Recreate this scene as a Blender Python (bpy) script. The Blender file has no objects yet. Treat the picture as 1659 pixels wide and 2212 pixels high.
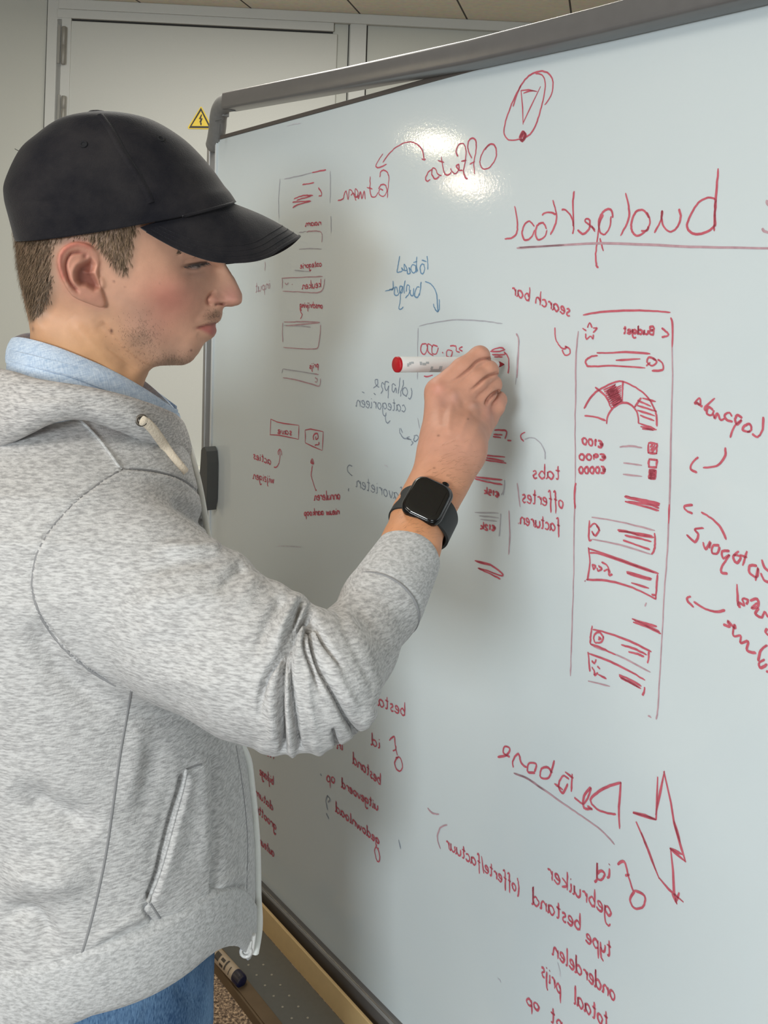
import bpy, bmesh, math, random
import numpy as np
from mathutils import Vector, Matrix
from mathutils.bvhtree import BVHTree

random.seed(7)
RNG = np.random.default_rng(7)
SC = bpy.context.scene
COL = SC.collection

# ------------------------------------------------------------------ camera
W, H = 1659.0, 2212.0
F = 2000.0                      # focal length in pixels
CX, CY = 829.5, 605.0           # principal point (the lens is shifted down)
CAM = np.array([0.0, 0.0, 1.62])
ROLL = math.radians(1.8)
cr, sr = math.cos(ROLL), math.sin(ROLL)
CXV = np.array([cr, 0, sr]); CYV = np.array([-sr, 0, cr]); CZV = np.array([0, 1.0, 0])

cam_d = bpy.data.cameras.new('camera')
cam = bpy.data.objects.new('camera', cam_d); COL.objects.link(cam)
cam_d.sensor_fit = 'HORIZONTAL'; cam_d.sensor_width = 36.0
cam_d.lens = 36.0 * F / W
cam_d.shift_y = -(H / 2 - CY) / W
cam_d.clip_start = 0.02
cam.matrix_world = Matrix(((cr, -sr, 0, 0), (0, 0, -1, 0), (sr, cr, 0, CAM[2]), (0, 0, 0, 1)))
SC.camera = cam

# ------------------------------------------------------------------ light and exposure
SC.view_settings.view_transform = 'Standard'
SC.view_settings.look = 'None'
SC.view_settings.exposure = 0.0
SC.view_settings.gamma = 1.0
SC.view_settings.use_curve_mapping = False

world = bpy.data.worlds.new('daylight'); SC.world = world
world.use_nodes = True
bgn = world.node_tree.nodes['Background']
bgn.inputs[0].default_value = (1.0, 0.965, 0.91, 1)
bgn.inputs[1].default_value = 0.17

def area(name, loc, target, size, power, color, size_y=None):
    d = bpy.data.lights.new(name, 'AREA')
    d.energy = power; d.color = color; d.size = size
    if size_y:
        d.shape = 'RECTANGLE'; d.size_y = size_y
    o = bpy.data.objects.new(name, d); COL.objects.link(o)
    o.location = loc
    o.rotation_euler = (Vector(target) - Vector(loc)).to_track_quat('-Z', 'Y').to_euler()
    return o
# daylight from the windows behind the camera, an added low fill, and the ceiling panels
area('window_and_fill_light', (-0.98, -1.75, 1.80), (0.3, 1.0, 0.8), 0.55, 47, (0.90, 0.97, 1.0), 0.6)
area('window_and_fill_light', (0.55, -1.3, 0.75), (0.35, 0.9, 0.55), 0.7, 9, (0.84, 0.95, 1.0), 0.7)  # added low bluish fill that brightens the lower right of the board
area('ceiling_panel_light', (-0.08, 1.85, 2.42), (-0.08, 1.85, 0), 1.2, 24, (1.0, 0.95, 0.86), 0.6)
area('ceiling_panel_light', (-0.95, -0.2, 2.42), (-0.95, -0.2, 0), 1.2, 17, (1.0, 0.94, 0.86), 0.6)

# ------------------------------------------------------------------ pixel <-> place
def P(u, v, Y):
    """the place seen at photo pixel (u, v) at depth Y in front of the camera"""
    return CAM + (u - CX) / F * Y * CXV + (CY - v) / F * Y * CYV + Y * CZV
def rayd(u, v):
    return (u - CX) / F * CXV + (CY - v) / F * CYV + CZV
def proj(p):
    r = np.asarray(p) - CAM
    y = r[..., 1]
    return np.stack([CX + F * (r @ CXV) / y, CY - F * (r @ CYV) / y, y], -1)
def onplane(u, v, p0, n):
    d = rayd(u, v)
    return CAM + d * (np.dot(p0 - CAM, n) / np.dot(d, n))
def nrm(v):
    v = np.asarray(v, float); return v / np.linalg.norm(v)

# ------------------------------------------------------------------ object helpers
def mesh_obj(name, V, Fc, mat=None, parent=None, smooth=True, col=None):
    me = bpy.data.meshes.new(name)
    V = np.asarray(V, float)
    if isinstance(Fc, np.ndarray):
        nf, k = Fc.shape
        me.vertices.add(len(V)); me.vertices.foreach_set('co', V.astype(np.float32).ravel())
        me.loops.add(nf * k); me.loops.foreach_set('vertex_index', Fc.astype(np.int32).ravel())
        me.polygons.add(nf); me.polygons.foreach_set('loop_start', np.arange(0, nf * k, k, dtype=np.int32))
        me.update(calc_edges=True)
    else:
        me.from_pydata([tuple(v) for v in V], [], [tuple(int(i) for i in f) for f in Fc])
        me.update()
    me.polygons.foreach_set('use_smooth', np.full(len(me.polygons), smooth))
    if col is not None:
        a = me.color_attributes.new('tint', 'FLOAT_COLOR', 'POINT')
        c = np.ones((len(V), 4), np.float32); c[:, :3] = col
        a.data.foreach_set('color', c.ravel())
    o = bpy.data.objects.new(name, me); COL.objects.link(o)
    if mat: me.materials.append(mat)
    if parent: o.parent = parent
    return o
def empty(name, label, cat, loc=(0, 0, 0), group=None):
    o = bpy.data.objects.new(name, None); COL.objects.link(o)
    o.empty_display_size = 0.05
    o['label'] = label; o['category'] = cat
    if group: o['group'] = group
    return o
def tag(o, label, cat, group=None):
    o['label'] = label; o['category'] = cat
    if group: o['group'] = group
    return o
def struct(o):
    o['kind'] = 'structure'; return o

class MB:
    """collects shapes into one mesh"""
    def __init__(s): s.V = []; s.F = []
    def add(s, V, Fc):
        n = len(s.V); s.V += [np.asarray(v, float) for v in V]
        s.F += [tuple(i + n for i in f) for f in Fc]
        return s
    def box(s, o, ax, ay, az, bev=0.0):
        """box from corner o along three edge vectors, edges eased by bev"""
        o, ax, ay, az = [np.asarray(t, float) for t in (o, ax, ay, az)]
        if np.dot(np.cross(ax, ay), az) < 0: ax, ay = ay, ax
        if bev <= 0:
            V = [o + ax * i + ay * j + az * k for k in (0, 1) for j in (0, 1) for i in (0, 1)]
            return s.add(V, [(0, 2, 3, 1), (4, 5, 7, 6), (0, 1, 5, 4), (2, 6, 7, 3), (0, 4, 6, 2), (1, 3, 7, 5)])
        bm = bmesh.new(); bmesh.ops.create_cube(bm, size=1.0)
        lx, ly, lz = [np.linalg.norm(t) for t in (ax, ay, az)]
        for v in bm.verts: v.co = Vector((v.co.x * lx, v.co.y * ly, v.co.z * lz))
        bmesh.ops.bevel(bm, geom=list(bm.edges), offset=bev, segments=3, profile=0.5, affect='EDGES')
        bm.verts.index_update()
        c = o + (ax + ay + az) / 2; ex, ey, ez = ax / lx, ay / ly, az / lz
        V = [c + ex * v.co.x + ey * v.co.y + ez * v.co.z for v in bm.verts]
        Fc = [tuple(v.index for v in f.verts) for f in bm.faces]
        bm.free(); return s.add(V, Fc)
    def tube(s, pts, r, n=10, caps=True, flat=1.0, nrmdir=None):
        pts = [np.asarray(p, float) for p in pts]
        rr = r if hasattr(r, '__len__') else [r] * len(pts)
        rings = []; prev = None
        for i, p in enumerate(pts):
            t = nrm(pts[min(i + 1, len(pts) - 1)] - pts[max(i - 1, 0)])
            if nrmdir is not None: a = np.asarray(nrmdir[i] if np.ndim(nrmdir) == 2 else nrmdir, float)
            elif prev is not None: a = prev
            else: a = np.array([0, 0, 1.0]) if abs(t[2]) < 0.9 else np.array([1.0, 0, 0])
            a = nrm(a - t * np.dot(a, t)); prev = a; b = np.cross(t, a)
            rings.append([p + rr[i] * (flat * a * math.cos(2 * math.pi * k / n) + b * math.sin(2 * math.pi * k / n)) for k in range(n)])
        V = [q for R in rings for q in R]; Fc = []
        for i in range(len(rings) - 1):
            for k in range(n):
                Fc.append((i * n + k, i * n + (k + 1) % n, (i + 1) * n + (k + 1) % n, (i + 1) * n + k))
        if caps:
            Fc.append(tuple(range(n))[::-1]); Fc.append(tuple((len(rings) - 1) * n + k for k in range(n)))
        return s.add(V, Fc)
    def lathe(s, c, axis, prof, n=32):
        """prof: list of (distance along axis, radius)"""
        axis = nrm(axis); a = np.array([0, 0, 1.0]) if abs(axis[2]) < 0.9 else np.array([1.0, 0, 0])
        a = nrm(a - axis * np.dot(a, axis)); b = np.cross(axis, a)
        V = []; Fc = []
        for d, r in prof:
            V += [np.asarray(c) + axis * d + r * (a * math.cos(2 * math.pi * k / n) + b * math.sin(2 * math.pi * k / n)) for k in range(n)]
        for i in range(len(prof) - 1):
            for k in range(n):
                Fc.append((i * n + k, i * n + (k + 1) % n, (i + 1) * n + (k + 1) % n, (i + 1) * n + k))
        Fc.append(tuple(range(n))[::-1]); Fc.append(tuple((len(prof) - 1) * n + k for k in range(n)))
        return s.add(V, Fc)
    def loft(s, rings, closed=True, caps=False):
        n = len(rings[0]); V = [q for R in rings for q in R]; Fc = []
        for i in range(len(rings) - 1):
            for k in range(n if closed else n - 1):
                Fc.append((i * n + k, i * n + (k + 1) % n, (i + 1) * n + (k + 1) % n, (i + 1) * n + k))
        if caps:
            Fc.append(tuple(range(n))[::-1]); Fc.append(tuple((len(rings) - 1) * n + k for k in range(n)))
        return s.add(V, Fc)
    def build(s, name, mat, parent=None, smooth=False):
        o = mesh_obj(name, np.array(s.V), s.F, mat, parent, smooth)
        bm = bmesh.new(); bm.from_mesh(o.data); bmesh.ops.recalc_face_normals(bm, faces=bm.faces)
        bm.to_mesh(o.data); bm.free()
        if smooth:
            o.data.set_sharp_from_angle(angle=math.radians(50))
        return o

def spline(pts, n=8, closed=False):
    """Catmull-Rom through the points"""
    p = [np.asarray(q, float) for q in pts]
    if len(p) < 3: return np.array([p[0] + (p[-1] - p[0]) * t for t in np.linspace(0, 1, n + 1)])
    out = []
    N = len(p)
    for i in range(N if closed else N - 1):
        if closed: a, b, c, d = p[i - 1], p[i], p[(i + 1) % N], p[(i + 2) % N]
        else: a, b, c, d = p[max(i - 1, 0)], p[i], p[i + 1], p[min(i + 2, N - 1)]
        for k in range(n):
            t = k / n
            out.append(0.5 * ((2 * b) + (-a + c) * t + (2 * a - 5 * b + 4 * c - d) * t * t + (-a + 3 * b - 3 * c + d) * t ** 3))
    if not closed: out.append(p[-1])
    return np.array(out)

# ------------------------------------------------------------------ materials
def mat_new(name):
    m = bpy.data.materials.new(name); m.use_nodes = True
    nt = m.node_tree; return m, nt, nt.nodes['Principled BSDF']
def simple(name, col, rough=0.5, metal=0.0, spec=0.5, noise=0.0, nscale=40.0, bump=0.0, coat=0.0):
    m, nt, b = mat_new(name)
    b.inputs['Base Color'].default_value = (*col, 1); b.inputs['Roughness'].default_value = rough
    b.inputs['Metallic'].default_value = metal; b.inputs['Specular IOR Level'].default_value = spec
    b.inputs['Coat Weight'].default_value = coat
    if noise or bump:
        tc = nt.nodes.new('ShaderNodeTexCoord'); n = nt.nodes.new('ShaderNodeTexNoise')
        n.inputs['Scale'].default_value = nscale; n.inputs['Detail'].default_value = 4
        nt.links.new(tc.outputs['Object'], n.inputs['Vector'])
        if noise:
            mx = nt.nodes.new('ShaderNodeMix'); mx.data_type = 'RGBA'
            mx.inputs['A'].default_value = (*[c * (1 - noise) for c in col], 1)
            mx.inputs['B'].default_value = (*[min(1, c * (1 + noise)) for c in col], 1)
            nt.links.new(n.outputs['Fac'], mx.inputs['Factor']); nt.links.new(mx.outputs['Result'], b.inputs['Base Color'])
        if bump:
            bp = nt.nodes.new('ShaderNodeBump'); bp.inputs['Strength'].default_value = bump; bp.inputs['Distance'].default_value = 0.002
            nt.links.new(n.outputs['Fac'], bp.inputs['Height']); nt.links.new(bp.outputs['Normal'], b.inputs['Normal'])
    return m

# ------------------------------------------------------------------ signed-distance modelling
def surface_nets(Fv, xs, ys, zs):
    nx, ny, nz = Fv.shape
    S = Fv < 0
    any_ = np.zeros((nx - 1, ny - 1, nz - 1), bool); all_ = np.ones_like(any_)
    offs = [(i, j, k) for i in (0, 1) for j in (0, 1) for k in (0, 1)]
    for i, j, k in offs:
        c = S[i:nx - 1 + i, j:ny - 1 + j, k:nz - 1 + k]
        any_ |= c; all_ &= c
    act = np.argwhere(any_ & ~all_)
    idm = np.full(any_.shape, -1, np.int32); idm[act[:, 0], act[:, 1], act[:, 2]] = np.arange(len(act))
    del any_, all_
    cv = {o: Fv[act[:, 0] + o[0], act[:, 1] + o[1], act[:, 2] + o[2]] for o in offs}
    acc = np.zeros((len(act), 3)); cnt = np.zeros(len(act))
    for a in offs:
        for ax in range(3):
            if a[ax] == 1: continue
            b = list(a); b[ax] = 1; b = tuple(b)
            fa, fb = cv[a], cv[b]
            m = (fa < 0) != (fb < 0)
            t = np.where(m, fa / np.where(fa - fb == 0, 1, fa - fb), 0)
            p = np.tile(np.array(a, float), (len(act), 1)); p[:, ax] += t
            acc[m] += p[m]; cnt[m] += 1
    loc = acc / np.maximum(cnt, 1)[:, None]
    V = np.empty((len(act), 3))
    for ax, g in enumerate((xs, ys, zs)):
        i = act[:, ax]; V[:, ax] = g[i] + loc[:, ax] * (g[i + 1] - g[i])
    Q = []
    for ax in range(3):
        sl0 = [slice(None)] * 3; sl1 = [slice(None)] * 3
        sl0[ax] = slice(0, -1); sl1[ax] = slice(1, None)
        d = S[tuple(sl0)] != S[tuple(sl1)]
        e = np.argwhere(d)
        o1, o2 = [(1, 2), (2, 0), (0, 1)][ax]
        ok = (e[:, o1] > 0) & (e[:, o2] > 0) & (e[:, o1] < Fv.shape[o1] - 1) & (e[:, o2] < Fv.shape[o2] - 1)
        e = e[ok]
        def cid(da, db):
            c = e.copy(); c[:, o1] -= da; c[:, o2] -= db
            return idm[c[:, 0], c[:, 1], c[:, 2]]
        q = np.stack([cid(1, 1), cid(0, 1), cid(0, 0), cid(1, 0)], 1)
        neg = S[e[:, 0], e[:, 1], e[:, 2]]
        q[~neg] = q[~neg][:, ::-1]
        Q.append(q)
    Q = np.concatenate(Q); Q = Q[(Q >= 0).all(1)]
    return V, Q
def vnormals(V, Q):
    n = np.cross(V[Q[:, 2]] - V[Q[:, 0]], V[Q[:, 3]] - V[Q[:, 1]])
    N = np.zeros_like(V)
    for k in range(4): np.add.at(N, Q[:, k], n)
    return N / np.maximum(np.linalg.norm(N, axis=1), 1e-12)[:, None]
def relax(V, Q, it=1, lam=0.5):
    E = np.concatenate([Q[:, [0, 1]], Q[:, [1, 2]], Q[:, [2, 3]], Q[:, [3, 0]]])
    E = np.concatenate([E, E[:, ::-1]])
    deg = np.bincount(E[:, 0], minlength=len(V)).astype(float)
    for _ in range(it):
        S = np.stack([np.bincount(E[:, 0], V[E[:, 1], a], minlength=len(V)) for a in range(3)], 1)
        A = S / np.maximum(deg, 1)[:, None]
        V = np.where((deg > 0)[:, None], V + lam * (A - V), V)
    return V
def axis_grid(spans):
    """spans: [(start, end, step), ...] joined"""
    out = []
    for a, b, s in spans:
        n = max(1, int(round((b - a) / s))); out += list(a + (b - a) * np.arange(n) / n)
    out.append(spans[-1][1]); return np.array(out)
def sdf_mesh(fn, xs, ys, zs, slab=40):
    Fv = np.empty((len(xs), len(ys), len(zs)), np.float32)
    X, Y = np.meshgrid(xs.astype(np.float32), ys.astype(np.float32), indexing='ij')
    for k in range(0, len(zs), slab):
        z = zs[k:k + slab].astype(np.float32)
        Fv[:, :, k:k + slab] = fn(X[:, :, None], Y[:, :, None], z[None, None, :])
    return surface_nets(Fv, xs, ys, zs)
def cone(x, y, z, a, b, ra, rb, sq=None):
    a = [float(t) for t in a]; b = [float(t) for t in b]
    dx, dy, dz = b[0] - a[0], b[1] - a[1], b[2] - a[2]
    L = dx * dx + dy * dy + dz * dz
    t = np.clip(((x - a[0]) * dx + (y - a[1]) * dy + (z - a[2]) * dz) / L, 0, 1)
    ex = x - (a[0] + t * dx); ey = y - (a[1] + t * dy); ez = z - (a[2] + t * dz)
    d2 = ex * ex + ey * ey + ez * ez
    if sq is not None:          # (axis, factor): squash along an axis
        ax, k = sq
        q = ex * float(ax[0]) + ey * float(ax[1]) + ez * float(ax[2]); d2 = d2 + q * q * (k * k - 1)
    return np.sqrt(d2) - (ra + (rb - ra) * t)
def smin(a, b, k):
    h = np.maximum(k - np.abs(a - b), 0) / k
    return np.minimum(a, b) - h * h * k * 0.25
def seg_dist(px, py, poly, closed=False):
    """distance from points to a polyline and the position along it (0..1)"""
    poly = np.asarray(poly, float)
    if closed: poly = np.vstack([poly, poly[:1]])
    best = np.full(px.shape, 1e9); along = np.zeros(px.shape)
    Ls = np.linalg.norm(np.diff(poly, axis=0), axis=1); cum = np.concatenate([[0], np.cumsum(Ls)])
    for i in range(len(poly) - 1):
        a, b = poly[i], poly[i + 1]; d = b - a; L = max(d @ d, 1e-12)
        t = np.clip(((px - a[0]) * d[0] + (py - a[1]) * d[1]) / L, 0, 1)
        q = np.hypot(px - a[0] - t * d[0], py - a[1] - t * d[1])
        m = q < best; best[m] = q[m]; along[m] = (cum[i] + t[m] * Ls[i]) / cum[-1]
    return best, along
def inside(px, py, poly):
    poly = np.asarray(poly, float); r = np.zeros(px.shape, bool)
    j = len(poly) - 1
    for i in range(len(poly)):
        xi, yi = poly[i]; xj, yj = poly[j]
        c = ((yi > py) != (yj > py)) & (px < (xj - xi) * (py - yi) / (yj - yi + 1e-12) + xi)
        r ^= c; j = i
    return r
class Sculpt:
    """carves and raises strokes, drawn in photo pixels, on the camera-facing side of a mesh"""
    def __init__(s, V, Q, maxY=9, push=None, minface=-0.15):
        s.V = V; s.Q = Q; s.N = vnormals(V, Q); s.uv = proj(V)
        tc = CAM - V; tc /= np.linalg.norm(tc, axis=1)[:, None]
        s.face = (s.N * tc).sum(1)
        s.ok = (s.face > minface) & (s.uv[:, 2] < maxY); s.push = push
        s.disp = np.zeros(len(V)); s.col = None
    def _sel(s, pts, r):
        p = np.asarray(pts, float); lo = p.min(0) - r; hi = p.max(0) + r
        return np.where(s.ok & (s.uv[:, 0] > lo[0]) & (s.uv[:, 0] < hi[0]) & (s.uv[:, 1] > lo[1]) & (s.uv[:, 1] < hi[1]))[0]
    def weight(s, pts, w, taper=(0.15, 0.15), smooth=True):
        if smooth and len(pts) > 2: pts = spline(pts, 6)
        i = s._sel(pts, w * 3)
        d, t = seg_dist(s.uv[i, 0], s.uv[i, 1], pts)
        k = np.exp(-(d / w) ** 2)
        if taper[0] > 0: k *= np.clip(t / taper[0], 0, 1)
        if taper[1] > 0: k *= np.clip((1 - t) / taper[1], 0, 1)
        return i, k
    def stroke(s, pts, w, amp, taper=(0.15, 0.15)):
        i, k = s.weight(pts, w, taper); s.disp[i] += amp * k
    def blob(s, c, r, amp):
        i = s._sel([c], max(np.atleast_1d(r)) * 3); rx, ry = (r, r) if np.isscalar(r) else r
        s.disp[i] += amp * np.exp(-((s.uv[i, 0] - c[0]) / rx) ** 2 - ((s.uv[i, 1] - c[1]) / ry) ** 2)
    def poly(s, pts, soft, amp):
        i = s._sel(pts, soft * 2); x, y = s.uv[i, 0], s.uv[i, 1]
        d, _ = seg_dist(x, y, pts, True); d = np.where(inside(x, y, pts), d, -d)
        t = np.clip(d / soft * 0.5 + 0.5, 0, 1); s.disp[i] += amp * t * t * (3 - 2 * t)
    def side(s, pts, w, amp, sign=1):
        """a step: the surface on one side of the line is lifted and fades away over w"""
        p = spline(pts, 6); i = s._sel(p, w); x, y = s.uv[i, 0], s.uv[i, 1]
        d, t = seg_dist(x, y, p)
        j = np.clip((t * (len(p) - 1)).astype(int), 0, len(p) - 2)
        dv = p[j + 1] - p[j]
        sd = np.sign(dv[:, 0] * (y - p[j][:, 1]) - dv[:, 1] * (x - p[j][:, 0])) * sign
        k = np.clip(1 - d / w, 0, 1) ** 1.5 * np.clip(t / 0.08, 0, 1) * np.clip((1 - t) / 0.08, 0, 1)
        s.disp[i] += amp * k * (sd > 0)
    def done(s):
        D = s.N if s.push is None else s.push
        return s.V + D * s.disp[:, None]
    # colour
    def init_col(s, c): s.col = np.tile(np.array(c, float), (len(s.V), 1))
    def mixc(s, i, k, c): s.col[i] += (np.array(c) - s.col[i]) * np.clip(k, 0, 1)[:, None]
    def cblob(s, c, r, colr, k=1.0):
        rx, ry = (r, r) if np.isscalar(r) else r; i = s._sel([c], max(rx, ry) * 3)
        s.mixc(i, k * np.exp(-((s.uv[i, 0] - c[0]) / rx) ** 2 - ((s.uv[i, 1] - c[1]) / ry) ** 2), colr)
    def cstroke(s, pts, w, colr, k=1.0, taper=(0.1, 0.1)):
        i, q = s.weight(pts, w, taper); s.mixc(i, q * k, colr)
    def cpoly(s, pts, soft, colr, k=1.0):
        i = s._sel(pts, soft * 2); x, y = s.uv[i, 0], s.uv[i, 1]
        d, _ = seg_dist(x, y, pts, True); d = np.where(inside(x, y, pts), d, -d)
        s.mixc(i, k * np.clip(d / soft * 0.5 + 0.5, 0, 1), colr)
# ================================================================== the room
M_wall = simple('wall_paint', (0.55, 0.56, 0.51), 0.55, noise=0.03, nscale=300)
M_door = simple('panel_paint', (0.58, 0.59, 0.55), 0.5, noise=0.03, nscale=300)
M_trim = simple('trim_paint', (0.60, 0.61, 0.58), 0.45, noise=0.02, nscale=200)
M_dark = simple('dark_gap', (0.03, 0.03, 0.03), 0.8)
M_steel = simple('hinge_steel', (0.30, 0.29, 0.26), 0.5, 0.3)

WD = np.array([math.cos(math.radians(4)), math.sin(math.radians(4)), 0]); WN = np.array([WD[1], -WD[0], 0])  # wall run, wall normal
WP = P(430, 520, 2.9)
UP = np.array([0, 0, 1.0])
def Wp(u, v, off=0.0): return onplane(u, v, WP + WN * off, WN)
def wall_box(mb, u0, v0, u1, v1, off0, off1, bev=0.0):
    """a box on the wall covering the pixel span, from off0 to off1 out of the wall"""
    vm = (v0 + v1) / 2; um = (u0 + u1) / 2
    a = Wp(u0, vm); b = Wp(u1, vm); zt = Wp(um, v0)[2]; zb = Wp(um, v1)[2]
    o = np.array([a[0], a[1], zb]) + WN * off0
    d = np.array([b[0] - a[0], b[1] - a[1], 0])
    return mb.box(o, d, UP * (zt - zb), WN * (off1 - off0), bev)
zc = Wp(560, 22)[2]             # where the wall meets the ceiling
a = WP - WD * 5.2; b = WP + WD * 4.0
mb = MB(); mb.box([a[0], a[1], 0], b - a, UP * zc, -WN * 0.1)
struct(mb.build('wall_back', M_wall))

# ceiling: slabs with thin dark joints, running slightly askew to the wall
def ceiling_mat():
    m, nt, bs = mat_new('ceiling_tiles')
    tc = nt.nodes.new('ShaderNodeTexCoord'); mp = nt.nodes.new('ShaderNodeMapping')
    mp.inputs['Rotation'].default_value = (0, 0, math.radians(13.5)); mp.inputs['Location'].default_value = (0.13, 0, 0)
    br = nt.nodes.new('ShaderNodeTexBrick')
    br.offset = 0; br.inputs['Scale'].default_value = 1.0
    br.inputs['Color1'].default_value = (0.90, 0.83, 0.68, 1); br.inputs['Color2'].default_value = (0.92, 0.85, 0.70, 1)
    br.inputs['Mortar'].default_value = (0.09, 0.08, 0.07, 1); br.inputs['Mortar Size'].default_value = 0.003
    br.inputs['Brick Width'].default_value = 0.325; br.inputs['Row Height'].default_value = 30.0
    n = nt.nodes.new('ShaderNodeTexNoise'); n.inputs['Scale'].default_value = 60
    mx = nt.nodes.new('ShaderNodeMix'); mx.data_type = 'RGBA'; mx.blend_type = 'MULTIPLY'; mx.inputs['Factor'].default_value = 0.25
    nt.links.new(tc.outputs['Object'], mp.inputs['Vector']); nt.links.new(mp.outputs['Vector'], br.inputs['Vector'])
    nt.links.new(tc.outputs['Object'], n.inputs['Vector'])
    nt.links.new(br.outputs['Color'], mx.inputs['A']); nt.links.new(n.outputs['Color'], mx.inputs['B'])
    nt.links.new(mx.outputs['Result'], bs.inputs['Base Color']); bs.inputs['Roughness'].default_value = 0.9
    return m
mb = MB(); mb.box([-5.2, -2.6, zc], [9, 0, 0], [0, 6.4, 0], [0, 0, 0.08])
struct(mb.build('ceiling', ceiling_mat()))

def carpet_mat():
    m, nt, bs = mat_new('speckled_carpet')
    tc = nt.nodes.new('ShaderNodeTexCoord'); n = nt.nodes.new('ShaderNodeTexNoise')
    n.inputs['Scale'].default_value = 150; n.inputs['Detail'].default_value = 3; n.inputs['Roughness'].default_value = 0.7
    cr_ = nt.nodes.new('ShaderNodeValToRGB'); e = cr_.color_ramp.elements
    e[0].position = 0.36; e[0].color = (0.035, 0.022, 0.014, 1); e[1].position = 0.64; e[1].color = (0.42, 0.30, 0.19, 1)
    k = e.new(0.5); k.color = (0.15, 0.10, 0.065, 1)
    nt.links.new(tc.outputs['Object'], n.inputs['Vector']); nt.links.new(n.outputs['Fac'], cr_.inputs['Fac'])
    nt.links.new(cr_.outputs['Color'], bs.inputs['Base Color']); bs.inputs['Roughness'].default_value = 1.0
    bp = nt.nodes.new('ShaderNodeBump'); bp.inputs['Strength'].default_value = 0.8; bp.inputs['Distance'].default_value = 0.004
    nt.links.new(n.outputs['Fac'], bp.inputs['Height']); nt.links.new(bp.outputs['Normal'], bs.inputs['Normal'])
    return m
mb = MB(); mb.box([-5.2, -2.6, -0.06], [9, 0, 0], [0, 6.4, 0], [0, 0, 0.06])
struct(mb.build('floor', carpet_mat()))

# wall lining: frame strips, the cupboard door leaf and the neighbouring panel
mb = MB()
wall_box(mb, 70, -20, 122, 2300, 0, 0.012, 0.002)
o = struct(mb.build('trim_1', M_trim))
mb = MB(); wall_box(mb, 722, 40, 757, 2300, 0, 0.014, 0.002); struct(mb.build('trim_2', M_trim))
# cornice strip along the ceiling
p0 = Wp(126, 4, 0.02); p1 = Wp(1250, 56, 0.02)
mb = MB(); mb.box([p0[0], p0[1], zc - 0.032], [p1[0] - p0[0], p1[1] - p0[1], 0], [0, 0, 0.032], -WN * 0.02, 0.003); struct(mb.build('trim_3', M_trim))
p0 = Wp(126, 18, 0.0); p1 = Wp(722, 40, 0.0)
mb = MB(); mb.box([p0[0], p0[1], zc - 0.058], [p1[0] - p0[0], p1[1] - p0[1], 0], [0, 0, 0.028], WN * 0.014, 0.002); struct(mb.build('trim_4', M_trim))
p0 = Wp(126, 18, 0.0); p1 = Wp(139, 18, 0.0)
mb = MB(); mb.box([p0[0], p0[1], 0.02], [p1[0] - p0[0], p1[1] - p0[1], 0], [0, 0, zc - 0.08], WN * 0.012, 0.002); struct(mb.build('trim_5', M_trim))

door = MB()
a = Wp(142, 400); b = Wp(719, 400)
door.box([a[0], a[1], 0.02], [b[0] - a[0], b[1] - a[1], 0], [0, 0, zc - 0.064 - 0.02], WN * 0.008, 0.003)
dr = struct(door.build('door_1', M_door))
for v0, v1 in ((57, 139), (207, 262)):
    mb = MB()
    c0 = Wp(136, v0, 0.024); c1 = Wp(136, v1, 0.024)
    mb.lathe([c1[0], c1[1], c1[2]], [0, 0, 1], [(0, 0.0055), (0.002, 0.007), (abs(c0[2] - c1[2]) / 2 - 0.001, 0.007), (abs(c0[2] - c1[2]) / 2, 0.006), (abs(c0[2] - c1[2]) / 2 + 0.001, 0.007), (abs(c0[2] - c1[2]) - 0.002, 0.007), (abs(c0[2] - c1[2]), 0.0055)], 16)
    wall_box(mb, 127, v0, 133, v1, 0.012, 0.016)
    wall_box(mb, 138, v0 + 2, 143, v1 - 2, 0.008, 0.014)
    mb.build('hinge', M_steel, dr, smooth=True)
# joints of the lining: solid dark strips in place of shaded gaps
mb = MB(); wall_box(mb, 139.2, 18, 141.6, 2200, 0, 0.003); wall_box(mb, 719.2, 48, 721.2, 2200, 0, 0.003); wall_box(mb, 757.5, 52, 761, 2200, 0, 0.002); wall_box(mb, 68.5, -10, 70, 2200, 0, 0.002)
p0 = Wp(141, 20); p1 = Wp(720, 47); mb.box([p0[0], p0[1], zc - 0.0645], [p1[0] - p0[0], p1[1] - p0[1], 0], [0, 0, 0.007], WN * 0.002)
struct(mb.build('trim_6', M_dark))

# white cable trunking with a thin cable, seen past the shoulder
mb = MB(); wall_box(mb, 300, 1004, 470, 1042, 0.008, 0.05, 0.004)
tr = tag(mb.build('cable_trunking', simple('trunking_plastic', (0.72, 0.73, 0.66), 0.4)), 'white plastic cable trunking low on the wall, behind the hoodie chest', 'trunking')
mb = MB(); pts = [Wp(470, 1008, 0.06), Wp(436, 1020, 0.058), Wp(424, 1028, 0.056), Wp(415, 1045, 0.058), Wp(412, 1090, 0.058)]
mb.tube(spline(pts, 8), 0.0025, 8)
tag(mb.build('cable', simple('cable_black', (0.02, 0.02, 0.02), 0.4), smooth=True), 'thin black cable looping down over the white trunking', 'cable')

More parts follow.
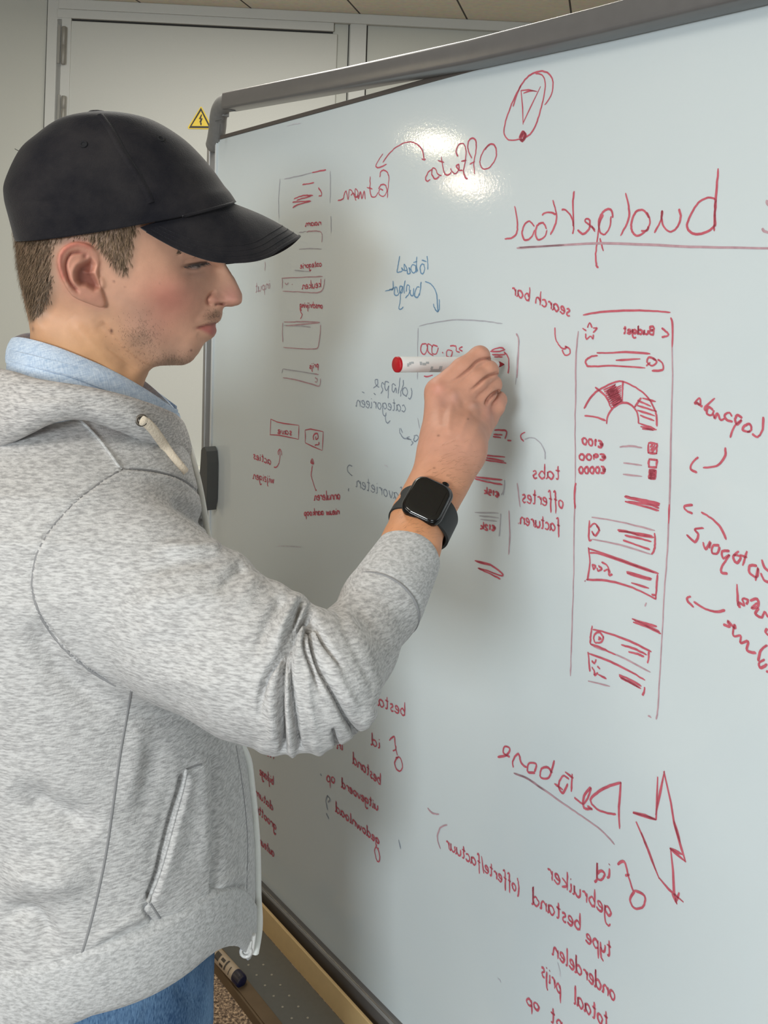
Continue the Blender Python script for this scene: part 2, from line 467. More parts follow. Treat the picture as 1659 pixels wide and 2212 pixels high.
# yellow high-voltage warning triangle stuck on the door
M_yel = simple('sign_yellow', (0.88, 0.63, 0.01), 0.4); M_blk = simple('sign_black', (0.02, 0.015, 0.01), 0.5)
def wall_poly(pts, off0, off1, name, mat, parent=None):
    A = [Wp(u, v, off1) for u, v in pts]; B = [Wp(u, v, off0) for u, v in pts]; n = len(pts)
    mb = MB(); mb.add(A + B, [tuple(range(n)), tuple(range(2 * n - 1, n - 1, -1))] + [(i, (i + 1) % n, n + (i + 1) % n, n + i) for i in range(n)])
    return mb.build(name, mat, parent)
sg = tag(wall_poly([(433.5, 230), (436, 231), (459, 275), (458, 279.5), (407, 278.5), (405.5, 275)], 0.008, 0.010, 'warning_sign', M_yel), 'yellow triangular high voltage warning sticker on the cupboard door', 'sign')
def ring_poly(outer, inner, off0, off1, name, mat, parent):
    mb = MB(); n = len(outer)
    V = [Wp(*p, off1) for p in outer] + [Wp(*p, off1) for p in inner] + [Wp(*p, off0) for p in outer] + [Wp(*p, off0) for p in inner]
    Fc = []
    for i in range(n):
        j = (i + 1) % n; Fc += [(i, j, n + j, n + i), (2 * n + i, 3 * n + i, 3 * n + j, 2 * n + j), (i, 2 * n + i, 2 * n + j, j), (n + i, n + j, 3 * n + j, 3 * n + i)]
    return mb.add(V, Fc).build(name, mat, parent)
ring_poly([(434, 232.5), (456.5, 277), (408, 276.5)], [(434, 239.5), (450.5, 272.5), (413.5, 272.2)], 0.010, 0.0108, 'border', M_blk, sg)
wall_poly([(434.5, 247), (429.5, 257), (433, 257.5), (430.5, 264), (432.5, 264.5), (432.2, 268), (434.5, 271.5), (436, 267), (434.6, 264.5), (437.8, 255.5), (434.2, 255.5), (436.5, 247.5)], 0.010, 0.0108, 'bolt_symbol', M_blk, sg)
# ================================================================== the whiteboard
BT = math.radians(1.5)
BR = np.array([0.6093, -0.7929, 0.0]); BN0 = np.cross(BR, UP)
BU = math.cos(BT) * UP - math.sin(BT) * BN0
BN = math.cos(BT) * BN0 + math.sin(BT) * UP
BP0 = P(1090, 787, 1.04)
def B(u, v, off=0.0): return onplane(u, v, BP0 + BN * off, BN)

def board_mat():
    m, nt, bs = mat_new('whiteboard_enamel')
    tc = nt.nodes.new('ShaderNodeTexCoord'); n = nt.nodes.new('ShaderNodeTexNoise')
    n.inputs['Scale'].default_value = 6; n.inputs['Detail'].default_value = 5
    mx = nt.nodes.new('ShaderNodeMix'); mx.data_type = 'RGBA'
    mx.inputs['A'].default_value = (0.63, 0.70, 0.72, 1); mx.inputs['B'].default_value = (0.66, 0.72, 0.735, 1)
    nt.links.new(tc.outputs['Object'], n.inputs['Vector']); nt.links.new(n.outputs['Fac'], mx.inputs['Factor'])
    nt.links.new(mx.outputs['Result'], bs.inputs['Base Color'])
    n2 = nt.nodes.new('ShaderNodeTexNoise'); n2.inputs['Scale'].default_value = 260; n2.inputs['Detail'].default_value = 2
    nt.links.new(tc.outputs['Object'], n2.inputs['Vector'])
    bp = nt.nodes.new('ShaderNodeBump'); bp.inputs['Strength'].default_value = 0.06; bp.inputs['Distance'].default_value = 0.001
    nt.links.new(n2.outputs['Fac'], bp.inputs['Height']); nt.links.new(bp.outputs['Normal'], bs.inputs['Normal'])
    bs.inputs['Roughness'].default_value = 0.085; bs.inputs['Specular IOR Level'].default_value = 0.5
    return m
M_board = board_mat()
M_alu = simple('grey_aluminium', (0.34, 0.34, 0.34), 0.38, 0.55, noise=0.06, nscale=80)
M_rail = simple('grey_rail_plastic', (0.135, 0.130, 0.128), 0.28, noise=0.10, nscale=60)
M_bracket = simple('grey_bracket_plastic', (0.19, 0.19, 0.185), 0.5, noise=0.15, nscale=120)
M_lever = simple('dark_grey_plastic', (0.075, 0.078, 0.078), 0.55)
M_edge = simple('panel_edge_band', (0.10, 0.085, 0.075), 0.6)

board = empty('whiteboard', 'large grey-framed whiteboard on a mobile stand covered in red handwriting', 'whiteboard', tuple(B(443, 1778) * np.array([1, 1, 0])))
board_inv = Matrix.Translation(-Vector(board.location))
def bpart(mb, name, mat, smooth=False, parent=None):
    o = mb.build(name, mat, None, smooth)
    o.parent = parent or board; o.matrix_parent_inverse = board_inv if parent is None else Matrix.Identity(4)
    return o
# panel
c = [B(470.5, 303), B(1659, -19), B(1659, 3013), B(443, 1778)]
c[1] = c[0] + (c[1] - c[0]) * 1.45; c[2] = c[3] + (c[2] - c[3]) * 1.45
th = -BN * 0.016
mb = MB(); mb.add(c + [p + th for p in c], [(0, 1, 2, 3), (7, 6, 5, 4), (0, 4, 5, 1), (1, 5, 6, 2), (2, 6, 7, 3), (3, 7, 4, 0)])
panel = bpart(mb, 'panel', M_board)
# thin dark edge band along the top of the panel, light bead along its left side
e = nrm(c[1] - c[0]); mb = MB(); mb.box(c[0] - BN * 0.017, e * np.linalg.norm(c[1] - c[0]), BU * 0.0065, BN * 0.0195, 0.001); bpart(mb, 'top_edge', M_edge)
le = c[0] - c[3]
mb = MB(); mb.box(c[3] - BR * 0.005 - BN * 0.014, le, BR * 0.0055, BN * 0.017, 0.001); bpart(mb, 'side_bead', simple('side_bead_white', (0.62, 0.66, 0.68), 0.35))
# left post, standing on the floor
top = B(464, 312, -0.012); bot = B(438, 1760, -0.012)
d = nrm(top - bot); foot = bot - d * ((bot[2] - 0.06) / d[2])
ex = nrm(BR - d * np.dot(BR, d))
mb = MB(); mb.box(foot - ex * 0.0085 - BN * 0.012, top - foot, ex * 0.0115, BN * 0.024, 0.003); bpart(mb, 'post', M_alu)
mb = MB(); fb = foot * np.array([1, 1, 0])
mb.box(fb - BN0 * 0.30 + BR * -0.02 + UP * 0.045, BN0 * 0.6, BR * 0.04, UP * 0.03, 0.006); bpart(mb, 'foot', M_alu)
for k in (-0.28, 0.28):
    mb = MB(); mb.lathe(fb + BN0 * k - BR * 0.012 + UP * 0.0225, BR, [(0, 0.018), (0.003, 0.0225), (0.021, 0.0225), (0.024, 0.018)], 20)
    bpart(mb, 'castor', M_lever, True)
# right post, far outside on the near side
rp = c[1] + BR * 0.02; rb = c[2] + BR * 0.02
d2 = nrm(rp - rb); f2 = rb - d2 * ((rb[2] - 0.06) / d2[2])
mb = MB(); mb.box(f2 - BN * 0.012, rp - f2, BR * 0.024, BN * 0.024, 0.003); bpart(mb, 'post', M_alu)
fb2 = f2 * np.array([1, 1, 0])
mb = MB(); mb.box(fb2 - BN0 * 0.28 + UP * 0.045, BN0 * 0.34, BR * 0.04, UP * 0.03, 0.006); bpart(mb, 'foot', M_alu)
# top rail: rounded rectangular bar, slightly bowed
st = [(497, 220.5), (760, 170.5), (1030, 116.5), (1311, 50), (1500, 3)]
ctr = [B(u, v, 0.016) for u, v in st]; ctr.append(ctr[-1] + (ctr[-1] - ctr[-2]) * 4.5)
rings = []
for i, p in enumerate(ctr):
    t = nrm(ctr[min(i + 1, len(ctr) - 1)] - ctr[max(i - 1, 0)]); up = nrm(BU - t * np.dot(BU, t)); nn = np.cross(t, up)
    hh, ww, r = 0.0142, 0.016, 0.004
    R = []
    for sx, sy, a0 in ((1, 1, 0), (-1, 1, 90), (-1, -1, 180), (1, -1, 270)):
        for a in (0, 30, 60, 90):
            an = math.radians(a0 + a); R.append(p + nn * (sx * (ww - r) + r * math.cos(an)) + up * (sy * (hh - r) + r * math.sin(an)))
    rings.append(R)
mb = MB(); mb.loft(rings, True, True); bpart(mb, 'top_rail', M_rail, True)
# plastic corner bracket
path = spline([B(503, 219.5, 0.016), B(487, 223, 0.016), B(477, 234, 0.014), B(472, 252, 0.01), B(470, 275, 0.004), B(466, 300, -0.002), B(461, 320, -0.006)], 6)
mb = MB(); mb.tube(path, [0.0165, *[0.0165] * (len(path) - 3), 0.015, 0.0135], 16, True, 0.9, BN); bk = bpart(mb, 'corner_bracket', M_bracket, True)
mb = MB(); mb.box(B(491, 254, 0.004), BR * 0.007, BU * 0.009, BN * 0.012, 0.001); bpart(mb, 'rail_clip', M_bracket)
mb = MB(); pp = B(476, 268, 0.022); mb.box(pp, BR * 0.001, BU * -0.03, BN * 0.001); mb.box(B(466, 262, 0.0215), BR * 0.022, BU * 0.0008, BN * 0.001); bpart(mb, 'bracket_seam', M_lever)
# tilt lever on the post
out = [(442, 965), (437.5, 967.5), (434.5, 972), (433, 1000), (431.5, 1020), (429, 1032), (424, 1034), (426, 1046), (434, 1066), (441, 1085), (444, 1103), (446, 1080), (447, 1040), (447.5, 1000), (446, 975)]
A = [B(u, v, 0.022) for u, v in out]; A2 = [p - BN * 0.02 for p in A]; n = len(A)
mb = MB(); mb.add(A + A2, [tuple(range(n)), tuple(range(2 * n - 1, n - 1, -1))] + [(i, (i + 1) % n, n + (i + 1) % n, n + i) for i in range(n)]); bpart(mb, 'tilt_lever', M_lever)
# bottom rail
b0 = c[3] - BR * 0.012; b1 = c[2]
dv = nrm(b1 - b0)
mb = MB(); mb.box(b0 - BU * 0.032 - BN * 0.018, b1 - b0, BU * 0.0318, BN * 0.026, 0.004); bpart(mb, 'bottom_rail', M_rail)
mb = MB(); mb.box(b0 - BU * 0.004 + BN * 0.0078, b1 - b0, BU * 0.003, BN * 0.002); bpart(mb, 'rail_lip', simple('rail_lip_grey', (0.30, 0.30, 0.30), 0.4))
# pen tray: tan lip, perforated grey floor, brown front edge
la = B(551, 1944, 0.02); lb = B(634, 2025, 0.02); lc = B(545, 1986, 0.02); ld = B(634, 2089, 0.02)
ZT = (lc[2] + ld[2]) / 2; zl = (la[2] + lb[2]) / 2
def Zp(u, v, z): return onplane(u, v, np.array([0, 0, z]), UP)
bl = la * np.array([1, 1, 0]); tdir = BR
start = bl - tdir * 0.14; Lt = 1.5
n0, n1 = Zp(545, 2133, ZT), Zp(606, 2212, ZT)
q0, q1 = Zp(468, 2094.5, ZT - 0.006), Zp(562, 2212, ZT - 0.006)
wid = np.mean([np.dot(p * np.array([1, 1, 0]) - bl, BN0) for p in (n0, n1)])
wid2 = np.mean([np.dot(p * np.array([1, 1, 0]) - bl, BN0) for p in (q0, q1)])
print('TRAY', ZT, zl, 'width', wid, wid2, b0[2])
M_tan = simple('tray_lip_tan', (0.80, 0.57, 0.28), 0.5, noise=0.06, nscale=90)
M_perf = simple('tray_grey_metal', (0.17, 0.17, 0.155), 0.5, 0.1, noise=0.08, nscale=150)
M_brown = simple('tray_brown_edge', (0.19, 0.125, 0.065), 0.6, noise=0.2, nscale=40)
tray = MB(); tray.box(start + UP * (ZT - 0.004), tdir * Lt, BN0 * wid2, UP * 0.004)
tr_o = bpart(tray, 'pen_tray', M_perf)
mb = MB(); mb.box(start + UP * ZT, tdir * Lt, -BN0 * 0.004, UP * (zl - ZT), 0.001); bpart(mb, 'tray_lip', M_tan, parent=None)
mb = MB(); mb.box(start + BN0 * wid + UP * (ZT + 0.0002), tdir * Lt, BN0 * (wid2 - wid), UP * 0.003, 0.0008)
mb.box(start + BN0 * wid2 + UP * (ZT - 0.012), tdir * Lt, BN0 * 0.003, UP * 0.014, 0.0008)
bpart(mb, 'tray_front_edge', M_brown)
for k in (0.01, Lt - 0.02):
    mb = MB(); mb.box(start + tdir * k + UP * (ZT - 0.004) - BN0 * 0.03, tdir * 0.01, BN0 * 0.03, UP * (b0[2] - ZT), 0.001); bpart(mb, 'tray_bracket', M_alu)
mb = MB(); M_dot = simple('perforation_glint', (0.50, 0.47, 0.38), 0.4, 0.3)  # pale discs: light caught by the holes, put into the colour
kk = 0
for i in range(60):
    for r, off in ((0, 0.0), (1, 0.5)):
        s_ = 0.0 + (i + off) * 0.0225
        if s_ > Lt - 0.05: continue
        cpt = start + tdir * (s_ + 0.02) + BN0 * (wid * 0.50 + r * 0.017) + UP * (ZT + 0.0003)
        mb.add([cpt + 0.0016 * (math.cos(a) * tdir + math.sin(a) * BN0) for a in np.linspace(0, 2 * math.pi, 9)[:-1]], [tuple(range(8))])
bpart(mb, 'perforations', M_dot)

# board marker lying in the tray
M_pen_beige = simple('marker_barrel_beige', (0.60, 0.47, 0.33), 0.45); M_pen_navy = simple('marker_navy', (0.012, 0.014, 0.055), 0.35); M_print = simple('print_dark', (0.07, 0.055, 0.045), 0.5)
mr = 0.0085
e0 = Zp(449, 2040, ZT + mr + .0006); e1 = Zp(523, 2121, ZT + mr + .0006)
ax = nrm(e1 - e0); Lm = np.linalg.norm(e1 - e0); print('marker length', Lm)
mk = empty('marker', 'capped navy and beige board marker lying in the pen tray', 'marker', tuple(e0))
def mpart(mb, name, mat, root, smooth=True):
    o = mb.build(name, mat, None, smooth); o.parent = root; o.matrix_parent_inverse = Matrix.Translation(-Vector(root.location)); return o
mb = MB(); mb.lathe(e0 + ax * 0.02, ax, [(0, mr * 0.97), (0.002, mr), (Lm - 0.035, mr), (Lm - 0.034, mr * 0.97)], 28); mpart(mb, 'barrel', M_pen_beige, mk)
mb = MB(); mb.lathe(e0 - ax * 0.025, ax, [(0, mr * 0.8), (0.002, mr * 0.95), (0.043, mr * 1.02), (0.046, mr)], 28); mpart(mb, 'cap', M_pen_navy, mk)
mb = MB(); mb.lathe(e0 + ax * (Lm - 0.0145), ax, [(0, mr * 0.98), (0.011, mr * 1.0), (0.0135, mr * 0.93), (0.0145, mr * 0.8)], 28); mpart(mb, 'end_plug', M_pen_navy, mk)
def on_barrel(base, ax, r, t, ang, refup):
    a = nrm(refup - ax * np.dot(refup, ax)); b = np.cross(ax, a)
    return base + ax * t + (r + 0.00025) * (a * math.cos(ang) + b * math.sin(ang))
def barrel_patch(mb, base, ax, r, t0, t1, a0, a1, refup, n=6):
    V = []
    for i in range(n + 1):
        a = a0 + (a1 - a0) * i / n
        V += [on_barrel(base, ax, r, t0, a, refup), on_barrel(base, ax, r, t1, a, refup)]
    return mb.add(V, [(2 * i, 2 * i + 1, 2 * i + 3, 2 * i + 2) for i in range(n)])
mb = MB(); rup = nrm(CAM - (e0 + e1) / 2)
for t0, t1, a0, a1 in ((0.030, 0.040, -0.5, 0.6), (0.044, 0.052, 0.5, 0.85), (0.044, 0.052, -0.35, 0.1), (0.055, 0.058, -0.7, 0.8), (0.0660, 0.0675, -0.3, 0.9)):
    barrel_patch(mb, e0, ax, mr, t0, t1, a0, a1, rup)
for k in range(8):
    barrel_patch(mb, e0, ax, mr, 0.076, 0.092, -0.7 + k * 0.17, -0.62 + k * 0.17, rup, 1)
mpart(mb, 'printed_label', M_print, mk)

# two warm ceiling downlights at the far left, mirrored in the board
def emission(name, col, s):
    m = bpy.data.materials.new(name); m.use_nodes = True; nt = m.node_tree; nt.nodes.clear()
    e = nt.nodes.new('ShaderNodeEmission'); o = nt.nodes.new('ShaderNodeOutputMaterial'); e.inputs[0].default_value = (*col, 1); e.inputs[1].default_value = s
    nt.links.new(e.outputs[0], o.inputs[0]); return m
M_glow = emission('downlight_glow', (1.0, 0.86, 0.58), 120.0)
M_glow2 = emission('downlight_glow_warm', (1.0, 0.80, 0.56), 250.0)
for i, (u, v) in enumerate(((942, 309), (1012, 397))):
    p = B(u, v); d = nrm(rayd(u, v)); r = d - 2 * np.dot(d, BN) * BN
    q = p + r * ((zc - 0.012 - p[2]) / r[2]); print('LAMP', q)
    lt = empty('downlight', ['warm round ceiling downlight mirrored above the arrow on the board', 'warm round ceiling downlight mirrored below the word beside the arrow'][i], 'ceiling light', tuple(q), 'ceiling downlights')
    mb = MB(); mb.lathe(q + UP * 0.004, UP, [(0, 0.105), (0.008, 0.105)], 32); mpart(mb, 'diffuser', (M_glow, M_glow2)[i], lt)
    mb = MB()
    ri = [[q + UP * z + rr * np.array([math.cos(a), math.sin(a), 0]) for a in np.linspace(0, 2 * math.pi, 33)[:-1]] for z, rr in ((0.012, 0.107), (-0.004, 0.107), (-0.004, 0.124), (0.012, 0.128))]
    mb.loft(ri); mpart(mb, 'trim_ring', M_trim, lt)
# ================================================================== the person: head
HC = P(285, 560, 0.885)
HN = rayd(285, 560); HN[2] = 0; HN = -nrm(HN)                 # towards the camera
HF = np.array([-HN[1], HN[0], 0]); HF = HF if HF[0] > 0 else -HF   # face direction
def hw(a, n, z): return HC + np.multiply.outer(a, HF) + np.multiply.outer(n, HN) + np.multiply.outer(z, UP)
def hp(u, v, n=0.0):
    p = onplane(u, v, HC + HN * n, HN) - HC
    return np.array([p @ HF, p[2]])
def hps(pts, n=0.0): return np.array([hp(u, v, n) for u, v in pts])

person = empty('person', 'young man in dark cap and grey hoodie writing on the whiteboard', 'person', tuple(np.array([HC[0], HC[1], 0])))
p_inv = Matrix.Translation(-Vector(person.location))
def ppart(o, parent=None):
    if parent is None: o.parent = person; o.matrix_parent_inverse = p_inv
    else: o.parent = parent
    return o

SIL = [(484, 565.6), (495, 584), (506.6, 601.5), (518, 624), (522.2, 634), (523.7, 642.8), (523.2, 648), (521.3, 653.5), (517.5, 657.5), (513, 659.5), (507, 661), (501.5, 661.8), (491, 661.3), (485.5, 662.2), (482.5, 665), (481, 669.5), (479.6, 678), (478.3, 686), (476.6, 690.5), (473.5, 694.3), (470, 696.5), (466.8, 698), (464.6, 699.8), (465, 703), (466, 707), (466.8, 712), (466.6, 718), (465, 723), (461, 727.6), (456.5, 731), (452, 734), (446.5, 737), (442.5, 740), (439.5, 743.5), (436.5, 748), (430.6, 759), (426.5, 765), (421.8, 770.6), (416.5, 777), (410, 782), (404, 785.3), (397.7, 787.2), (384, 789), (367, 788.6), (350, 788.8), (338, 790), (329, 793.5), (322, 800), (316, 814), (311, 826), (307.5, 838), (306, 860), (312, 900), (325, 960), (20, 960), (36, 880), (50, 800), (62, 748), (66, 735), (67, 716), (63, 690), (57, 664), (49, 628), (43, 600), (39, 570), (35, 535), (29, 480), (27, 430), (40, 370), (70, 318), (120, 280), (190, 260), (260, 261), (330, 283), (400, 335), (447, 390), (473, 430), (486, 470), (489, 505), (487, 530), (482, 548)]
# lateral half-widths (metres) at photo pixels
CT = [(200, 480, 76), (120, 480, 68), (60, 480, 46), (300, 480, 73), (380, 480, 64), (440, 480, 52), (475, 480, 40), (300, 400, 71), (200, 400, 75), (100, 400, 55), (400, 400, 52), (250, 330, 60), (150, 330, 52), (350, 330, 46), (250, 280, 40),
      (110, 560, 65), (70, 560, 51), (45, 560, 36), (70, 630, 50), (110, 640, 60), (90, 680, 50), (150, 680, 58), (65, 700, 40), (180, 560, 72), (180, 620, 68),
      (240, 600, 70), (240, 540, 74), (290, 540, 72), (340, 545, 67), (385, 540, 59), (425, 540, 49), (460, 540, 38), (480, 550, 28),
      (300, 600, 69.5), (350, 600, 66), (378, 602, 61), (398, 615, 55), (300, 650, 66), (350, 655, 58.5), (390, 650, 50), (420, 640, 40.5), (436, 632, 31), (410, 600, 46), (430, 602, 34),
      (395, 570, 52.5), (412, 575, 44), (430, 575, 35), (447, 573, 24), (458, 575, 16.5), (470, 572, 12), (445, 592, 24), (456, 600, 17.5), (474, 598, 11), (492, 615, 9.5), (466, 622, 15), (480, 635, 13), (508, 645, 11.5), (495, 652, 12.5), (462, 645, 18.5), (452, 640, 20), (474, 655, 14), (443, 655, 24),
      (470, 672, 12), (455, 680, 18), (435, 688, 26), (412, 695, 35), (470, 692, 12.5), (455, 697, 20), (440, 705, 26), (425, 710, 31), (456, 712, 17), (444, 718, 24), (452, 728, 18), (436, 733, 25), (405, 715, 38), (380, 700, 46), (340, 700, 54),
      (400, 745, 35.5), (420, 752, 27), (425, 762, 20), (395, 770, 29), (365, 765, 37), (375, 782, 26), (340, 740, 49), (335, 770, 42), (345, 786, 33), (300, 720, 56), (280, 690, 60.5), (250, 660, 65), (250, 720, 59), (265, 745, 54), (300, 765, 46), (315, 785, 38),
      (200, 760, 57), (150, 760, 57), (110, 760, 52), (80, 760, 42), (240, 790, 51), (200, 830, 57), (280, 810, 42), (130, 830, 57), (290, 850, 42), (70, 850, 52), (200, 940, 66), (100, 940, 62), (270, 930, 52), (40, 940, 50)]
RT = [(200, 480, 60), (60, 560, 42), (200, 330, 60), (430, 420, 40), (470, 540, 24), (478, 572, 11), (500, 620, 9), (512, 648, 9), (470, 660, 10), (472, 690, 12), (458, 712, 13), (440, 740, 16), (415, 772, 20), (370, 785, 20), (330, 788, 24), (300, 830, 40), (65, 720, 46), (60, 850, 46), (180, 760, 55), (300, 650, 30), (460, 600, 12)]
STEP = 0.00125
axs = axis_grid([(-0.145, 0.125, STEP)]); nxs = axis_grid([(-0.105, -0.004, 0.003), (-0.004, 0.105, STEP)]); zxs = axis_grid([(-0.185, 0.145, STEP)])
A2, Z2 = np.meshgrid(axs, zxs, indexing='ij')
silp = hps(SIL); sils = np.vstack([silp])
din, _ = seg_dist(A2.ravel(), Z2.ravel(), sils, True); din = din.reshape(A2.shape)
ins = inside(A2, Z2, sils)
cp = np.array([[*hp(u, v, w / 1000), w / 1000] for u, v, w in CT])
rp_ = np.array([[*hp(u, v, 0.02), r / 1000] for u, v, r in RT])
def idw(pts, x, y, p=2.5):
    num = np.zeros(x.shape); den = np.zeros(x.shape)
    for a, b, r in pts:
        w = 1 / ((x - a) ** 2 + (y - b) ** 2 + 2.5e-5) ** (p / 2); num += w * r; den += w
    return num / den
Rf = idw(rp_, A2, Z2)
def edgef(d, r):
    t = np.clip(d / r, 0, 1); return np.sqrt(np.maximum(1 - (1 - t) ** 2, 0))
# flat values at the control points are divided by the edge roundness, then interpolated
dc, _ = seg_dist(cp[:, 0], cp[:, 1], sils, True); rc = idw(rp_, cp[:, 0], cp[:, 1])
val = cp[:, 2] / np.maximum(edgef(dc, rc), 0.35)
cc = 0.010
def phi(dx, dy): return np.sqrt(dx * dx + dy * dy + cc * cc)
Mq = phi(cp[:, None, 0] - cp[None, :, 0], cp[:, None, 1] - cp[None, :, 1])
nC = len(cp); mean = val.mean()
wts = np.linalg.solve(Mq - np.eye(nC) * 0.0006, val - mean)
hB = np.full(A2.shape, mean)
for k in range(nC): hB += wts[k] * phi(A2 - cp[k, 0], Z2 - cp[k, 1])
hB = np.clip(hB, 0.004, 0.085)
hh = hB * edgef(din, Rf)
nn = np.abs(nxs)[None, :, None]
Fh = np.where(ins[:, None, :], nn - hh[:, None, :], np.sqrt(nn ** 2 + (din ** 2)[:, None, :])).astype(np.float32)
# ears
EAR = [(217, 566), (214, 545.6), (207, 537), (197.6, 530), (181.4, 523), (165, 521.2), (148.8, 525.5), (135.8, 534.2), (127, 546.5), (123, 563), (126, 582.5), (133.6, 603), (143.4, 622.6), (156.4, 640), (170.5, 648.8), (186.8, 655.5), (203, 662), (216, 666.5), (223, 665.5), (227, 659.5), (227.3, 652), (222.6, 635.6), (218, 622), (213, 605), (212, 585)]
earp = hps(EAR, 0.082)
de, _ = seg_dist(A2.ravel(), Z2.ravel(), spline(earp, 4, True), True); de = de.reshape(A2.shape)
de = np.where(inside(A2, Z2, earp), de, -de)
a_f = hp(217, 590, 0.082)[0]; a_b = hp(123, 590, 0.082)[0]
hmid = 0.0705 + np.clip((a_f - A2) / (a_f - a_b), -0.2, 1.1) * 0.019
rr = 0.003; tt = 0.0036
e = np.maximum(-de + rr, 0)[:, None, :]; q = np.maximum(np.abs(nn - hmid[:, None, :]) - tt + rr, 0)
Fe = (np.sqrt(e * e + q * q) - rr).astype(np.float32)
Fh = np.minimum(Fh, Fe)
con = hps([(205, 556), (183, 562), (164, 572), (158, 590), (160, 610), (172, 622), (190, 624), (206, 632), (219, 624), (216, 606), (210, 585)], 0.080)      # solid ear base under the concha
dcn, _ = seg_dist(A2.ravel(), Z2.ravel(), con, True); dcn = dcn.reshape(A2.shape); dcn = np.where(inside(A2, Z2, con), dcn, -dcn)
Fh = np.minimum(Fh, np.maximum(-dcn[:, None, :], nn - (hmid - 0.001)[:, None, :])).astype(np.float32)
Vh, Qh = surface_nets(Fh, axs, nxs, zxs); del Fh, Fe
Qh = Qh[:, ::-1].copy()
Vh = relax(Vh, Qh, 4, 0.5)
Vh = hw(Vh[:, 0], Vh[:, 1], Vh[:, 2])

S = Sculpt(Vh, Qh, push=HN[None, :], minface=-0.05)
# eye
S.stroke([(388, 577), (401, 573), (418, 571), (433, 568), (449, 568)], 3.2, -0.0022)
S.stroke([(392, 566), (408, 562), (428, 558), (446, 557)], 3.0, -0.0012)
S.blob((420, 566), (16, 4), 0.0012); S.blob((418, 583), (18, 4), 0.0010)
S.stroke([(405, 590), (425, 588), (446, 582)], 3.5, -0.0010)
S.blob((424, 575), (7, 4), -0.0012)
S.stroke([(385, 548), (410, 546), (440, 548)], 7, 0.0018)
# nose
S.stroke([(468, 628), (457, 634), (447.5, 645), (449.5, 655), (458, 659.5)], 3.4, -0.0036, (0.3, 0.2))
S.blob((463, 647), (9, 8), 0.0022)
S.stroke([(463, 659), (474, 656), (488, 658)], 2.8, -0.0030); S.blob((481, 656.5), (6, 2.4), -0.003)
S.stroke([(470, 630), (480, 637), (490, 650)], 6, -0.0006)
S.blob((507, 646), (10, 9), 0.0008)
# mouth
S.stroke([(422, 710), (432, 706.5), (450, 701.5), (467, 699)], 2.6, -0.0030, (0.2, 0.0))
S.blob((423, 709), (5, 4), -0.0012)
S.blob((455, 712), (10, 7), 0.0014); S.blob((455, 693), (12, 4), 0.0010)
S.stroke([(424, 722), (440, 729), (455, 735)], 6, -0.0012)
S.stroke([(446, 660), (432, 676), (418, 700)], 8, -0.0008)
S.blob((405, 765), (20, 16), 0.0010)
S.blob((375, 625), (30, 18), 0.0012); S.blob((370, 680), (26, 24), -0.0008)
# jaw and neck
S.side([(222, 690), (252, 735), (290, 770), (330, 793)], 30, -0.0022, 1)
S.stroke([(226, 746), (262, 774), (302, 802)], 3.2, -0.0010)
S.stroke([(150, 690), (200, 745), (262, 820)], 16, 0.0022)
S.stroke([(200, 690), (245, 740), (285, 810)], 12, -0.0014)
# ear relief
S.stroke([(206, 548), (196, 535), (181, 529), (165, 527), (150, 531.5), (138, 540), (131, 552), (129, 566), (132, 584), (139, 603), (149, 621), (160, 636)], 4.5, 0.0016)
S.stroke([(185, 546), (169, 544.5), (154, 548), (145, 560), (142, 574), (145, 592), (150.5, 608.5), (161, 622.5), (173, 634)], 3.4, -0.0036, (0.12, 0.1))
S.stroke([(180, 560), (163, 572), (156, 590), (158, 606), (168, 620)], 5, 0.0014)
S.poly([(196, 561), (183, 569), (170.5, 576), (164, 588), (165.5, 606), (173.8, 614.5), (186.8, 615.5), (203, 624.8), (214, 620), (208.5, 606), (199, 590), (204, 572)], 7, -0.0075)
S.stroke([(199, 588), (188, 589), (176, 586)], 2.6, 0.0025, (0.0, 0.4))
S.blob((184.6, 553), (5, 6), -0.0022)
S.stroke([(217, 598), (222, 612), (220, 624)], 5, 0.0018)
S.blob((205, 640), (14, 9), 0.0008); S.stroke([(222, 632), (228, 648)], 2.5, -0.0006)
Vh = S.done()
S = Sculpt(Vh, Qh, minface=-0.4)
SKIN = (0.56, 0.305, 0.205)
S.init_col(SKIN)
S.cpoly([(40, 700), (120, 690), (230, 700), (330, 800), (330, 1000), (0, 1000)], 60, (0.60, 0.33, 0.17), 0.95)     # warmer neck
S.cblob((365, 645), (60, 48), (0.56, 0.215, 0.16), 0.85); S.cblob((330, 700), (44, 44), (0.55, 0.24, 0.175), 0.6)
S.cblob((500, 640), (26, 22), (0.58, 0.26, 0.21), 0.7); S.cblob((463, 648), (12, 10), (0.56, 0.23, 0.18), 0.5)
S.cpoly(EAR, 10, (0.60, 0.275, 0.20), 0.7); S.cstroke([(205, 540), (181, 526), (150, 530), (131, 552), (130, 582), (142, 612)], 7, (0.62, 0.20, 0.15), 0.85)
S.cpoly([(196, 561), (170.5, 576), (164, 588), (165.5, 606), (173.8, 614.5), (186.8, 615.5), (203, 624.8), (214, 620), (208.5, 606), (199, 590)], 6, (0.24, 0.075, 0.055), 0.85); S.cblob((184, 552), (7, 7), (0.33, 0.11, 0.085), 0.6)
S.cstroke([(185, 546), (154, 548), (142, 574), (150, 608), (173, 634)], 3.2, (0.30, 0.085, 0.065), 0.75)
S.cblob((420, 592), (26, 8), (0.46, 0.25, 0.19), 0.5); S.cblob((452, 572), (8, 10), (0.42, 0.22, 0.17), 0.6)
S.cpoly([(425, 709), (440, 704.5), (456, 701), (467, 699.5), (470, 712), (467, 721), (460, 727), (450, 721), (438, 714.5)], 4, (0.40, 0.115, 0.10), 0.9)
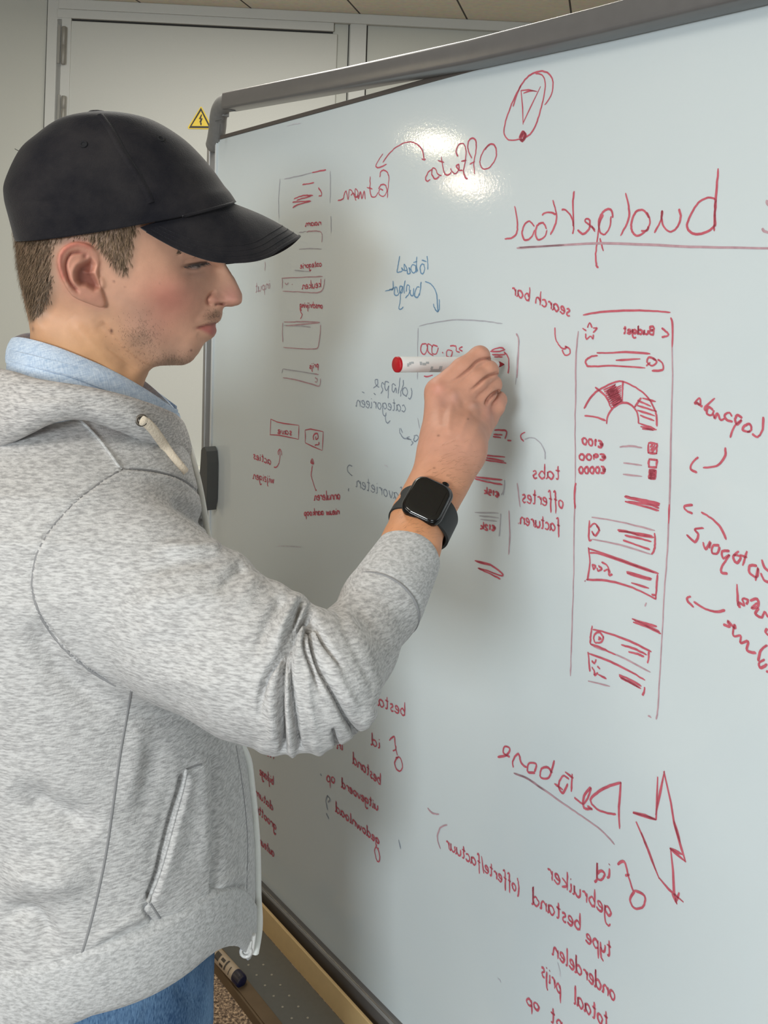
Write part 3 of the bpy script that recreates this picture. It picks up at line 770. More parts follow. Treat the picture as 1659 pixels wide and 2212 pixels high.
S.cstroke([(423, 709), (434, 706), (450, 701.5), (466, 699)], 2.2, (0.20, 0.045, 0.04), 0.9, (0.15, 0))
S.cpoly([(407, 577), (416, 572.5), (430, 569.5), (432, 577), (426, 580), (415, 580)], 2.5, (0.50, 0.42, 0.40), 0.8)
S.cpoly([(424, 571), (432, 569), (436, 573), (432, 579), (426, 580)], 2.5, (0.07, 0.045, 0.035), 0.9)
S.cstroke([(390, 577), (402, 573), (418, 570.5), (434, 567.5), (449, 567.5)], 3.0, (0.035, 0.02, 0.016), 0.95, (0.35, 0.05))
S.cstroke([(434, 571), (442, 570), (449, 569)], 4, (0.07, 0.035, 0.025), 0.85)  # shadow and lashes at the inner eye, put into the colour
S.cstroke([(400, 579), (415, 582), (432, 581)], 1.8, (0.25, 0.12, 0.09), 0.6)
S.cblob((397, 540), (13, 6), (0.20, 0.12, 0.09), 0.6)
S.cstroke([(466, 630), (457, 635), (448, 645), (450, 655), (458, 659)], 3, (0.36, 0.14, 0.105), 0.65, (0.3, 0.2)); S.cstroke([(463, 659), (474, 656.5), (488, 658.5)], 2.2, (0.16, 0.05, 0.04), 0.8)
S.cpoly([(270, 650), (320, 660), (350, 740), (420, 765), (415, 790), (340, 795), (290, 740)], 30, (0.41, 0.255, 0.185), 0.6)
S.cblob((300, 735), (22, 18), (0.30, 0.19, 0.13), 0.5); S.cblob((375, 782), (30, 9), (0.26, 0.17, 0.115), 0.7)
S.cpoly([(428, 700), (452, 680), (474, 668), (477, 690), (455, 696)], 8, (0.36, 0.21, 0.14), 0.65); S.cblob((467, 674), (7, 7), (0.20, 0.125, 0.075), 0.6)
for c, r, k in (((240.5, 715), (3.4, 4.6), 1), ((413, 757), (2.6, 2.6), 0.9), ((246, 608), (2.6, 2.6), 0.7), ((270, 620), (2.2, 2.2), 0.4), ((266, 600), (2, 2), 0.35), ((71, 711), (3, 5), 0.6), ((345, 612), (2, 2), .3)):
    S.cblob(c, r, (0.13, 0.06, 0.045), k)
HAIRP = [(302, 470), (297, 500), (291, 540), (284, 572), (272, 593), (258, 590), (245, 574), (235, 560), (222, 545), (205, 526), (180, 515), (150, 515), (130, 527), (119, 550), (120, 590), (118, 625), (111, 652), (100, 669), (82, 688), (63, 690), (50, 655), (38, 610), (26, 560), (20, 470)]
S.cpoly(HAIRP, 16, (0.27, 0.185, 0.13), 0.85)
S.cpoly([(40, 560), (110, 560), (110, 640), (80, 680), (60, 680)], 30, (0.17, 0.115, 0.075), 0.6)
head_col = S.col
# far half of the scalp gets the same hair shade
rel = Vh - HC; far = rel @ HN < -0.004
mir = hw(rel[:, 0] * HF[0] + rel[:, 1] * HF[1], -(rel @ HN), rel[:, 2]); muv = proj(mir)
mk_ = far & inside(muv[:, 0], muv[:, 1], np.array(HAIRP)); head_col[mk_] = (0.22, 0.15, 0.10)
mk_ = far & ~inside(muv[:, 0], muv[:, 1], np.array(HAIRP)); head_col[mk_] = (0.58, 0.33, 0.235)

def skin_mat():
    m, nt, bs = mat_new('skin')
    at = nt.nodes.new('ShaderNodeVertexColor'); at.layer_name = 'tint'
    tc = nt.nodes.new('ShaderNodeTexCoord'); n = nt.nodes.new('ShaderNodeTexNoise'); n.inputs['Scale'].default_value = 90; n.inputs['Detail'].default_value = 6
    mr_ = nt.nodes.new('ShaderNodeMapRange'); mr_.inputs['From Min'].default_value = 0.3; mr_.inputs['From Max'].default_value = 0.7; mr_.inputs['To Min'].default_value = 0.94; mr_.inputs['To Max'].default_value = 1.05
    mx = nt.nodes.new('ShaderNodeMix'); mx.data_type = 'RGBA'; mx.blend_type = 'MULTIPLY'; mx.inputs['Factor'].default_value = 1
    nt.links.new(tc.outputs['Object'], n.inputs['Vector']); nt.links.new(n.outputs['Fac'], mr_.inputs['Value'])
    nt.links.new(at.outputs['Color'], mx.inputs['A']); nt.links.new(mr_.outputs['Result'], mx.inputs['B']); nt.links.new(mx.outputs['Result'], bs.inputs['Base Color'])
    bs.inputs['Roughness'].default_value = 0.52; bs.inputs['Specular IOR Level'].default_value = 0.35
    bs.inputs['Subsurface Weight'].default_value = 0.12; bs.inputs['Subsurface Radius'].default_value = (1.0, 0.35, 0.2); bs.inputs['Subsurface Scale'].default_value = 0.006
    n2 = nt.nodes.new('ShaderNodeTexNoise'); n2.inputs['Scale'].default_value = 700; n2.inputs['Detail'].default_value = 3
    nt.links.new(tc.outputs['Object'], n2.inputs['Vector'])
    bp = nt.nodes.new('ShaderNodeBump'); bp.inputs['Strength'].default_value = 0.18; bp.inputs['Distance'].default_value = 0.0006
    nt.links.new(n2.outputs['Fac'], bp.inputs['Height']); nt.links.new(bp.outputs['Normal'], bs.inputs['Normal'])
    return m
M_skin = skin_mat()
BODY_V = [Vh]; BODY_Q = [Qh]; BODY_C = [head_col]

# ------------------------------------------------------------------ hair: short strands over the scalp
def hair_mat():
    m, nt, bs = mat_new('short_brown_hair')
    at = nt.nodes.new('ShaderNodeVertexColor'); at.layer_name = 'tint'
    nt.links.new(at.outputs['Color'], bs.inputs['Base Color']); bs.inputs['Roughness'].default_value = 0.55; bs.inputs['Specular IOR Level'].default_value = 0.3
    return m
Nh = vnormals(Vh, Qh); rel = Vh - HC; nside = np.where(rel @ HN >= 0, 1.0, -1.0)
mir = hw(rel[:, 0] * HF[0] + rel[:, 1] * HF[1], np.abs(rel @ HN), rel[:, 2]); muv = proj(mir)
dhp, _ = seg_dist(muv[:, 0], muv[:, 1], HAIRP, True); inh = inside(muv[:, 0], muv[:, 1], np.array(HAIRP))
prob = np.where(inh, np.clip(dhp / 14, 0.06, 1), np.clip(0.05 - dhp / 120, 0, 1))
prob *= np.where(muv[:, 1] < 470, 0, 1)
earm = inside(muv[:, 0], muv[:, 1], np.array(EAR)); prob[earm] = 0
prob *= 1 - 0.45 * np.exp(-((muv[:, 0] - 125) / 22) ** 2)          # the fade around the ear
cand = np.where(RNG.random(len(Vh)) < prob * 0.55)[0]
hv = []; hf = []; hc = []
for i in cand:
    p = Vh[i] + RNG.normal(0, 0.0006, 3); n_ = Nh[i]
    back = 1.0 if muv[i, 0] < 240 else 0.3
    d = -UP * 1.0 - HF * (0.35 * back) + RNG.normal(0, 0.16, 3); d = d - n_ * np.dot(d, n_); d = nrm(d)
    L = RNG.uniform(0.006, 0.011) * (1.0 if muv[i, 0] < 110 or muv[i, 0] > 200 else 0.7)
    if dhp[i] < 8: L *= 0.7
    lift = RNG.uniform(0.12, 0.32)
    sd = nrm(np.cross(d, n_)) * RNG.uniform(0.00022, 0.00036)
    b = len(hv); p0 = p - n_ * 0.0006; p1 = p + d * L * 0.55 + n_ * L * lift * 0.8; p2 = p + d * L + n_ * L * lift
    hv += [p0 - sd, p0 + sd, p1 - sd * 0.8, p1 + sd * 0.8, p2]
    hf += [(b, b + 1, b + 3, b + 2), (b + 2, b + 3, b + 4)]
    c0 = np.array([0.115, 0.076, 0.046]) * RNG.uniform(0.5, 1.7)
    if muv[i, 0] > 120: c0 = c0 * 1.25
    hc += [c0] * 5
# eyelashes and the tail of the eyebrow
def lash(u, v, n0, du, dv, L, c=(0.03, 0.018, 0.012), w=0.0003):
    a, z = hp(u, v, n0); p = hw(a, n0, z); d = nrm(HF * du - UP * dv + HN * 0.25); sd = nrm(np.cross(d, HN)) * w
    b = len(hv); hv.extend([p - sd, p + sd, p + d * L]); hf.append((b, b + 1, b + 2)); hc.extend([np.array(c)] * 3)
bvh_h = BVHTree.FromPolygons([tuple(v) for v in Vh], [tuple(int(i) for i in q) for q in Qh])
def cast(bvh, u, v):
    d = rayd(u, v); h = bvh.ray_cast(Vector(CAM), Vector(d))
    return (np.array(h[0]), np.array(h[1])) if h[0] is not None else (None, None)
for u, v in [(x, 577 - (x - 390) * 0.16) for x in np.linspace(396, 450, 46)]:
    p, n_ = cast(bvh_h, u, v)
    if p is None: continue
    d = nrm(HF * RNG.uniform(0.5, 1) - UP * RNG.uniform(0.3, 0.8) + HN * 0.35); L = RNG.uniform(0.003, 0.006); sd = nrm(np.cross(d, HN)) * 0.00028
    b = len(hv); p = p - HN * 0.0003; hv.extend([p - sd, p + sd, p + d * L]); hf.append((b, b + 1, b + 2)); hc.extend([np.array((0.03, 0.018, 0.012))] * 3)
for k in range(170):
    u = RNG.uniform(384, 450); v = 541 + (u - 384) * 0.07 + RNG.normal(0, 3.2)
    p, n_ = cast(bvh_h, u, v)
    if p is None: continue
    d = nrm(-HF * 0.9 - UP * RNG.uniform(-0.1, 0.5) + n_ * 0.25); L = RNG.uniform(0.005, 0.009); sd = nrm(np.cross(d, HN)) * 0.00028
    b = len(hv); hv.extend([p - sd, p + sd, p + d * L]); hf.append((b, b + 1, b + 2)); hc.extend([np.array((0.085, 0.055, 0.035))] * 3)
# stubble
for k in range(1500):
    if k % 3 == 0: u, v = RNG.normal(305, 24), RNG.normal(725, 24)
    elif k % 3 == 1: u, v = RNG.normal(375, 28), RNG.normal(778, 9)
    else: u, v = RNG.normal(460, 10), RNG.normal(682, 7)
    p, n_ = cast(bvh_h, u, v)
    if p is None: continue
    d = nrm(-UP * 0.8 + RNG.normal(0, 0.5, 3) + n_ * 0.35); L = RNG.uniform(0.0012, 0.0028); sd = nrm(np.cross(d, n_)) * 0.00009
    b = len(hv); hv.extend([p - sd, p + sd, p + d * L]); hf.append((b, b + 1, b + 2)); hc.extend([np.array((0.13, 0.082, 0.055))] * 3)
hair = ppart(mesh_obj('hair', np.array(hv), hf, hair_mat(), None, False, np.array(hc)))
hair['label'] = 'short brown faded hair, eyelashes and stubble'

# ------------------------------------------------------------------ cap
def cap_mat():
    m, nt, bs = mat_new('washed_navy_cotton')
    tc = nt.nodes.new('ShaderNodeTexCoord'); n = nt.nodes.new('ShaderNodeTexNoise'); n.inputs['Scale'].default_value = 22; n.inputs['Detail'].default_value = 7; n.inputs['Roughness'].default_value = 0.65
    r = nt.nodes.new('ShaderNodeValToRGB'); e = r.color_ramp.elements
    e[0].position = 0.35; e[0].color = (0.0065, 0.0063, 0.0098, 1); e[1].position = 0.72; e[1].color = (0.023, 0.0205, 0.022, 1)
    nt.links.new(tc.outputs['Object'], n.inputs['Vector']); nt.links.new(n.outputs['Fac'], r.inputs['Fac']); nt.links.new(r.outputs['Color'], bs.inputs['Base Color'])
    bs.inputs['Roughness'].default_value = 0.85; bs.inputs['Sheen Weight'].default_value = 0.15; bs.inputs['Sheen Roughness'].default_value = 0.4; bs.inputs['Specular IOR Level'].default_value = 0.2
    w = nt.nodes.new('ShaderNodeTexNoise'); w.inputs['Scale'].default_value = 900; w.inputs['Detail'].default_value = 2
    nt.links.new(tc.outputs['Object'], w.inputs['Vector'])
    bp = nt.nodes.new('ShaderNodeBump'); bp.inputs['Strength'].default_value = 0.5; bp.inputs['Distance'].default_value = 0.0008
    nt.links.new(w.outputs['Fac'], bp.inputs['Height']); nt.links.new(bp.outputs['Normal'], bs.inputs['Normal'])
    return m
M_cap = cap_mat(); M_capin = simple('cap_lining_black', (0.008, 0.008, 0.010), 0.9)
RG = [((36, 522), (507, 438), .0830, .0085), ((22, 472), (494, 418), .0845, .0075), ((11, 428), (482, 403), .0835, .006), ((13, 392), (459, 370), .0830, .003), ((42, 330), (430, 336), .0765, .001), ((76, 298), (394, 303), .0690, 0), ((120, 267), (340, 270), .0560, 0), ((168, 252), (287, 254), .034, 0), ((200, 247.5), (243, 248), .012, 0), ((217, 247), (222, 247), .001, 0)]
back = spline(np.array([hp(*r[0]) for r in RG]), 8); front = spline(np.array([hp(*r[1]) for r in RG]), 8)
wl = spline(np.array([[r[2], r[3]] for r in RG]), 8)
NT = 144; TH = np.linspace(0, 2 * math.pi, NT + 1)[:-1]
def cap_pt(i, th, grow=0.0):
    pb, pf = back[i], front[i]; c = (pb + pf) / 2; hl = np.linalg.norm(pf - pb) / 2 + grow; ev = (pf - pb) / max(np.linalg.norm(pf - pb), 1e-9)
    ct, st_ = np.cos(th), np.sin(th); ex = 2 / (2.25 + 0.6 * max(0, 1 - i / 26))
    ca = np.sign(ct) * np.abs(ct) ** ex; sa = np.sign(st_) * np.abs(st_) ** ex
    dn = np.array([ev[1], -ev[0]])
    az = c + ev * hl * ca + dn * wl[i, 1] * sa * sa
    return hw(az[0], (wl[i, 0] + grow) * sa, az[1])
rings = [[cap_pt(i, t) for t in TH] for i in range(len(back))]
inner = [[cap_pt(i, t, -0.003) for t in TH] for i in (12, 6, 2)] + [[cap_pt(0, t, -0.0025) for t in TH]]
allr = inner + rings
Vc = np.array([q for R in allr for q in R]); Fcp = []
for i in range(len(allr) - 1):
    for k in range(NT): Fcp.append((i * NT + k, i * NT + (k + 1) % NT, (i + 1) * NT + (k + 1) % NT, (i + 1) * NT + k))
Qc = np.array(Fcp)
if (vnormals(Vc, Qc)[len(inner) * NT + 30 * NT + 36] @ HN) < 0: Qc = Qc[:, ::-1]
S = Sculpt(Vc, Qc, minface=0.0)
S.stroke([(205, 418), (260, 424), (318, 438)], 7, -0.0012); S.stroke([(40, 430), (90, 436), (150, 425)], 7, -0.0010); S.blob((98, 437), (16, 5), -0.0012)
S.stroke([(330, 440), (370, 432), (420, 420)], 12, -0.0016); S.stroke([(300, 482), (320, 462), (332, 445)], 6, -0.0016)
S.stroke([(225, 262), (270, 340), (306, 395)], 20, 0.0010); S.stroke([(80, 330), (70, 380), (60, 430)], 14, -0.0009)
S.stroke([(60, 480), (150, 470), (260, 462)], 9, 0.0007)
Vc = S.done()
cap = ppart(mesh_obj('cap', Vc, Qc, M_cap)); cap['label'] = 'washed navy baseball cap'
bvh_c = BVHTree.FromPolygons([tuple(v) for v in Vc], [tuple(int(i) for i in q) for q in Qc])
def on_surf(bvh, pts, n=8, lift=0.0, smooth=True):
    out = []; nr = []
    for u, v in (spline(pts, n) if smooth else pts):
        p, n_ = cast(bvh, u, v)
        if p is not None:
            if n_ @ (CAM - p) < 0: n_ = -n_
            out.append(p + n_ * lift); nr.append(n_)
    cut = [0] + [i for i in range(1, len(out)) if np.linalg.norm(out[i] - out[i - 1]) > 0.022] + [len(out)]      # keep the longest run on one surface
    a, b = max(zip(cut[:-1], cut[1:]), key=lambda t: t[1] - t[0])
    return out[a:b], nr[a:b]
def seam(bvh, pts, r, name, mat, parent, flat=0.5, lift=0.0, n=8):
    o, nr = on_surf(bvh, pts, n, lift)
    mb = MB(); mb.tube(o, r, 8, True, flat, np.array(nr)); ob = mb.build(name, mat, None, True); ob.parent = parent
    if parent.parent is person: ob.matrix_parent_inverse = p_inv
    return ob
def sub(o, parent):
    o.parent = parent; o.matrix_parent_inverse = p_inv; return o
seam(bvh_c, [(217, 249), (238, 280), (262, 325), (293, 374), (318, 418), (326, 438)], 0.0032, 'panel_seam', M_cap, cap, 0.55)
seam(bvh_c, [(226, 249), (247, 280), (271, 325), (302, 374), (325, 418)], 0.0008, 'seam_stitching', M_capin, cap, 0.6)
seam(bvh_c, [(300, 489), (350, 478), (400, 466), (450, 453), (504, 438)], 0.0014, 'brim_seam', M_cap, cap, 0.7)
# button
bt = hw(*[hp(210, 246)[0], 0, hp(210, 247)[1]]); mb = MB(); mb.lathe(bt - UP * 0.002, nrm(UP - HF * 0.05), [(0, 0.009), (0.003, 0.0092), (0.005, 0.007), (0.0058, 0.003)], 24); sub(mb.build('button', M_cap, None, True), cap)
for u, v in ((181, 312), (347, 300)):
    p, n_ = cast(bvh_c, u, v)
    mb = MB(); aa = nrm(np.cross(n_, UP)); bb = np.cross(n_, aa)
    mb.tube([p + n_ * 0.0004 + 0.0026 * (math.cos(t) * aa + math.sin(t) * bb) for t in np.linspace(0, 2 * math.pi, 17)], 0.0008, 8); sub(mb.build('eyelet', M_capin, None, True), cap)
    mb = MB(); mb.add([p + n_ * 0.0005 + 0.0024 * (math.cos(t) * aa + math.sin(t) * bb) for t in np.linspace(0, 2 * math.pi, 13)[:-1]], [tuple(range(12))]); sub(mb.build('eyelet_hole', M_capin), cap)
# loose thread
mb = MB(); a0, z0 = hp(52, 333); a1, z1 = hp(38, 328); mb.tube([hw(a0, 0.02, z0), hw((a0 + a1) / 2, 0.021, (z0 + z1) / 2 - 0.0005), hw(a1, 0.022, z1)], 0.0003, 5); sub(mb.build('loose_thread', M_cap), cap)
# brim
OUT = [((648, 511), 0.0), ((641, 516), .014), ((627, 524), .027), ((607, 536), .041), ((585, 550), .054), ((555, 561.5), .065), ((510, 566.5), .0735), ((465, 564), .079), ((425, 553), .0825), ((385, 537), .0835), ((345, 516), .082), ((303, 491), .0785)]
ou = spline(np.array([[*hp(u, v, n), n] for (u, v), n in OUT]), 5)
thn = np.linspace(0, 1, len(ou))
# the brim is rooted on the lower rim of the crown, from the front round to the temples
def root_th(t): return 1.16 * t
near = []
NTt = 18
for j, (a, z, n) in enumerate(ou):
    th = root_th(thn[j]); r3 = cap_pt(1, th, -0.004) - HC; ra, rn, rz = r3 @ HF, r3 @ HN, r3[2] - 0.0005
    row = []
    for k in range(NTt + 1):
        t = k / NTt; bul = math.sin(math.pi * t) * 0.0035
        row.append((ra + (a - ra) * t, rn + (n - rn) * t + bul * 0.3 * thn[j], rz + (z - rz) * t + bul * (1 - 0.6 * thn[j])))
    near.append(row)
rows = [[(a, -n, z - 0.0075 * math.sin(math.pi * min(1, abs(n) / 0.066)) * (k / NTt) ** 2) for k, (a, n, z) in enumerate(r)] for r in near[::-1][:-1]] + near
topg = np.array([[hw(a, n, z) for a, n, z in r] for r in rows])
nr_, nc_ = topg.shape[:2]
gu = np.gradient(topg, axis=0); gv = np.gradient(topg, axis=1); gn = np.cross(gu, gv); gn /= np.linalg.norm(gn, axis=2)[:, :, None]
if gn[nr_ // 2, nc_ // 2, 2] < 0: gn = -gn
edge_t = np.ones((nr_, nc_, 1)); 
botg = topg - gn * 0.0032
Vb = np.concatenate([topg.reshape(-1, 3), botg.reshape(-1, 3)]); Fb = []; nb = nr_ * nc_
for i in range(nr_ - 1):
    for k in range(nc_ - 1):
        a = i * nc_ + k; Fb += [(a, a + 1, a + nc_ + 1, a + nc_), (nb + a, nb + a + nc_, nb + a + nc_ + 1, nb + a + 1)]
    a = i * nc_ + nc_ - 1; Fb.append((a, nb + a, nb + a + nc_, a + nc_))
    a = i * nc_; Fb.append((a, a + nc_, nb + a + nc_, nb + a))
for k in range(nc_ - 1):
    a = k; Fb.append((a, nb + a, nb + a + 1, a + 1)); a = (nr_ - 1) * nc_ + k; Fb.append((a, a + 1, nb + a + 1, nb + a))
brim = mesh_obj('brim', Vb, Fb, M_cap)
bm = bmesh.new(); bm.from_mesh(brim.data); bmesh.ops.recalc_face_normals(bm, faces=bm.faces); bm.to_mesh(brim.data); bm.free(); brim.data.set_sharp_from_angle(angle=math.radians(60)); sub(brim, cap)
for kk in (0.99, 0.90, 0.82, 0.74):
    k = kk * NTt; k0 = min(int(k), NTt - 1); f_ = k - k0
    ln = [topg[i, k0] * (1 - f_) + topg[i, k0 + 1] * f_ + gn[i, k0] * 0.0002 for i in range(2, nr_ - 2)]
    mb = MB(); mb.tube(ln, 0.00055 if kk < 0.95 else 0.0018, 6, True, 0.7, np.array([gn[i, k0] for i in range(2, nr_ - 2)])); sub(mb.build('brim_stitching' if kk < 0.95 else 'brim_edge', M_cap, None, True), cap)
# ================================================================== the person: writing arm and hand
ARM = [((806, 1322, 0.745), .024), ((888, 1177, 0.805), .0236), ((907, 1117, 0.833), .0234), ((932, 1072, 0.852), .0238), ((955, 1028, 0.868), .0246), ((979, 972, 0.888), .0250)]
ARMP = [(P(*c), r) for c, r in ARM]
MC = {'index': ((950, 846, .934), .0150), 'middle': ((985, 858, .934), .0142), 'ring': ((1022, 876, .944), .0132), 'pinky': ((1050, 899, .957), .0120)}
FG = {'index': [((950, 846, .934), .0140), ((1000, 798, .944), .0118), ((1036, 770, .956), .0104), ((1041, 777, .986), .0092), ((1050, 791, 1.012), .0075)],
      'middle': [((985, 858, .934), .0136), ((1028, 822, .943), .0122), ((1054, 801, .954), .0106), ((1050, 816, .980), .0094), ((1048, 812, 1.004), .0078)],
      'ring': [((1022, 876, .944), .0126), ((1046, 848, .951), .0116), ((1062, 831, .960), .0102), ((1056, 845, .982), .0092), ((1040, 842, .998), .0078)],
      'pinky': [((1050, 899, .957), .0116), ((1068, 878, .964), .0104), ((1076, 864, .972), .0088), ((1067, 874, .990), .0080), ((1050, 872, 1.000), .0070)],
      'thumb': [((955, 945, .915), .0140), ((966, 868, .965), .0130), ((1000, 825, .992), .0110), ((1052, 800, 1.008), .0088)]}
WR = P(975, 968, .889)
hx = axis_grid([(-0.045, -0.004, 0.003), (-0.004, 0.158, 0.0011)]); hy = axis_grid([(0.70, 0.80, 0.003), (0.80, 0.985, 0.0011), (0.985, 1.03, 0.0018)]); hz = axis_grid([(1.29, 1.365, 0.003), (1.365, 1.572, 0.0011)])
pn = nrm(P(985, 858, .934) - WR)
side_ax = nrm(np.cross(pn, CAM - WR))          # across the hand
flat_ax = nrm(np.cross(side_ax, pn))           # through the hand, back to palm
def hand_fn(x, y, z):
    d = None
    for (a, ra), (b, rb) in zip(ARMP[:-1], ARMP[1:]):
        c = cone(x, y, z, a, b, ra, rb); d = c if d is None else smin(d, c, 0.012)
    palm = None
    wr = {'index': -.011, 'middle': -.004, 'ring': .005, 'pinky': .0125}
    for k, (c, r) in MC.items():
        st_ = WR - side_ax * wr[k] if np.dot(side_ax, P(1050, 899, .957) - P(950, 846, .934)) < 0 else WR + side_ax * wr[k]
        q = cone(x, y, z, st_, P(*c) - flat_ax * 0.004, .0170, r * 1.0)
        palm = q if palm is None else smin(palm, q, 0.016)
    d = smin(d, palm, 0.022)
    # ball of the thumb and heel of the hand
    d = smin(d, cone(x, y, z, P(952, 955, .912), P(966, 880, .965), .0165, .0140), 0.015)
    fs = None
    for k, ch in FG.items():
        f = None
        for (a, ra), (b, rb) in zip(ch[:-1], ch[1:]):
            c = cone(x, y, z, P(*a), P(*b), ra, rb); f = c if f is None else smin(f, c, 0.004)
        fs = f if fs is None else smin(fs, f, 0.0012)
    return smin(d, fs, 0.0060)
Va, Qa = sdf_mesh(hand_fn, hx, hy, hz)
Va = relax(Va, Qa, 3, 0.5)
S = Sculpt(Va, Qa, maxY=0.99, minface=-0.1)
# creases between the fingers
S.stroke([(960, 826), (985, 820), (1012, 800), (1034, 779), (1060, 774)], 3.2, -0.0034, (0.45, 0.0))
S.stroke([(1012, 846), (1030, 834), (1052, 814), (1074, 807)], 3.4, -0.0040, (0.35, 0.0))
S.stroke([(1048, 876), (1056, 862), (1068, 850), (1078, 846)], 3.6, -0.0050, (0.25, 0.0))
# knuckles, tendons and hollows
S.blob((948, 834), (13, 11), 0.0018); S.blob((979, 855), (10, 13), 0.0026); S.blob((1021, 876), (12, 10), 0.0026); S.blob((1055, 897), (10, 14), 0.0016)
S.blob((963, 868), (13, 14), -0.0016); S.blob((1002, 872), (8, 10), -0.0012); S.blob((1040, 893), (7, 9), -0.0010)
S.stroke([(978, 868), (972, 900), (968, 940)], 7, 0.0012); S.stroke([(1018, 886), (1004, 915), (990, 950)], 7, 0.0009); S.stroke([(958, 880), (956, 920)], 8, -0.0008)
S.stroke([(1040, 908), (1018, 950), (1000, 985)], 8, 0.0007)
S.blob((1040, 757), (10, 8), 0.0012); S.blob((1060, 792), (8, 8), 0.0010); S.blob((1066, 826), (8, 8), 0.0010); S.blob((1080, 858), (8, 8), 0.0008)
for k in range(9):
    u = 958 + RNG.uniform(-30, 60); v = 985 + RNG.uniform(-30, 40)
    S.stroke([(u, v), (u + 18, v - 6), (u + 34, v - 14)], 2.5, -0.0003)
S.stroke([(880, 1160), (905, 1168), (935, 1170)], 4, -0.0004)
Va = S.done()
S = Sculpt(Va, Qa, minface=-0.5)
S.init_col((0.57, 0.285, 0.195))
S.cpoly([(760, 1000), (1010, 1050), (960, 1260), (760, 1260)], 70, (0.60, 0.275, 0.13), 0.9)  # warm reflected light put into the forearm colour
S.cblob((945, 840), (16, 18), (0.58, 0.25, 0.19), 0.6); S.cblob((981, 856), (10, 12), (0.62, 0.33, 0.26), 0.7); S.cblob((1021, 874), (11, 9), (0.64, 0.35, 0.27), 0.7)
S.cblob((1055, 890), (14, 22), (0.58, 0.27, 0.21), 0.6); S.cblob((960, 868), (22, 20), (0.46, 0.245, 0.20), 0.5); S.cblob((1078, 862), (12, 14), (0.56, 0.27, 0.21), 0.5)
S.cblob((1050, 765), (16, 10), (0.57, 0.29, 0.21), 0.5); S.cblob((990, 950), (40, 40), (0.56, 0.29, 0.21), 0.4)
for c, r in (((947, 941), (3, 2.2)), ((938, 1011), (2.6, 2.0)), ((1011, 905), (2, 2)), ((865, 1165), (2, 2))): S.cblob(c, r, (0.20, 0.09, 0.06), 0.8)
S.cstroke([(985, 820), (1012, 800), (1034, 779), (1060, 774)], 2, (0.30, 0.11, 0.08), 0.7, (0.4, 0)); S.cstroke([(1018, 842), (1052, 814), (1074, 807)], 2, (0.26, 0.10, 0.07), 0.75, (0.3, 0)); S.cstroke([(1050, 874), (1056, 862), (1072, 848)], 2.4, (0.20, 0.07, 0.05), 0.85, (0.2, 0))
BODY_V.append(Va); BODY_Q.append(Qa); BODY_C.append(S.col)
# the rest of the body under the clothes: trunk, upper arms, legs
SHN = P(150, 1150, .745)           # near shoulder
ELB = P(672, 1448, .668)
TFA = math.radians(20); TF = np.array([math.cos(TFA), math.sin(TFA), 0]); TL = np.array([math.sin(TFA), -math.cos(TFA), 0])
NB = HC + np.array([-0.055, 0.0, -0.19])                    # base of the neck
NB = NB - TF * 0.0
HIP = np.array([NB[0] + 0.01, NB[1] + 0.0, 0.93]); SHF = NB - TL * 0.165 + UP * -0.06
def core_fn(x, y, z):
    d = cone(x, y, z, NB + UP * 0.02, NB - UP * 0.10, .052, .075)
    d = smin(d, cone(x, y, z, NB - UP * 0.12, HIP, .088, .085), 0.05)
    d = smin(d, cone(x, y, z, SHN + UP * 0.005, NB - UP * 0.08, .040, .06), 0.05); d = smin(d, cone(x, y, z, SHF, NB - UP * 0.08, .045, .06), 0.05)
    d = smin(d, cone(x, y, z, SHN, ELB, .038, .026), 0.02); d = smin(d, cone(x, y, z, ELB, ARMP[0][0], .025, .024), 0.01)
    fe = SHF + np.array([-0.02, 0.035, -0.30]); fh = fe + np.array([0.01, -0.015, -0.25])
    d = smin(d, cone(x, y, z, SHF, fe, .044, .036), 0.03); d = smin(d, cone(x, y, z, fe, fh, .036, .024), 0.02)
    return d
cx_ = axis_grid([(-0.60, 0.10, 0.009)]); cy_ = axis_grid([(0.50, 1.25, 0.009)]); cz_ = axis_grid([(0.78, 1.52, 0.009)])
Vt, Qt = sdf_mesh(core_fn, cx_, cy_, cz_); Vt = relax(Vt, Qt, 2)
# the other hand hangs relaxed by the far hip
FE = SHF + np.array([-0.02, 0.035, -0.30]); FH = FE + np.array([0.01, -0.015, -0.25]); fd = nrm(np.array([0.10, -0.03, -0.99])); fo = nrm(TF - fd * (TF @ fd)); fn_ = np.cross(fd, fo)
fn_ = fn_ if fn_ @ TL > 0 else -fn_        # palm side, towards the body
def far_hand_fn(x, y, z):
    d = cone(x, y, z, FH - fd * .03, FH, .0245, .022)
    for k in range(4):
        o_ = (.024 - .0165 * k)
        d = smin(d, cone(x, y, z, FH + fo * o_ * .6, FH + fd * (.083 - .004 * abs(k - 1)) + fo * o_, .0150, .0115), .014)
    for k, L in enumerate((.072, .080, .074, .058)):
        o_ = (.024 - .0165 * k) * 1.06; p = FH + fd * (.081 - .004 * abs(k - 1)) + fo * o_; dd = fd; r = .0098 - .0004 * k
        for j, (f_, bend) in enumerate(((.46, 14), (.30, 22), (.24, 18))):
            a_ = math.radians(bend); dd = nrm(dd * math.cos(a_) + fn_ * math.sin(a_)); q = p + dd * L * f_
            d = smin(d, cone(x, y, z, p, q, r, r * .9), .0022 if j else .006); p = q; r *= .9
    p = FH + fd * .012 + fo * .020; q = p + fd * .038 + fo * .022 + fn_ * .012; e_ = q + fd * .034 + fo * .006 + fn_ * .004; g_ = e_ + fd * .026 - fo * .002
    d = smin(d, cone(x, y, z, p, q, .016, .0115), .012); d = smin(d, cone(x, y, z, q, e_, .0112, .0098), .004)
    return smin(d, cone(x, y, z, e_, g_, .0098, .0080), .003)
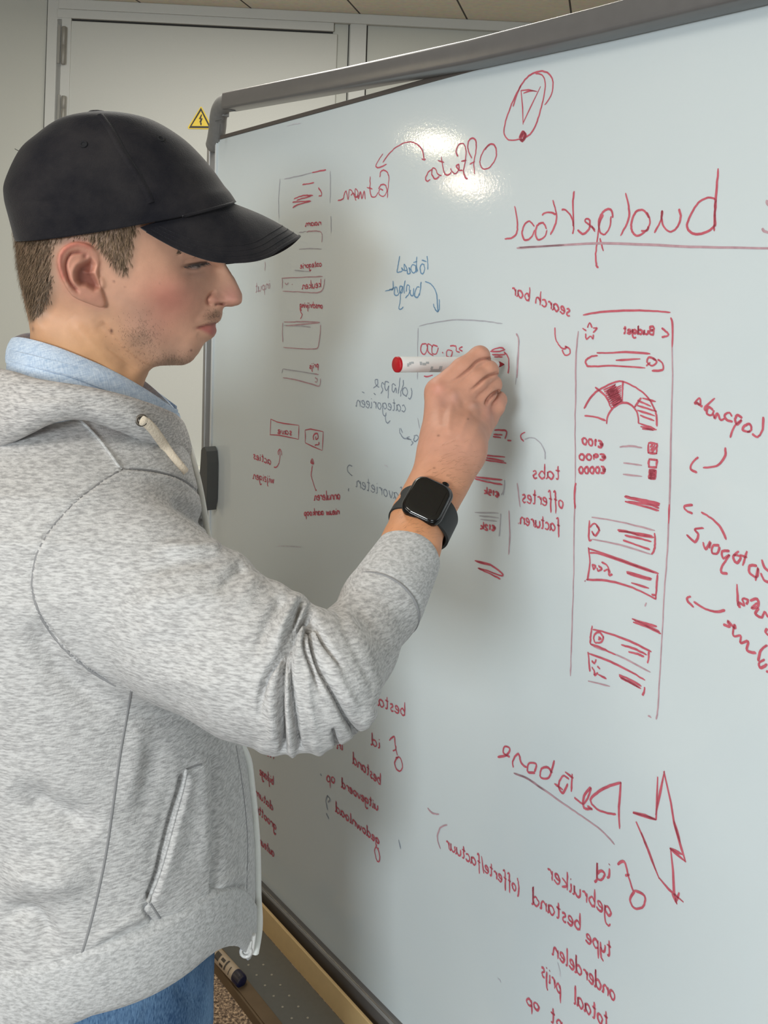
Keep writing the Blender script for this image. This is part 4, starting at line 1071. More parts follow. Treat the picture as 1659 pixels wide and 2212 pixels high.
lo_b = FH + fd * .08 - .12; hi_b = FH + fd * .08 + .12
Vf, Qf = sdf_mesh(far_hand_fn, axis_grid([(lo_b[0], hi_b[0], .002)]), axis_grid([(lo_b[1], hi_b[1], .002)]), axis_grid([(lo_b[2], hi_b[2], .002)])); Vf = relax(Vf, Qf, 2)
BODY_V.append(Vf); BODY_Q.append(Qf); BODY_C.append(np.tile(np.array((0.57, 0.285, 0.195)), (len(Vf), 1)))
BODY_V.append(Vt); BODY_Q.append(Qt); BODY_C.append(np.tile(np.array(SKIN), (len(Vt), 1)))
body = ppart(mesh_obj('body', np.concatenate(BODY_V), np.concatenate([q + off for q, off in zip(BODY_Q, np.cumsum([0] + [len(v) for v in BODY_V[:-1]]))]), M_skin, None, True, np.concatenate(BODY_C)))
# fine hair on the forearm
bvh_a = BVHTree.FromPolygons([tuple(v) for v in Va], [tuple(int(i) for i in q) for q in Qa])
fv = []; ff = []
for k in range(420):
    t = RNG.random(); u = 840 + 150 * t + RNG.normal(0, 34); v = 1190 - 210 * t + RNG.normal(0, 20)
    p, n_ = cast(bvh_a, u, v)
    if p is None: continue
    d = nrm(HF * 0.9 + UP * RNG.uniform(-0.5, 0.4) + n_ * 0.5 + RNG.normal(0, .2, 3)); L = RNG.uniform(0.004, 0.009); sd = nrm(np.cross(d, n_)) * 0.00008
    b = len(fv); fv += [p - sd, p + sd, p + d * L]; ff.append((b, b + 1, b + 2))
arm_hair = ppart(mesh_obj('arm_hair', np.array(fv), ff, simple('fine_arm_hair', (0.22, 0.12, 0.06), 0.6)))

# ------------------------------------------------------------------ watch
wy = nrm(P(953, 1028, .868) - P(906, 1117, .833)); wc0 = P(914, 1121, .832)
wn = nrm(CAM - wc0); wn = nrm(wn - wy * (wn @ wy)); wx = np.cross(wy, wn)
if wx @ CXV < 0: wx = -wx
wx = .97 * CXV - .22 * CYV; wx = nrm(wx - CZV * ((wx @ wy) / (CZV @ wy))); wn = nrm(np.cross(wx, wy)); wn = wn if wn @ (CAM - wc0) > 0 else -wn
tilt = math.radians(12); wn, wx = nrm(wn * math.cos(tilt) + wx * math.sin(tilt)), nrm(wx * math.cos(tilt) - wn * math.sin(tilt))
wr_ = 0.0262
M_wcase = simple('watch_case_black', (0.006, 0.006, 0.007), 0.22, 0.6, coat=0.3); M_wglass = simple('watch_glass_black', (0.0015, 0.0015, 0.002), 0.04, 0.0, 0.6, coat=0.6)
M_strap = simple('watch_strap_rubber', (0.014, 0.017, 0.018), 0.6)
watch = empty('watch', '', ''); del watch['label']; del watch['category']
watch.location = wc0; watch.parent = person; watch.matrix_parent_inverse = p_inv; watch['label'] = 'black square smart watch on the wrist'
w_inv = Matrix.Translation(-Vector(wc0))
def wpart(mb, name, mat, smooth=True):
    o = mb.build(name, mat, None, smooth); o.parent = watch; o.matrix_parent_inverse = w_inv; return o
def rrect(hx_, hy_, r, zz, n=8):
    R = []
    for sx, sy, a0 in ((1, 1, 0), (-1, 1, 90), (-1, -1, 180), (1, -1, 270)):
        for k in range(n + 1):
            a = math.radians(a0 + 90 * k / n); R.append(wc0 + wx * (sx * (hx_ - r) + r * math.cos(a)) + wy * (sy * (hy_ - r) + r * math.sin(a)) + wn * zz)
    return R
z0 = wr_ - 0.0035
mb = MB(); mb.loft([rrect(.0150, .0180, .007, z0), rrect(.0178, .0208, .0095, z0 + .0018), rrect(.0188, .0218, .0105, z0 + .0045), rrect(.0188, .0218, .0105, z0 + .0072), rrect(.0180, .0210, .010, z0 + .0092), rrect(.0172, .0202, .0095, z0 + .0098)], True, True); wpart(mb, 'case', M_wcase)
mb = MB(); mb.loft([rrect(.0174, .0204, .0096, z0 + .0090), rrect(.0171, .0201, .0094, z0 + .0102), rrect(.0160, .0190, .0085, z0 + .0108), rrect(.0130, .0160, .006, z0 + .0111)], True, True); wpart(mb, 'screen', M_wglass)
mb = MB(); mb.lathe(wc0 + wy * .0212 + wx * .0075 + wn * (z0 + .0062), wy, [(0, .0030), (.0012, .0034), (.0026, .0034), (.0032, .0026)], 20); wpart(mb, 'crown', M_wcase)
mb = MB(); mb.box(wc0 - wy * .0222 - wx * .008 + wn * (z0 + .0048), wx * .014, wy * .001, wn * .0026, .0004); wpart(mb, 'side_button', M_wcase)
# strap: a band round the wrist
Rw = []
for k in range(49):
    a = math.radians(28 + (332 - 28) * k / 48)
    rad = wx * math.sin(a) + wn * math.cos(a); hw_ = 0.0118 + 0.0035 * max(0, math.cos(a) - 0.15)
    r0 = wr_ + 0.0006; r1 = wr_ + 0.0030
    c_ = wc0 + wn * (0.0)
    Rw.append([c_ + rad * r0 - wy * hw_, c_ + rad * r1 - wy * (hw_ - .0006), c_ + rad * r1 + wy * (hw_ - .0006), c_ + rad * r0 + wy * hw_])
mb = MB(); mb.loft(Rw, True, True); wpart(mb, 'strap', M_strap)

# ------------------------------------------------------------------ the red marker held in the hand
pe0 = P(855, 787.5, .960); ptip = BP0 + BN * 0.0006
pax = nrm(ptip - pe0); Lp = np.linalg.norm(ptip - pe0); prr = 0.0083
M_white = simple('marker_white', (0.80, 0.79, 0.77), 0.35); M_red = simple('marker_red', (0.43, 0.004, 0.012), 0.4); M_tip = simple('felt_tip_red', (0.30, 0.012, 0.02), 0.8); M_grey = simple('print_grey', (0.42, 0.45, 0.46), 0.45)
pen = empty('marker', 'white whiteboard marker with red end held in the writing hand', 'marker', tuple(pe0))
def pl(prof, name, mat, n=36):
    mb = MB(); mb.lathe(pe0, pax, prof, n); return mpart(mb, name, mat, pen)
pl([(.0012, prr * .97), (.003, prr), (Lp - .034, prr), (Lp - .031, prr * .86), (Lp - .026, prr * .62), (Lp - .022, prr * .55)], 'barrel', M_white)
pl([(0, prr * .90), (.0006, prr * .985), (.0030, prr * 1.01)], 'end_plug', M_red)
pl([(Lp - .0265, prr * .60), (Lp - .0255, prr * .64), (Lp - .0110, prr * .54), (Lp - .0098, prr * .44)], 'collar', M_white)
pl([(Lp - .011, prr * .42), (Lp - .0065, prr * .38), (Lp - .0012, prr * .12), (Lp, prr * .05)], 'nib', M_tip)
mb = MB(); rup = nrm(CAM - pe0)
for t0, t1, a0, a1 in ((.0085, .011, -.15, .25), (.0110, .0135, -.30, .05), (.0135, .017, -.35, -.10), (.0245, .0275, -.35, .05), (.0280, .0325, -.20, .10), (.0325, .0365, -.35, -.08), (.0390, .0420, .25, .62), (.0400, .0540, .62, 1.18), (.0500, .0540, .20, .62)):
    barrel_patch(mb, pe0, pax, prr, t0, t1, a0 * (1 if wx[0] else 1), a1, rup)
mpart(mb, 'printed_label', M_grey, pen)
# ================================================================== the person: clothes
def heather_mat(name, rot=(0, 0, 0), c0=(0.33, 0.325, 0.325), c1=(0.575, 0.57, 0.565), scale=(170, 170, 800), warm=(0.50, 0.455, 0.42)):
    m, nt, bs = mat_new(name)
    tc = nt.nodes.new('ShaderNodeTexCoord'); mp = nt.nodes.new('ShaderNodeMapping')
    mp.inputs['Rotation'].default_value = rot; mp.inputs['Scale'].default_value = scale
    n = nt.nodes.new('ShaderNodeTexNoise'); n.inputs['Scale'].default_value = 1.0; n.inputs['Detail'].default_value = 3; n.inputs['Roughness'].default_value = 0.6
    r = nt.nodes.new('ShaderNodeValToRGB'); e = r.color_ramp.elements
    e[0].position = 0.34; e[0].color = (*c0, 1); e[1].position = 0.62; e[1].color = (*c1, 1)
    nt.links.new(tc.outputs['Object'], mp.inputs['Vector']); nt.links.new(mp.outputs['Vector'], n.inputs['Vector']); nt.links.new(n.outputs['Fac'], r.inputs['Fac'])
    nt.links.new(r.outputs['Color'], bs.inputs['Base Color'])
    bs.inputs['Roughness'].default_value = 0.95; bs.inputs['Specular IOR Level'].default_value = 0.1
    bs.inputs['Sheen Weight'].default_value = 0.12; bs.inputs['Sheen Roughness'].default_value = 0.5
    n2 = nt.nodes.new('ShaderNodeTexNoise'); n2.inputs['Scale'].default_value = 700; n2.inputs['Detail'].default_value = 2
    nt.links.new(tc.outputs['Object'], n2.inputs['Vector'])
    bp = nt.nodes.new('ShaderNodeBump'); bp.inputs['Strength'].default_value = 0.35; bp.inputs['Distance'].default_value = 0.001
    nt.links.new(n2.outputs['Fac'], bp.inputs['Height']); nt.links.new(bp.outputs['Normal'], bs.inputs['Normal'])
    return m
M_heather = heather_mat('heather_grey_fleece', (0, math.radians(22), 0))
M_hood = heather_mat('heather_grey_hood', (0, math.radians(40), 0), (0.29, 0.28, 0.275), (0.57, 0.55, 0.535))
M_rib = heather_mat('heather_grey_rib', (0, math.radians(-30), 0), (0.36, 0.36, 0.36), (0.57, 0.57, 0.57), (250, 250, 700))
M_seam = simple('grey_seam', (0.24, 0.24, 0.245), 0.9)

# trunk: stacked ellipses whose front edge follows the zip in the photo
#      v at the front edge, u of the front edge, depth of centre, half depth, half width
TR = [(860, 345, .890, .070, .085), (900, 372, .885, .088, .120), (940, 396, .875, .100, .145), (985, 412, .865, .116, .172), (1050, 428, .858, .128, .194), (1150, 447, .852, .134, .203), (1300, 478, .848, .138, .200), (1500, 515, .846, .140, .196), (1650, 536, .845, .142, .194), (1800, 551, .844, .145, .196), (1900, 553, .843, .147, .198), (1990, 549, .842, .146, .196), (2060, 542, .841, .140, .190), (2140, 536, .840, .134, .184)]
zk = []; ck = []
for v, u, D, a, b in TR:
    fr = P(u, v, D + 0.01); z = fr[2]
    m_ = np.array([1.0, -(fr[0]) / fr[1], 0]); m_ = nrm(m_)      # across the line of sight
    supp = math.sqrt((a * (TF @ m_)) ** 2 + (b * (TL @ m_)) ** 2)
    # centre on the depth plane D with centre.m = fr.m - supp
    cy0 = D; cxx = ((fr @ m_) - supp - m_[1] * cy0) / m_[0] if False else (((fr[0] * m_[0] + fr[1] * m_[1]) - supp) - m_[1] * cy0) / m_[0]
    zk.append(z); ck.append((cxx, cy0, a, b))
zk = np.array(zk)[::-1]; ck = np.array(ck)[::-1]
ZH = P(541, 2066, .851)[2]                 # hem
def hem_z(x, y):                          # the hem hangs a little lower at the back and side
    l = (x - ck[1][0]) * TL[0] + (y - ck[1][1]) * TL[1]
    t = np.clip((l - 0.03) / 0.135, 0, 1)
    s = (x - ck[1][0]) * TF[0] + (y - ck[1][1]) * TF[1]
    return ZH + 0.096 * t * t * (3 - 2 * t) - 0.30 * np.clip(-0.01 - s, 0, 0.25)
SLV = [((165, 1175, .752), .058), ((300, 1268, .716), .0580), ((415, 1348, .688), .0545), ((545, 1428, .664), .0490), ((635, 1462, .652), .0440), ((695, 1470, .652), .0375), ((765, 1398, .700), .0290), ((823, 1305, .748), .0290), ((850, 1252, .772), .0270)]
SLP = [(P(*c), r) for c, r in SLV]
def hoodie_fn(x, y, z):
    zz = np.asarray(z, float).ravel()
    cxz = np.interp(zz, zk, ck[:, 0]).astype(np.float32)[None, None, :]; cyz = np.interp(zz, zk, ck[:, 1]).astype(np.float32)[None, None, :]
    az = np.interp(zz, zk, ck[:, 2]).astype(np.float32)[None, None, :]; bz = np.interp(zz, zk, ck[:, 3]).astype(np.float32)[None, None, :]
    s = (x - cxz) * np.float32(TF[0]) + (y - cyz) * np.float32(TF[1]); l = (x - cxz) * np.float32(TL[0]) + (y - cyz) * np.float32(TL[1])
    q = np.sqrt((s / az) ** 2 + (l / bz) ** 2)
    d = (q - 1) * np.minimum(az, bz)
    d = np.maximum(d, hem_z(x, y) + 0.045 - z)
    d = np.maximum(d, z - float(zk[-1]))
    sl = None
    for (a, ra), (b, rb) in zip(SLP[:-1], SLP[1:]):
        c = cone(x, y, z, a, b, ra, rb); sl = c if sl is None else smin(sl, c, 0.018)
    far = cone(x, y, z, SHF - UP * 0.0, SHF + np.array([-0.02, 0.035, -0.30]), .062, .052); far = smin(far, cone(x, y, z, SHF + np.array([-0.02, 0.035, -0.30]), SHF + np.array([-0.012, 0.022, -0.515]), .05, .036), 0.03)
    d = smin(d, far, 0.03)
    # the sleeve blends into the trunk only round the shoulder
    k = 0.006 + 0.030 * np.clip(1 - (x - float(SLP[0][0][0])) / 0.14, 0, 1)
    h = np.maximum(k - np.abs(d - sl), 0) / k
    return np.minimum(d, sl) - h * h * k * 0.25
gx = axis_grid([(-0.56, -0.36, 0.007), (-0.36, 0.055, 0.0015)]); gy = axis_grid([(0.575, 0.86, 0.0015), (0.86, 1.13, 0.006)]); gz = axis_grid([(1.0, 1.535, 0.0015)])
Vs, Qs = sdf_mesh(hoodie_fn, gx, gy, gz, 24)
Vs = relax(Vs, Qs, 3, 0.5)
S = Sculpt(Vs, Qs, maxY=0.875, minface=-0.2)
arm = lambda: None
# --- folds at the bend of the elbow
S.ok &= True
for pts, w, amp, tp in (
    ([(650, 1306), (640, 1330), (624, 1360), (602, 1418), (573, 1469), (561, 1519), (563, 1560)], 6, -.0096, (.0, .3)),
    ([(668, 1322), (650, 1340), (635, 1362), (617, 1411), (609, 1462), (607, 1534), (612, 1604), (612, 1625)], 6, -.0130, (.0, .02)),
    ([(652, 1345), (638, 1375), (628, 1425), (631, 1480), (637, 1534), (645, 1602), (650, 1622)], 5, -.0086, (.1, .02)),
    ([(664, 1345), (659, 1389), (671, 1433), (686, 1476), (697, 1503)], 4.5, -.0065, (.0, .35)),
    ([(672, 1342), (676, 1389), (690, 1440), (708, 1476), (730, 1516), (752, 1559), (776, 1594)], 6, -.0089, (.0, .02)),
    ([(680, 1338), (700, 1385), (727, 1424), (745, 1450)], 5, -.0062, (.0, .5)),
    ([(720, 1572), (724, 1590), (730, 1618)], 5, -.0077, (.3, 0)),
    ([(668, 1420), (664, 1480), (672, 1545), (690, 1600)], 9, .0020, (.3, .2)),
    ([(590, 1440), (585, 1510), (590, 1600)], 9, .0028, (.3, .05)),
    ([(622, 1440), (620, 1530), (628, 1615)], 6, .0028, (.2, .05)),
    ([(700, 1400), (740, 1480), (775, 1540)], 10, .0020, (.3, .2)),
    ([(640, 1268), (648, 1292)], 17, .0024, (0, 0)), ([(670, 1318), (672, 1340)], 9, -.0060, (0, 0)), ([(600, 1255), (612, 1275)], 14, .0022, (0, 0)),
    ([(545, 1205), (520, 1190)], 14, .0030, (0, 0)), ([(470, 1150), (490, 1165)], 10, -.0022, (0, 0)),
    ([(680, 1612), (690, 1622)], 13, .0030, (0, 0)), ([(628, 1620), (632, 1626)], 8, .0030, (0, 0)), ([(570, 1615), (590, 1622)], 16, .0025, (0, 0)), ([(785, 1560), (800, 1540)], 14, .0040, (0, 0)),
    ([(616, 1290), (583, 1331), (560, 1389), (552, 1420)], 11, -.0048, (.1, .4)),
    ([(640, 1290), (615, 1340), (590, 1400)], 9, .0035, (.1, .4)),
    ([(530, 1222), (495, 1250), (470, 1290)], 14, -.0038, (.1, .5)),
    ([(560, 1235), (530, 1280), (505, 1330)], 16, .0026, (.2, .4)),
    ([(370, 1076), (405, 1100), (446, 1128)], 11, -.0060, (.3, .0)),
    ([(300, 1245), (370, 1215), (445, 1203), (490, 1200)], 20, -.0042, (.35, .2)),
    ([(330, 1180), (400, 1185), (480, 1180)], 13, .0034, (.3, .1)),
    ([(250, 1330), (330, 1300), (430, 1290), (500, 1300)], 26, .0026, (.3, .3)),
    ([(240, 1420), (340, 1390), (450, 1390)], 22, -.0018, (.3, .3)),
    ([(300, 1480), (400, 1470), (510, 1500)], 24, .0018, (.3, .3)),
    ([(760, 1290), (800, 1350), (850, 1410)], 10, -.0014, (.2, .3)), ([(735, 1300), (775, 1370), (815, 1430)], 10, .0012, (.2, .3)),
    ([(720, 1300), (760, 1390), (800, 1470), (815, 1520)], 10, -.0015, (.2, .3)),
    ([(790, 1540), (820, 1480), (850, 1420)], 8, .0010, (.2, .3))):
    S.stroke(pts, w, amp, tp)
# --- trunk folds: hollow behind the front edge, pocket, drag lines
ARMPOLY = [(70, 1230), (90, 1330), (160, 1410), (262, 1482), (330, 1530), (400, 1572), (470, 1598), (560, 1630), (600, 1626), (660, 1618), (740, 1620), (790, 1580), (700, 1300), (480, 1150), (300, 1000)]
tr_ok = S.ok & ~inside(S.uv[:, 0], S.uv[:, 1], np.array(ARMPOLY))
keep = S.ok.copy(); S.ok = tr_ok
S.side([(453, 1622), (455, 1700), (456, 1830), (450, 1960), (446, 2020)], 34, -.0085, -1)
S.stroke([(437, 1625), (440, 1750), (440, 1900)], 16, .0030, (.1, .3))
S.side([(402, 1662), (395, 1700), (376, 1770), (346, 1880), (318, 1950)], 46, .0038, -1)
S.stroke([(398, 1668), (392, 1710), (374, 1775), (345, 1880), (320, 1948)], 7, -.0085, (.05, .05))
S.stroke([(372, 1680), (352, 1780), (320, 1880)], 18, -.0022, (.2, .2))
S.stroke([(318, 1950), (312, 1968), (330, 1990), (345, 2012)], 4, -.0020, (.1, .1))
S.stroke([(455, 1955), (490, 1930), (530, 1908)], 9, -.0022, (.2, .1)); S.stroke([(455, 1930), (500, 1898), (535, 1880)], 9, .0016, (.2, .1))
S.stroke([(170, 2085), (230, 2040), (330, 1995), (450, 1990)], 16, -.0030, (.2, .2)); S.stroke([(180, 2060), (250, 2010), (330, 1975)], 14, .0024, (.2, .2))
S.stroke([(20, 1700), (120, 1760), (220, 1790)], 34, -.0095, (.3, .3)); S.stroke([(0, 1880), (110, 1900), (200, 1880)], 40, .0080, (.3, .3)); S.stroke([(0, 1980), (70, 1975), (120, 2060)], 22, -.0070, (.2, .3))
S.stroke([(70, 1330), (130, 1450), (250, 1540)], 30, -.0070, (.2, .3)); S.stroke([(338, 1590), (330, 1680), (300, 1800)], 26, -.0036, (.2, .3)); S.stroke([(300, 1540), (290, 1650), (265, 1760)], 22, .0022, (.2, .3))
S.stroke([(522, 1660), (535, 1750), (540, 1900), (530, 2020)], 7, .0014, (.1, .1)); S.stroke([(493, 1645), (500, 1700), (495, 1800)], 12, -.0018, (.2, .3))
S.ok = keep
# armhole seam sits in a small groove
ARMHOLE = [(440, 1072), (400, 1040), (352, 1022), (300, 1014), (262, 1016), (215, 1044), (170, 1078), (130, 1118), (98, 1160), (77, 1205), (69, 1255), (76, 1300), (98, 1350), (135, 1398), (190, 1445), (250, 1482)]
S.stroke(ARMHOLE, 4.0, -.0026, (.02, .05)); S.side(ARMHOLE, 26, .0018, -1)
S.stroke([(172, 905), (215, 950), (262, 1014)], 5, .0014, (.02, .02))
Vs = S.done()
hoodie = ppart(mesh_obj('hoodie', Vs, Qs, M_heather)); hoodie['label'] = 'heather grey zip hoodie with pushed up sleeves'
bvh_s = BVHTree.FromPolygons([tuple(v) for v in Vs], [tuple(int(i) for i in q) for q in Qs])
seam(bvh_s, ARMHOLE, 0.0011, 'armhole_seam', M_seam, hoodie, 0.5, -0.0002, 6)
seam(bvh_s, [(172, 905), (215, 950), (262, 1014)], 0.0012, 'shoulder_seam', M_rib, hoodie, 0.6, 0.0, 6)
seam(bvh_s, [(284, 1492), (272, 1560), (258, 1640), (243, 1750), (228, 1850), (207, 1950), (186, 2030), (170, 2078)], 0.0010, 'side_seam', M_seam, hoodie, 0.5, 0.0, 6)
seam(bvh_s, [(402, 1662), (395, 1700), (376, 1770), (346, 1880), (318, 1950)], 0.0013, 'pocket_edge', M_rib, hoodie, 0.6, 0.0006, 6)
seam(bvh_s, [(318, 1950), (310, 1966), (330, 1990), (340, 2018)], 0.0008, 'pocket_stitching', M_seam, hoodie, 0.5, 0.0, 6)
seam(bvh_s, [(325, 1952), (345, 1982), (356, 2002)], 0.0008, 'pocket_stitching', M_seam, hoodie, 0.5, 0.0, 6)
seam(bvh_s, [(402, 1662), (420, 1655), (436, 1651)], 0.0008, 'pocket_stitching', M_seam, hoodie, 0.5, 0.0, 6)
seam(bvh_s, [(508, 1600), (524, 1700), (534, 1800), (534, 1880), (529, 1990), (524, 2040)], 0.0008, 'placket_stitching', M_seam, hoodie, 0.5, 0.0, 6)

# cuff
def ring_at(c, axis, r, n=48, sq=1.0):
    axis = nrm(axis); a = nrm(UP - axis * (UP @ axis)); b = np.cross(axis, a)
    return [c + r * (math.cos(t) * a + math.sin(t) * b) for t in np.linspace(0, 2 * math.pi, n + 1)[:-1]]
cA, cB = P(827, 1302, .748), P(884, 1198, .800); cax = nrm(cB - cA); Lc = np.linalg.norm(cB - cA)
prof = [(-.006, .0300), (-.003, .0322), (.001, .0330), (.006, .0330), (.02, .0320), (Lc * .6, .0306), (Lc - .008, .0292), (Lc - .002, .0286), (Lc, .0276), (Lc - .002, .0266), (Lc - .02, .0266)]
mb = MB(); mb.loft([ring_at(cA + cax * t, cax, r) for t, r in prof]); sub(mb.build('cuff', M_rib, None, True), hoodie)
mb = MB(); mb.tube(ring_at(cA + cax * -.0035, cax, .0322) + [ring_at(cA + cax * -.0035, cax, .0322)[0]], .0012, 8); sub(mb.build('cuff_seam', M_seam, None, True), hoodie)

# hem band: follows the trunk just below it
def trunk_ring(z_of, grow, n=120):
    R = []
    for t in np.linspace(0, 2 * math.pi, n + 1)[:-1]:
        z = ZH + 0.03
        for _ in range(3):
            c = [np.interp(z, zk, ck[:, i]) for i in range(4)]
            p = np.array([c[0], c[1], 0]) + TF * (c[2] + grow) * math.cos(t) + TL * (c[3] + grow) * math.sin(t)
            z = float(hem_z(p[0], p[1])) + z_of
        R.append(np.array([p[0], p[1], z]))
    return R
hb = [trunk_ring(.052, -.004), trunk_ring(.046, .002), trunk_ring(.043, .0025), trunk_ring(.025, .003), trunk_ring(.006, .001), trunk_ring(.001, -.001), trunk_ring(.0, -.003), trunk_ring(.003, -.006), trunk_ring(.03, -.008)]
mb = MB(); mb.loft(hb); hemo = mb.build('hem_band', M_rib, None, True); sub(hemo, hoodie)
bvh_m = BVHTree.FromPolygons([tuple(v.co) for v in hemo.data.vertices], [tuple(p.vertices) for p in hemo.data.polygons])

# hood lying round the neck: a thick folded roll, from the front edge round the back
#        upper edge pixel, lower edge pixel, depth, thickness
HD = [((388, 905), (412, 1000), 0.885, 0.01), ((372, 893), (392, 1000), 0.868, 0.016), ((345, 882), (362, 985), 0.842, 0.021), ((300, 866), (305, 950), 0.799, 0.024), ((245, 850), (240, 922), 0.779, 0.027), ((190, 838), (180, 905), 0.769, 0.029), ((130, 828), (125, 910), 0.762, 0.031), ((75, 816), (62, 936), 0.762, 0.033), ((20, 800), (-2, 968), 0.78, 0.035), ((-40, 788), (-70, 1010), 0.822, 0.038), ((-80, 782), (-130, 1050), 0.915, 0.04), ((-60, 785), (-120, 1050), 0.975, 0.04), ((0, 800), (-40, 1000), 1.02, 0.036), ((80, 822), (70, 950), 1.045, 0.03), ((170, 845), (170, 930), 1.05, 0.026), ((260, 870), (265, 960), 1.025, 0.022), ((330, 895), (345, 985), 0.975, 0.016), ((372, 908), (395, 1005), 0.925, 0.01)]
up_ = spline(np.array([P(*a, d) for a, b, d, t in HD]), 6); lo_ = spline(np.array([P(*b, d - .012) for a, b, d, t in HD]), 6); tk = spline(np.array([[t, 0] for a, b, d, t in HD]), 6)[:, 0]
rings = []
for i in range(len(up_)):
    c = (up_[i] + lo_[i]) / 2; hv_ = (up_[i] - lo_[i]) / 2
    t = nrm(up_[min(i + 1, len(up_) - 1)] - up_[max(i - 1, 0)]); nn_ = nrm(np.cross(t, hv_))
    R = []
    for a in np.linspace(0, 2 * math.pi, 41)[:-1]:
        sx = np.sign(math.sin(a)) * abs(math.sin(a)) ** 0.85
        R.append(c + hv_ * math.cos(a) + nn_ * tk[i] * 0.5 * sx)
    rings.append(R)
mb = MB(); mb.loft(rings, True, True); hood = mb.build('hood', M_hood, None, True); sub(hood, hoodie)
# soften and wrinkle the roll
Vd = np.array([v.co[:] for v in hood.data.vertices])
S = Sculpt(Vd, np.array([list(p.vertices) for p in hood.data.polygons if len(p.vertices) == 4]), maxY=0.92)
for pts, w, amp in (([(60, 850), (150, 862), (250, 880)], 12, -.0016), ([(260, 930), (320, 955), (355, 985)], 8, -.003), ([(290, 900), (330, 930), (355, 970)], 8, .002), ([(20, 880), (90, 870), (180, 872)], 14, .0015), ([(300, 870), (340, 900)], 7, -.0015)):
    S.stroke(pts, w, amp)
Vd = S.done(); hood.data.vertices.foreach_set('co', Vd.astype(np.float32).ravel()); hood.data.update()
bvh_d = BVHTree.FromPolygons([tuple(v) for v in Vd], [tuple(p.vertices) for p in hood.data.polygons])
# drawstring with its eyelet
M_cord = simple('cream_cord', (0.66, 0.56, 0.44), 0.85, noise=0.15, nscale=500, bump=0.5)
def cast2(u, v):
    best = None
    for b in (bvh_d, bvh_s):
        p, n_ = cast(b, u, v)
        if p is not None and (best is None or p[1] < best[0][1]): best = (p, n_)
    return best if best else (None, None)
pts = []; nr = []
for u, v in spline([(306, 908), (316, 913), (331, 928), (350, 955), (368, 982), (385, 1003), (399, 1020)], 6):
    p, n_ = cast2(u, v)
    if p is None: continue
    tc_ = nrm(CAM - p)
    pts.append(p + tc_ * .0035); nr.append(tc_)
pts = np.array(pts)
for _ in range(6): pts[1:-1] = (pts[:-2] + pts[1:-1] * 2 + pts[2:]) / 4
pts[0] -= np.array(nr[0]) * .004
mb = MB(); mb.tube(pts, [.0030] + [.0042] * (len(pts) - 2) + [.0040], 14, True, .5, np.array(nr)); sub(mb.build('drawstring', M_cord, None, True), hoodie)
p, n_ = cast2(306, 908); tc_ = nrm(CAM - p); aa = nrm(np.cross(tc_, UP)); bb = np.cross(tc_, aa)
mb = MB(); mb.tube([p + tc_ * .0012 + .0040 * (math.cos(t) * aa + math.sin(t) * bb) for t in np.linspace(0, 2 * math.pi, 25)], .0013, 8); sub(mb.build('eyelet', simple('eyelet_metal', (0.10, 0.085, 0.07), .4, .6), None, True), hoodie)
mb = MB(); mb.add([p + tc_ * .001 + .0038 * (math.cos(t) * aa + math.sin(t) * bb) for t in np.linspace(0, 2 * math.pi, 17)[:-1]], [tuple(range(16))]); sub(mb.build('eyelet_hole', M_dark), hoodie)

# zip along the front edge
def front_edge(v):
    z = np.interp(v, [t[0] for t in TR], [P(t[1], t[0], t[2] + .01)[2] for t in TR]); u = np.interp(v, [t[0] for t in TR], [t[1] for t in TR]); D = np.interp(v, [t[0] for t in TR], [t[2] for t in TR])
    return u, D
M_zip = simple('zip_tape_white', (0.74, 0.75, 0.71), .6, noise=.06, nscale=300); M_zipm = simple('zip_white_metal', (0.70, 0.69, 0.67), .35, .1)
zp = []
for v in np.linspace(925, 2058, 90):
    u0, D = front_edge(v)
    for u in np.arange(u0 + 25, u0 - 60, -1.0):
        p, n_ = cast(bvh_s, u, v)
        if p is None or p[1] < 0.73: p, n_ = cast(bvh_m, u, v)
        if p is not None and p[1] > 0.73: zp.append(p + CXV * .0020 - CZV * .001); break
    else: zp.append(P(u0, v, D + .01))
zp = np.array(zp)
for _ in range(4): zp[1:-1] = (zp[:-2] + 2 * zp[1:-1] + zp[2:]) / 4
zp = list(zp)
mb = MB(); mb.tube(zp, .0030, 10, True, 1.0); sub(mb.build('zip_tape', M_zip, None, True), hoodie)
mb = MB(); mb.tube([p + CXV * .0022 for p in zp[40:]], .0012, 8); sub(mb.build('zip_teeth', M_zipm, None, True), hoodie)
sc_ = P(540, 2035, .795); up2 = nrm(P(543, 2000, .795) - P(534, 2070, .795)); rt2 = nrm(np.cross(CZV, up2)); rt2 = rt2 if rt2[0] > 0 else -rt2
mb = MB(); mb.box(sc_ - rt2 * .0050 - up2 * .0085 - CZV * .004, rt2 * .0095, up2 * .017, CZV * .005, .0014)
mb.box(sc_ - rt2 * .0020 - up2 * .004 - CZV * .0062, rt2 * .004, up2 * .009, CZV * .003, .0008); sub(mb.build('zip_slider', M_zipm, None, True), hoodie)
pc = P(531, 2056, .790); mb = MB()
ring = [pc + .0042 * (math.cos(t) * rt2 + math.sin(t) * up2) for t in np.linspace(0, 2 * math.pi, 29)]
mb.tube(ring, .0014, 10); mb.tube([pc + up2 * .0045, pc + up2 * .010 + rt2 * .0015, sc_ - CZV * .006 - up2 * .002], .0018, 8); sub(mb.build('zip_pull', M_zipm, None, True), hoodie)

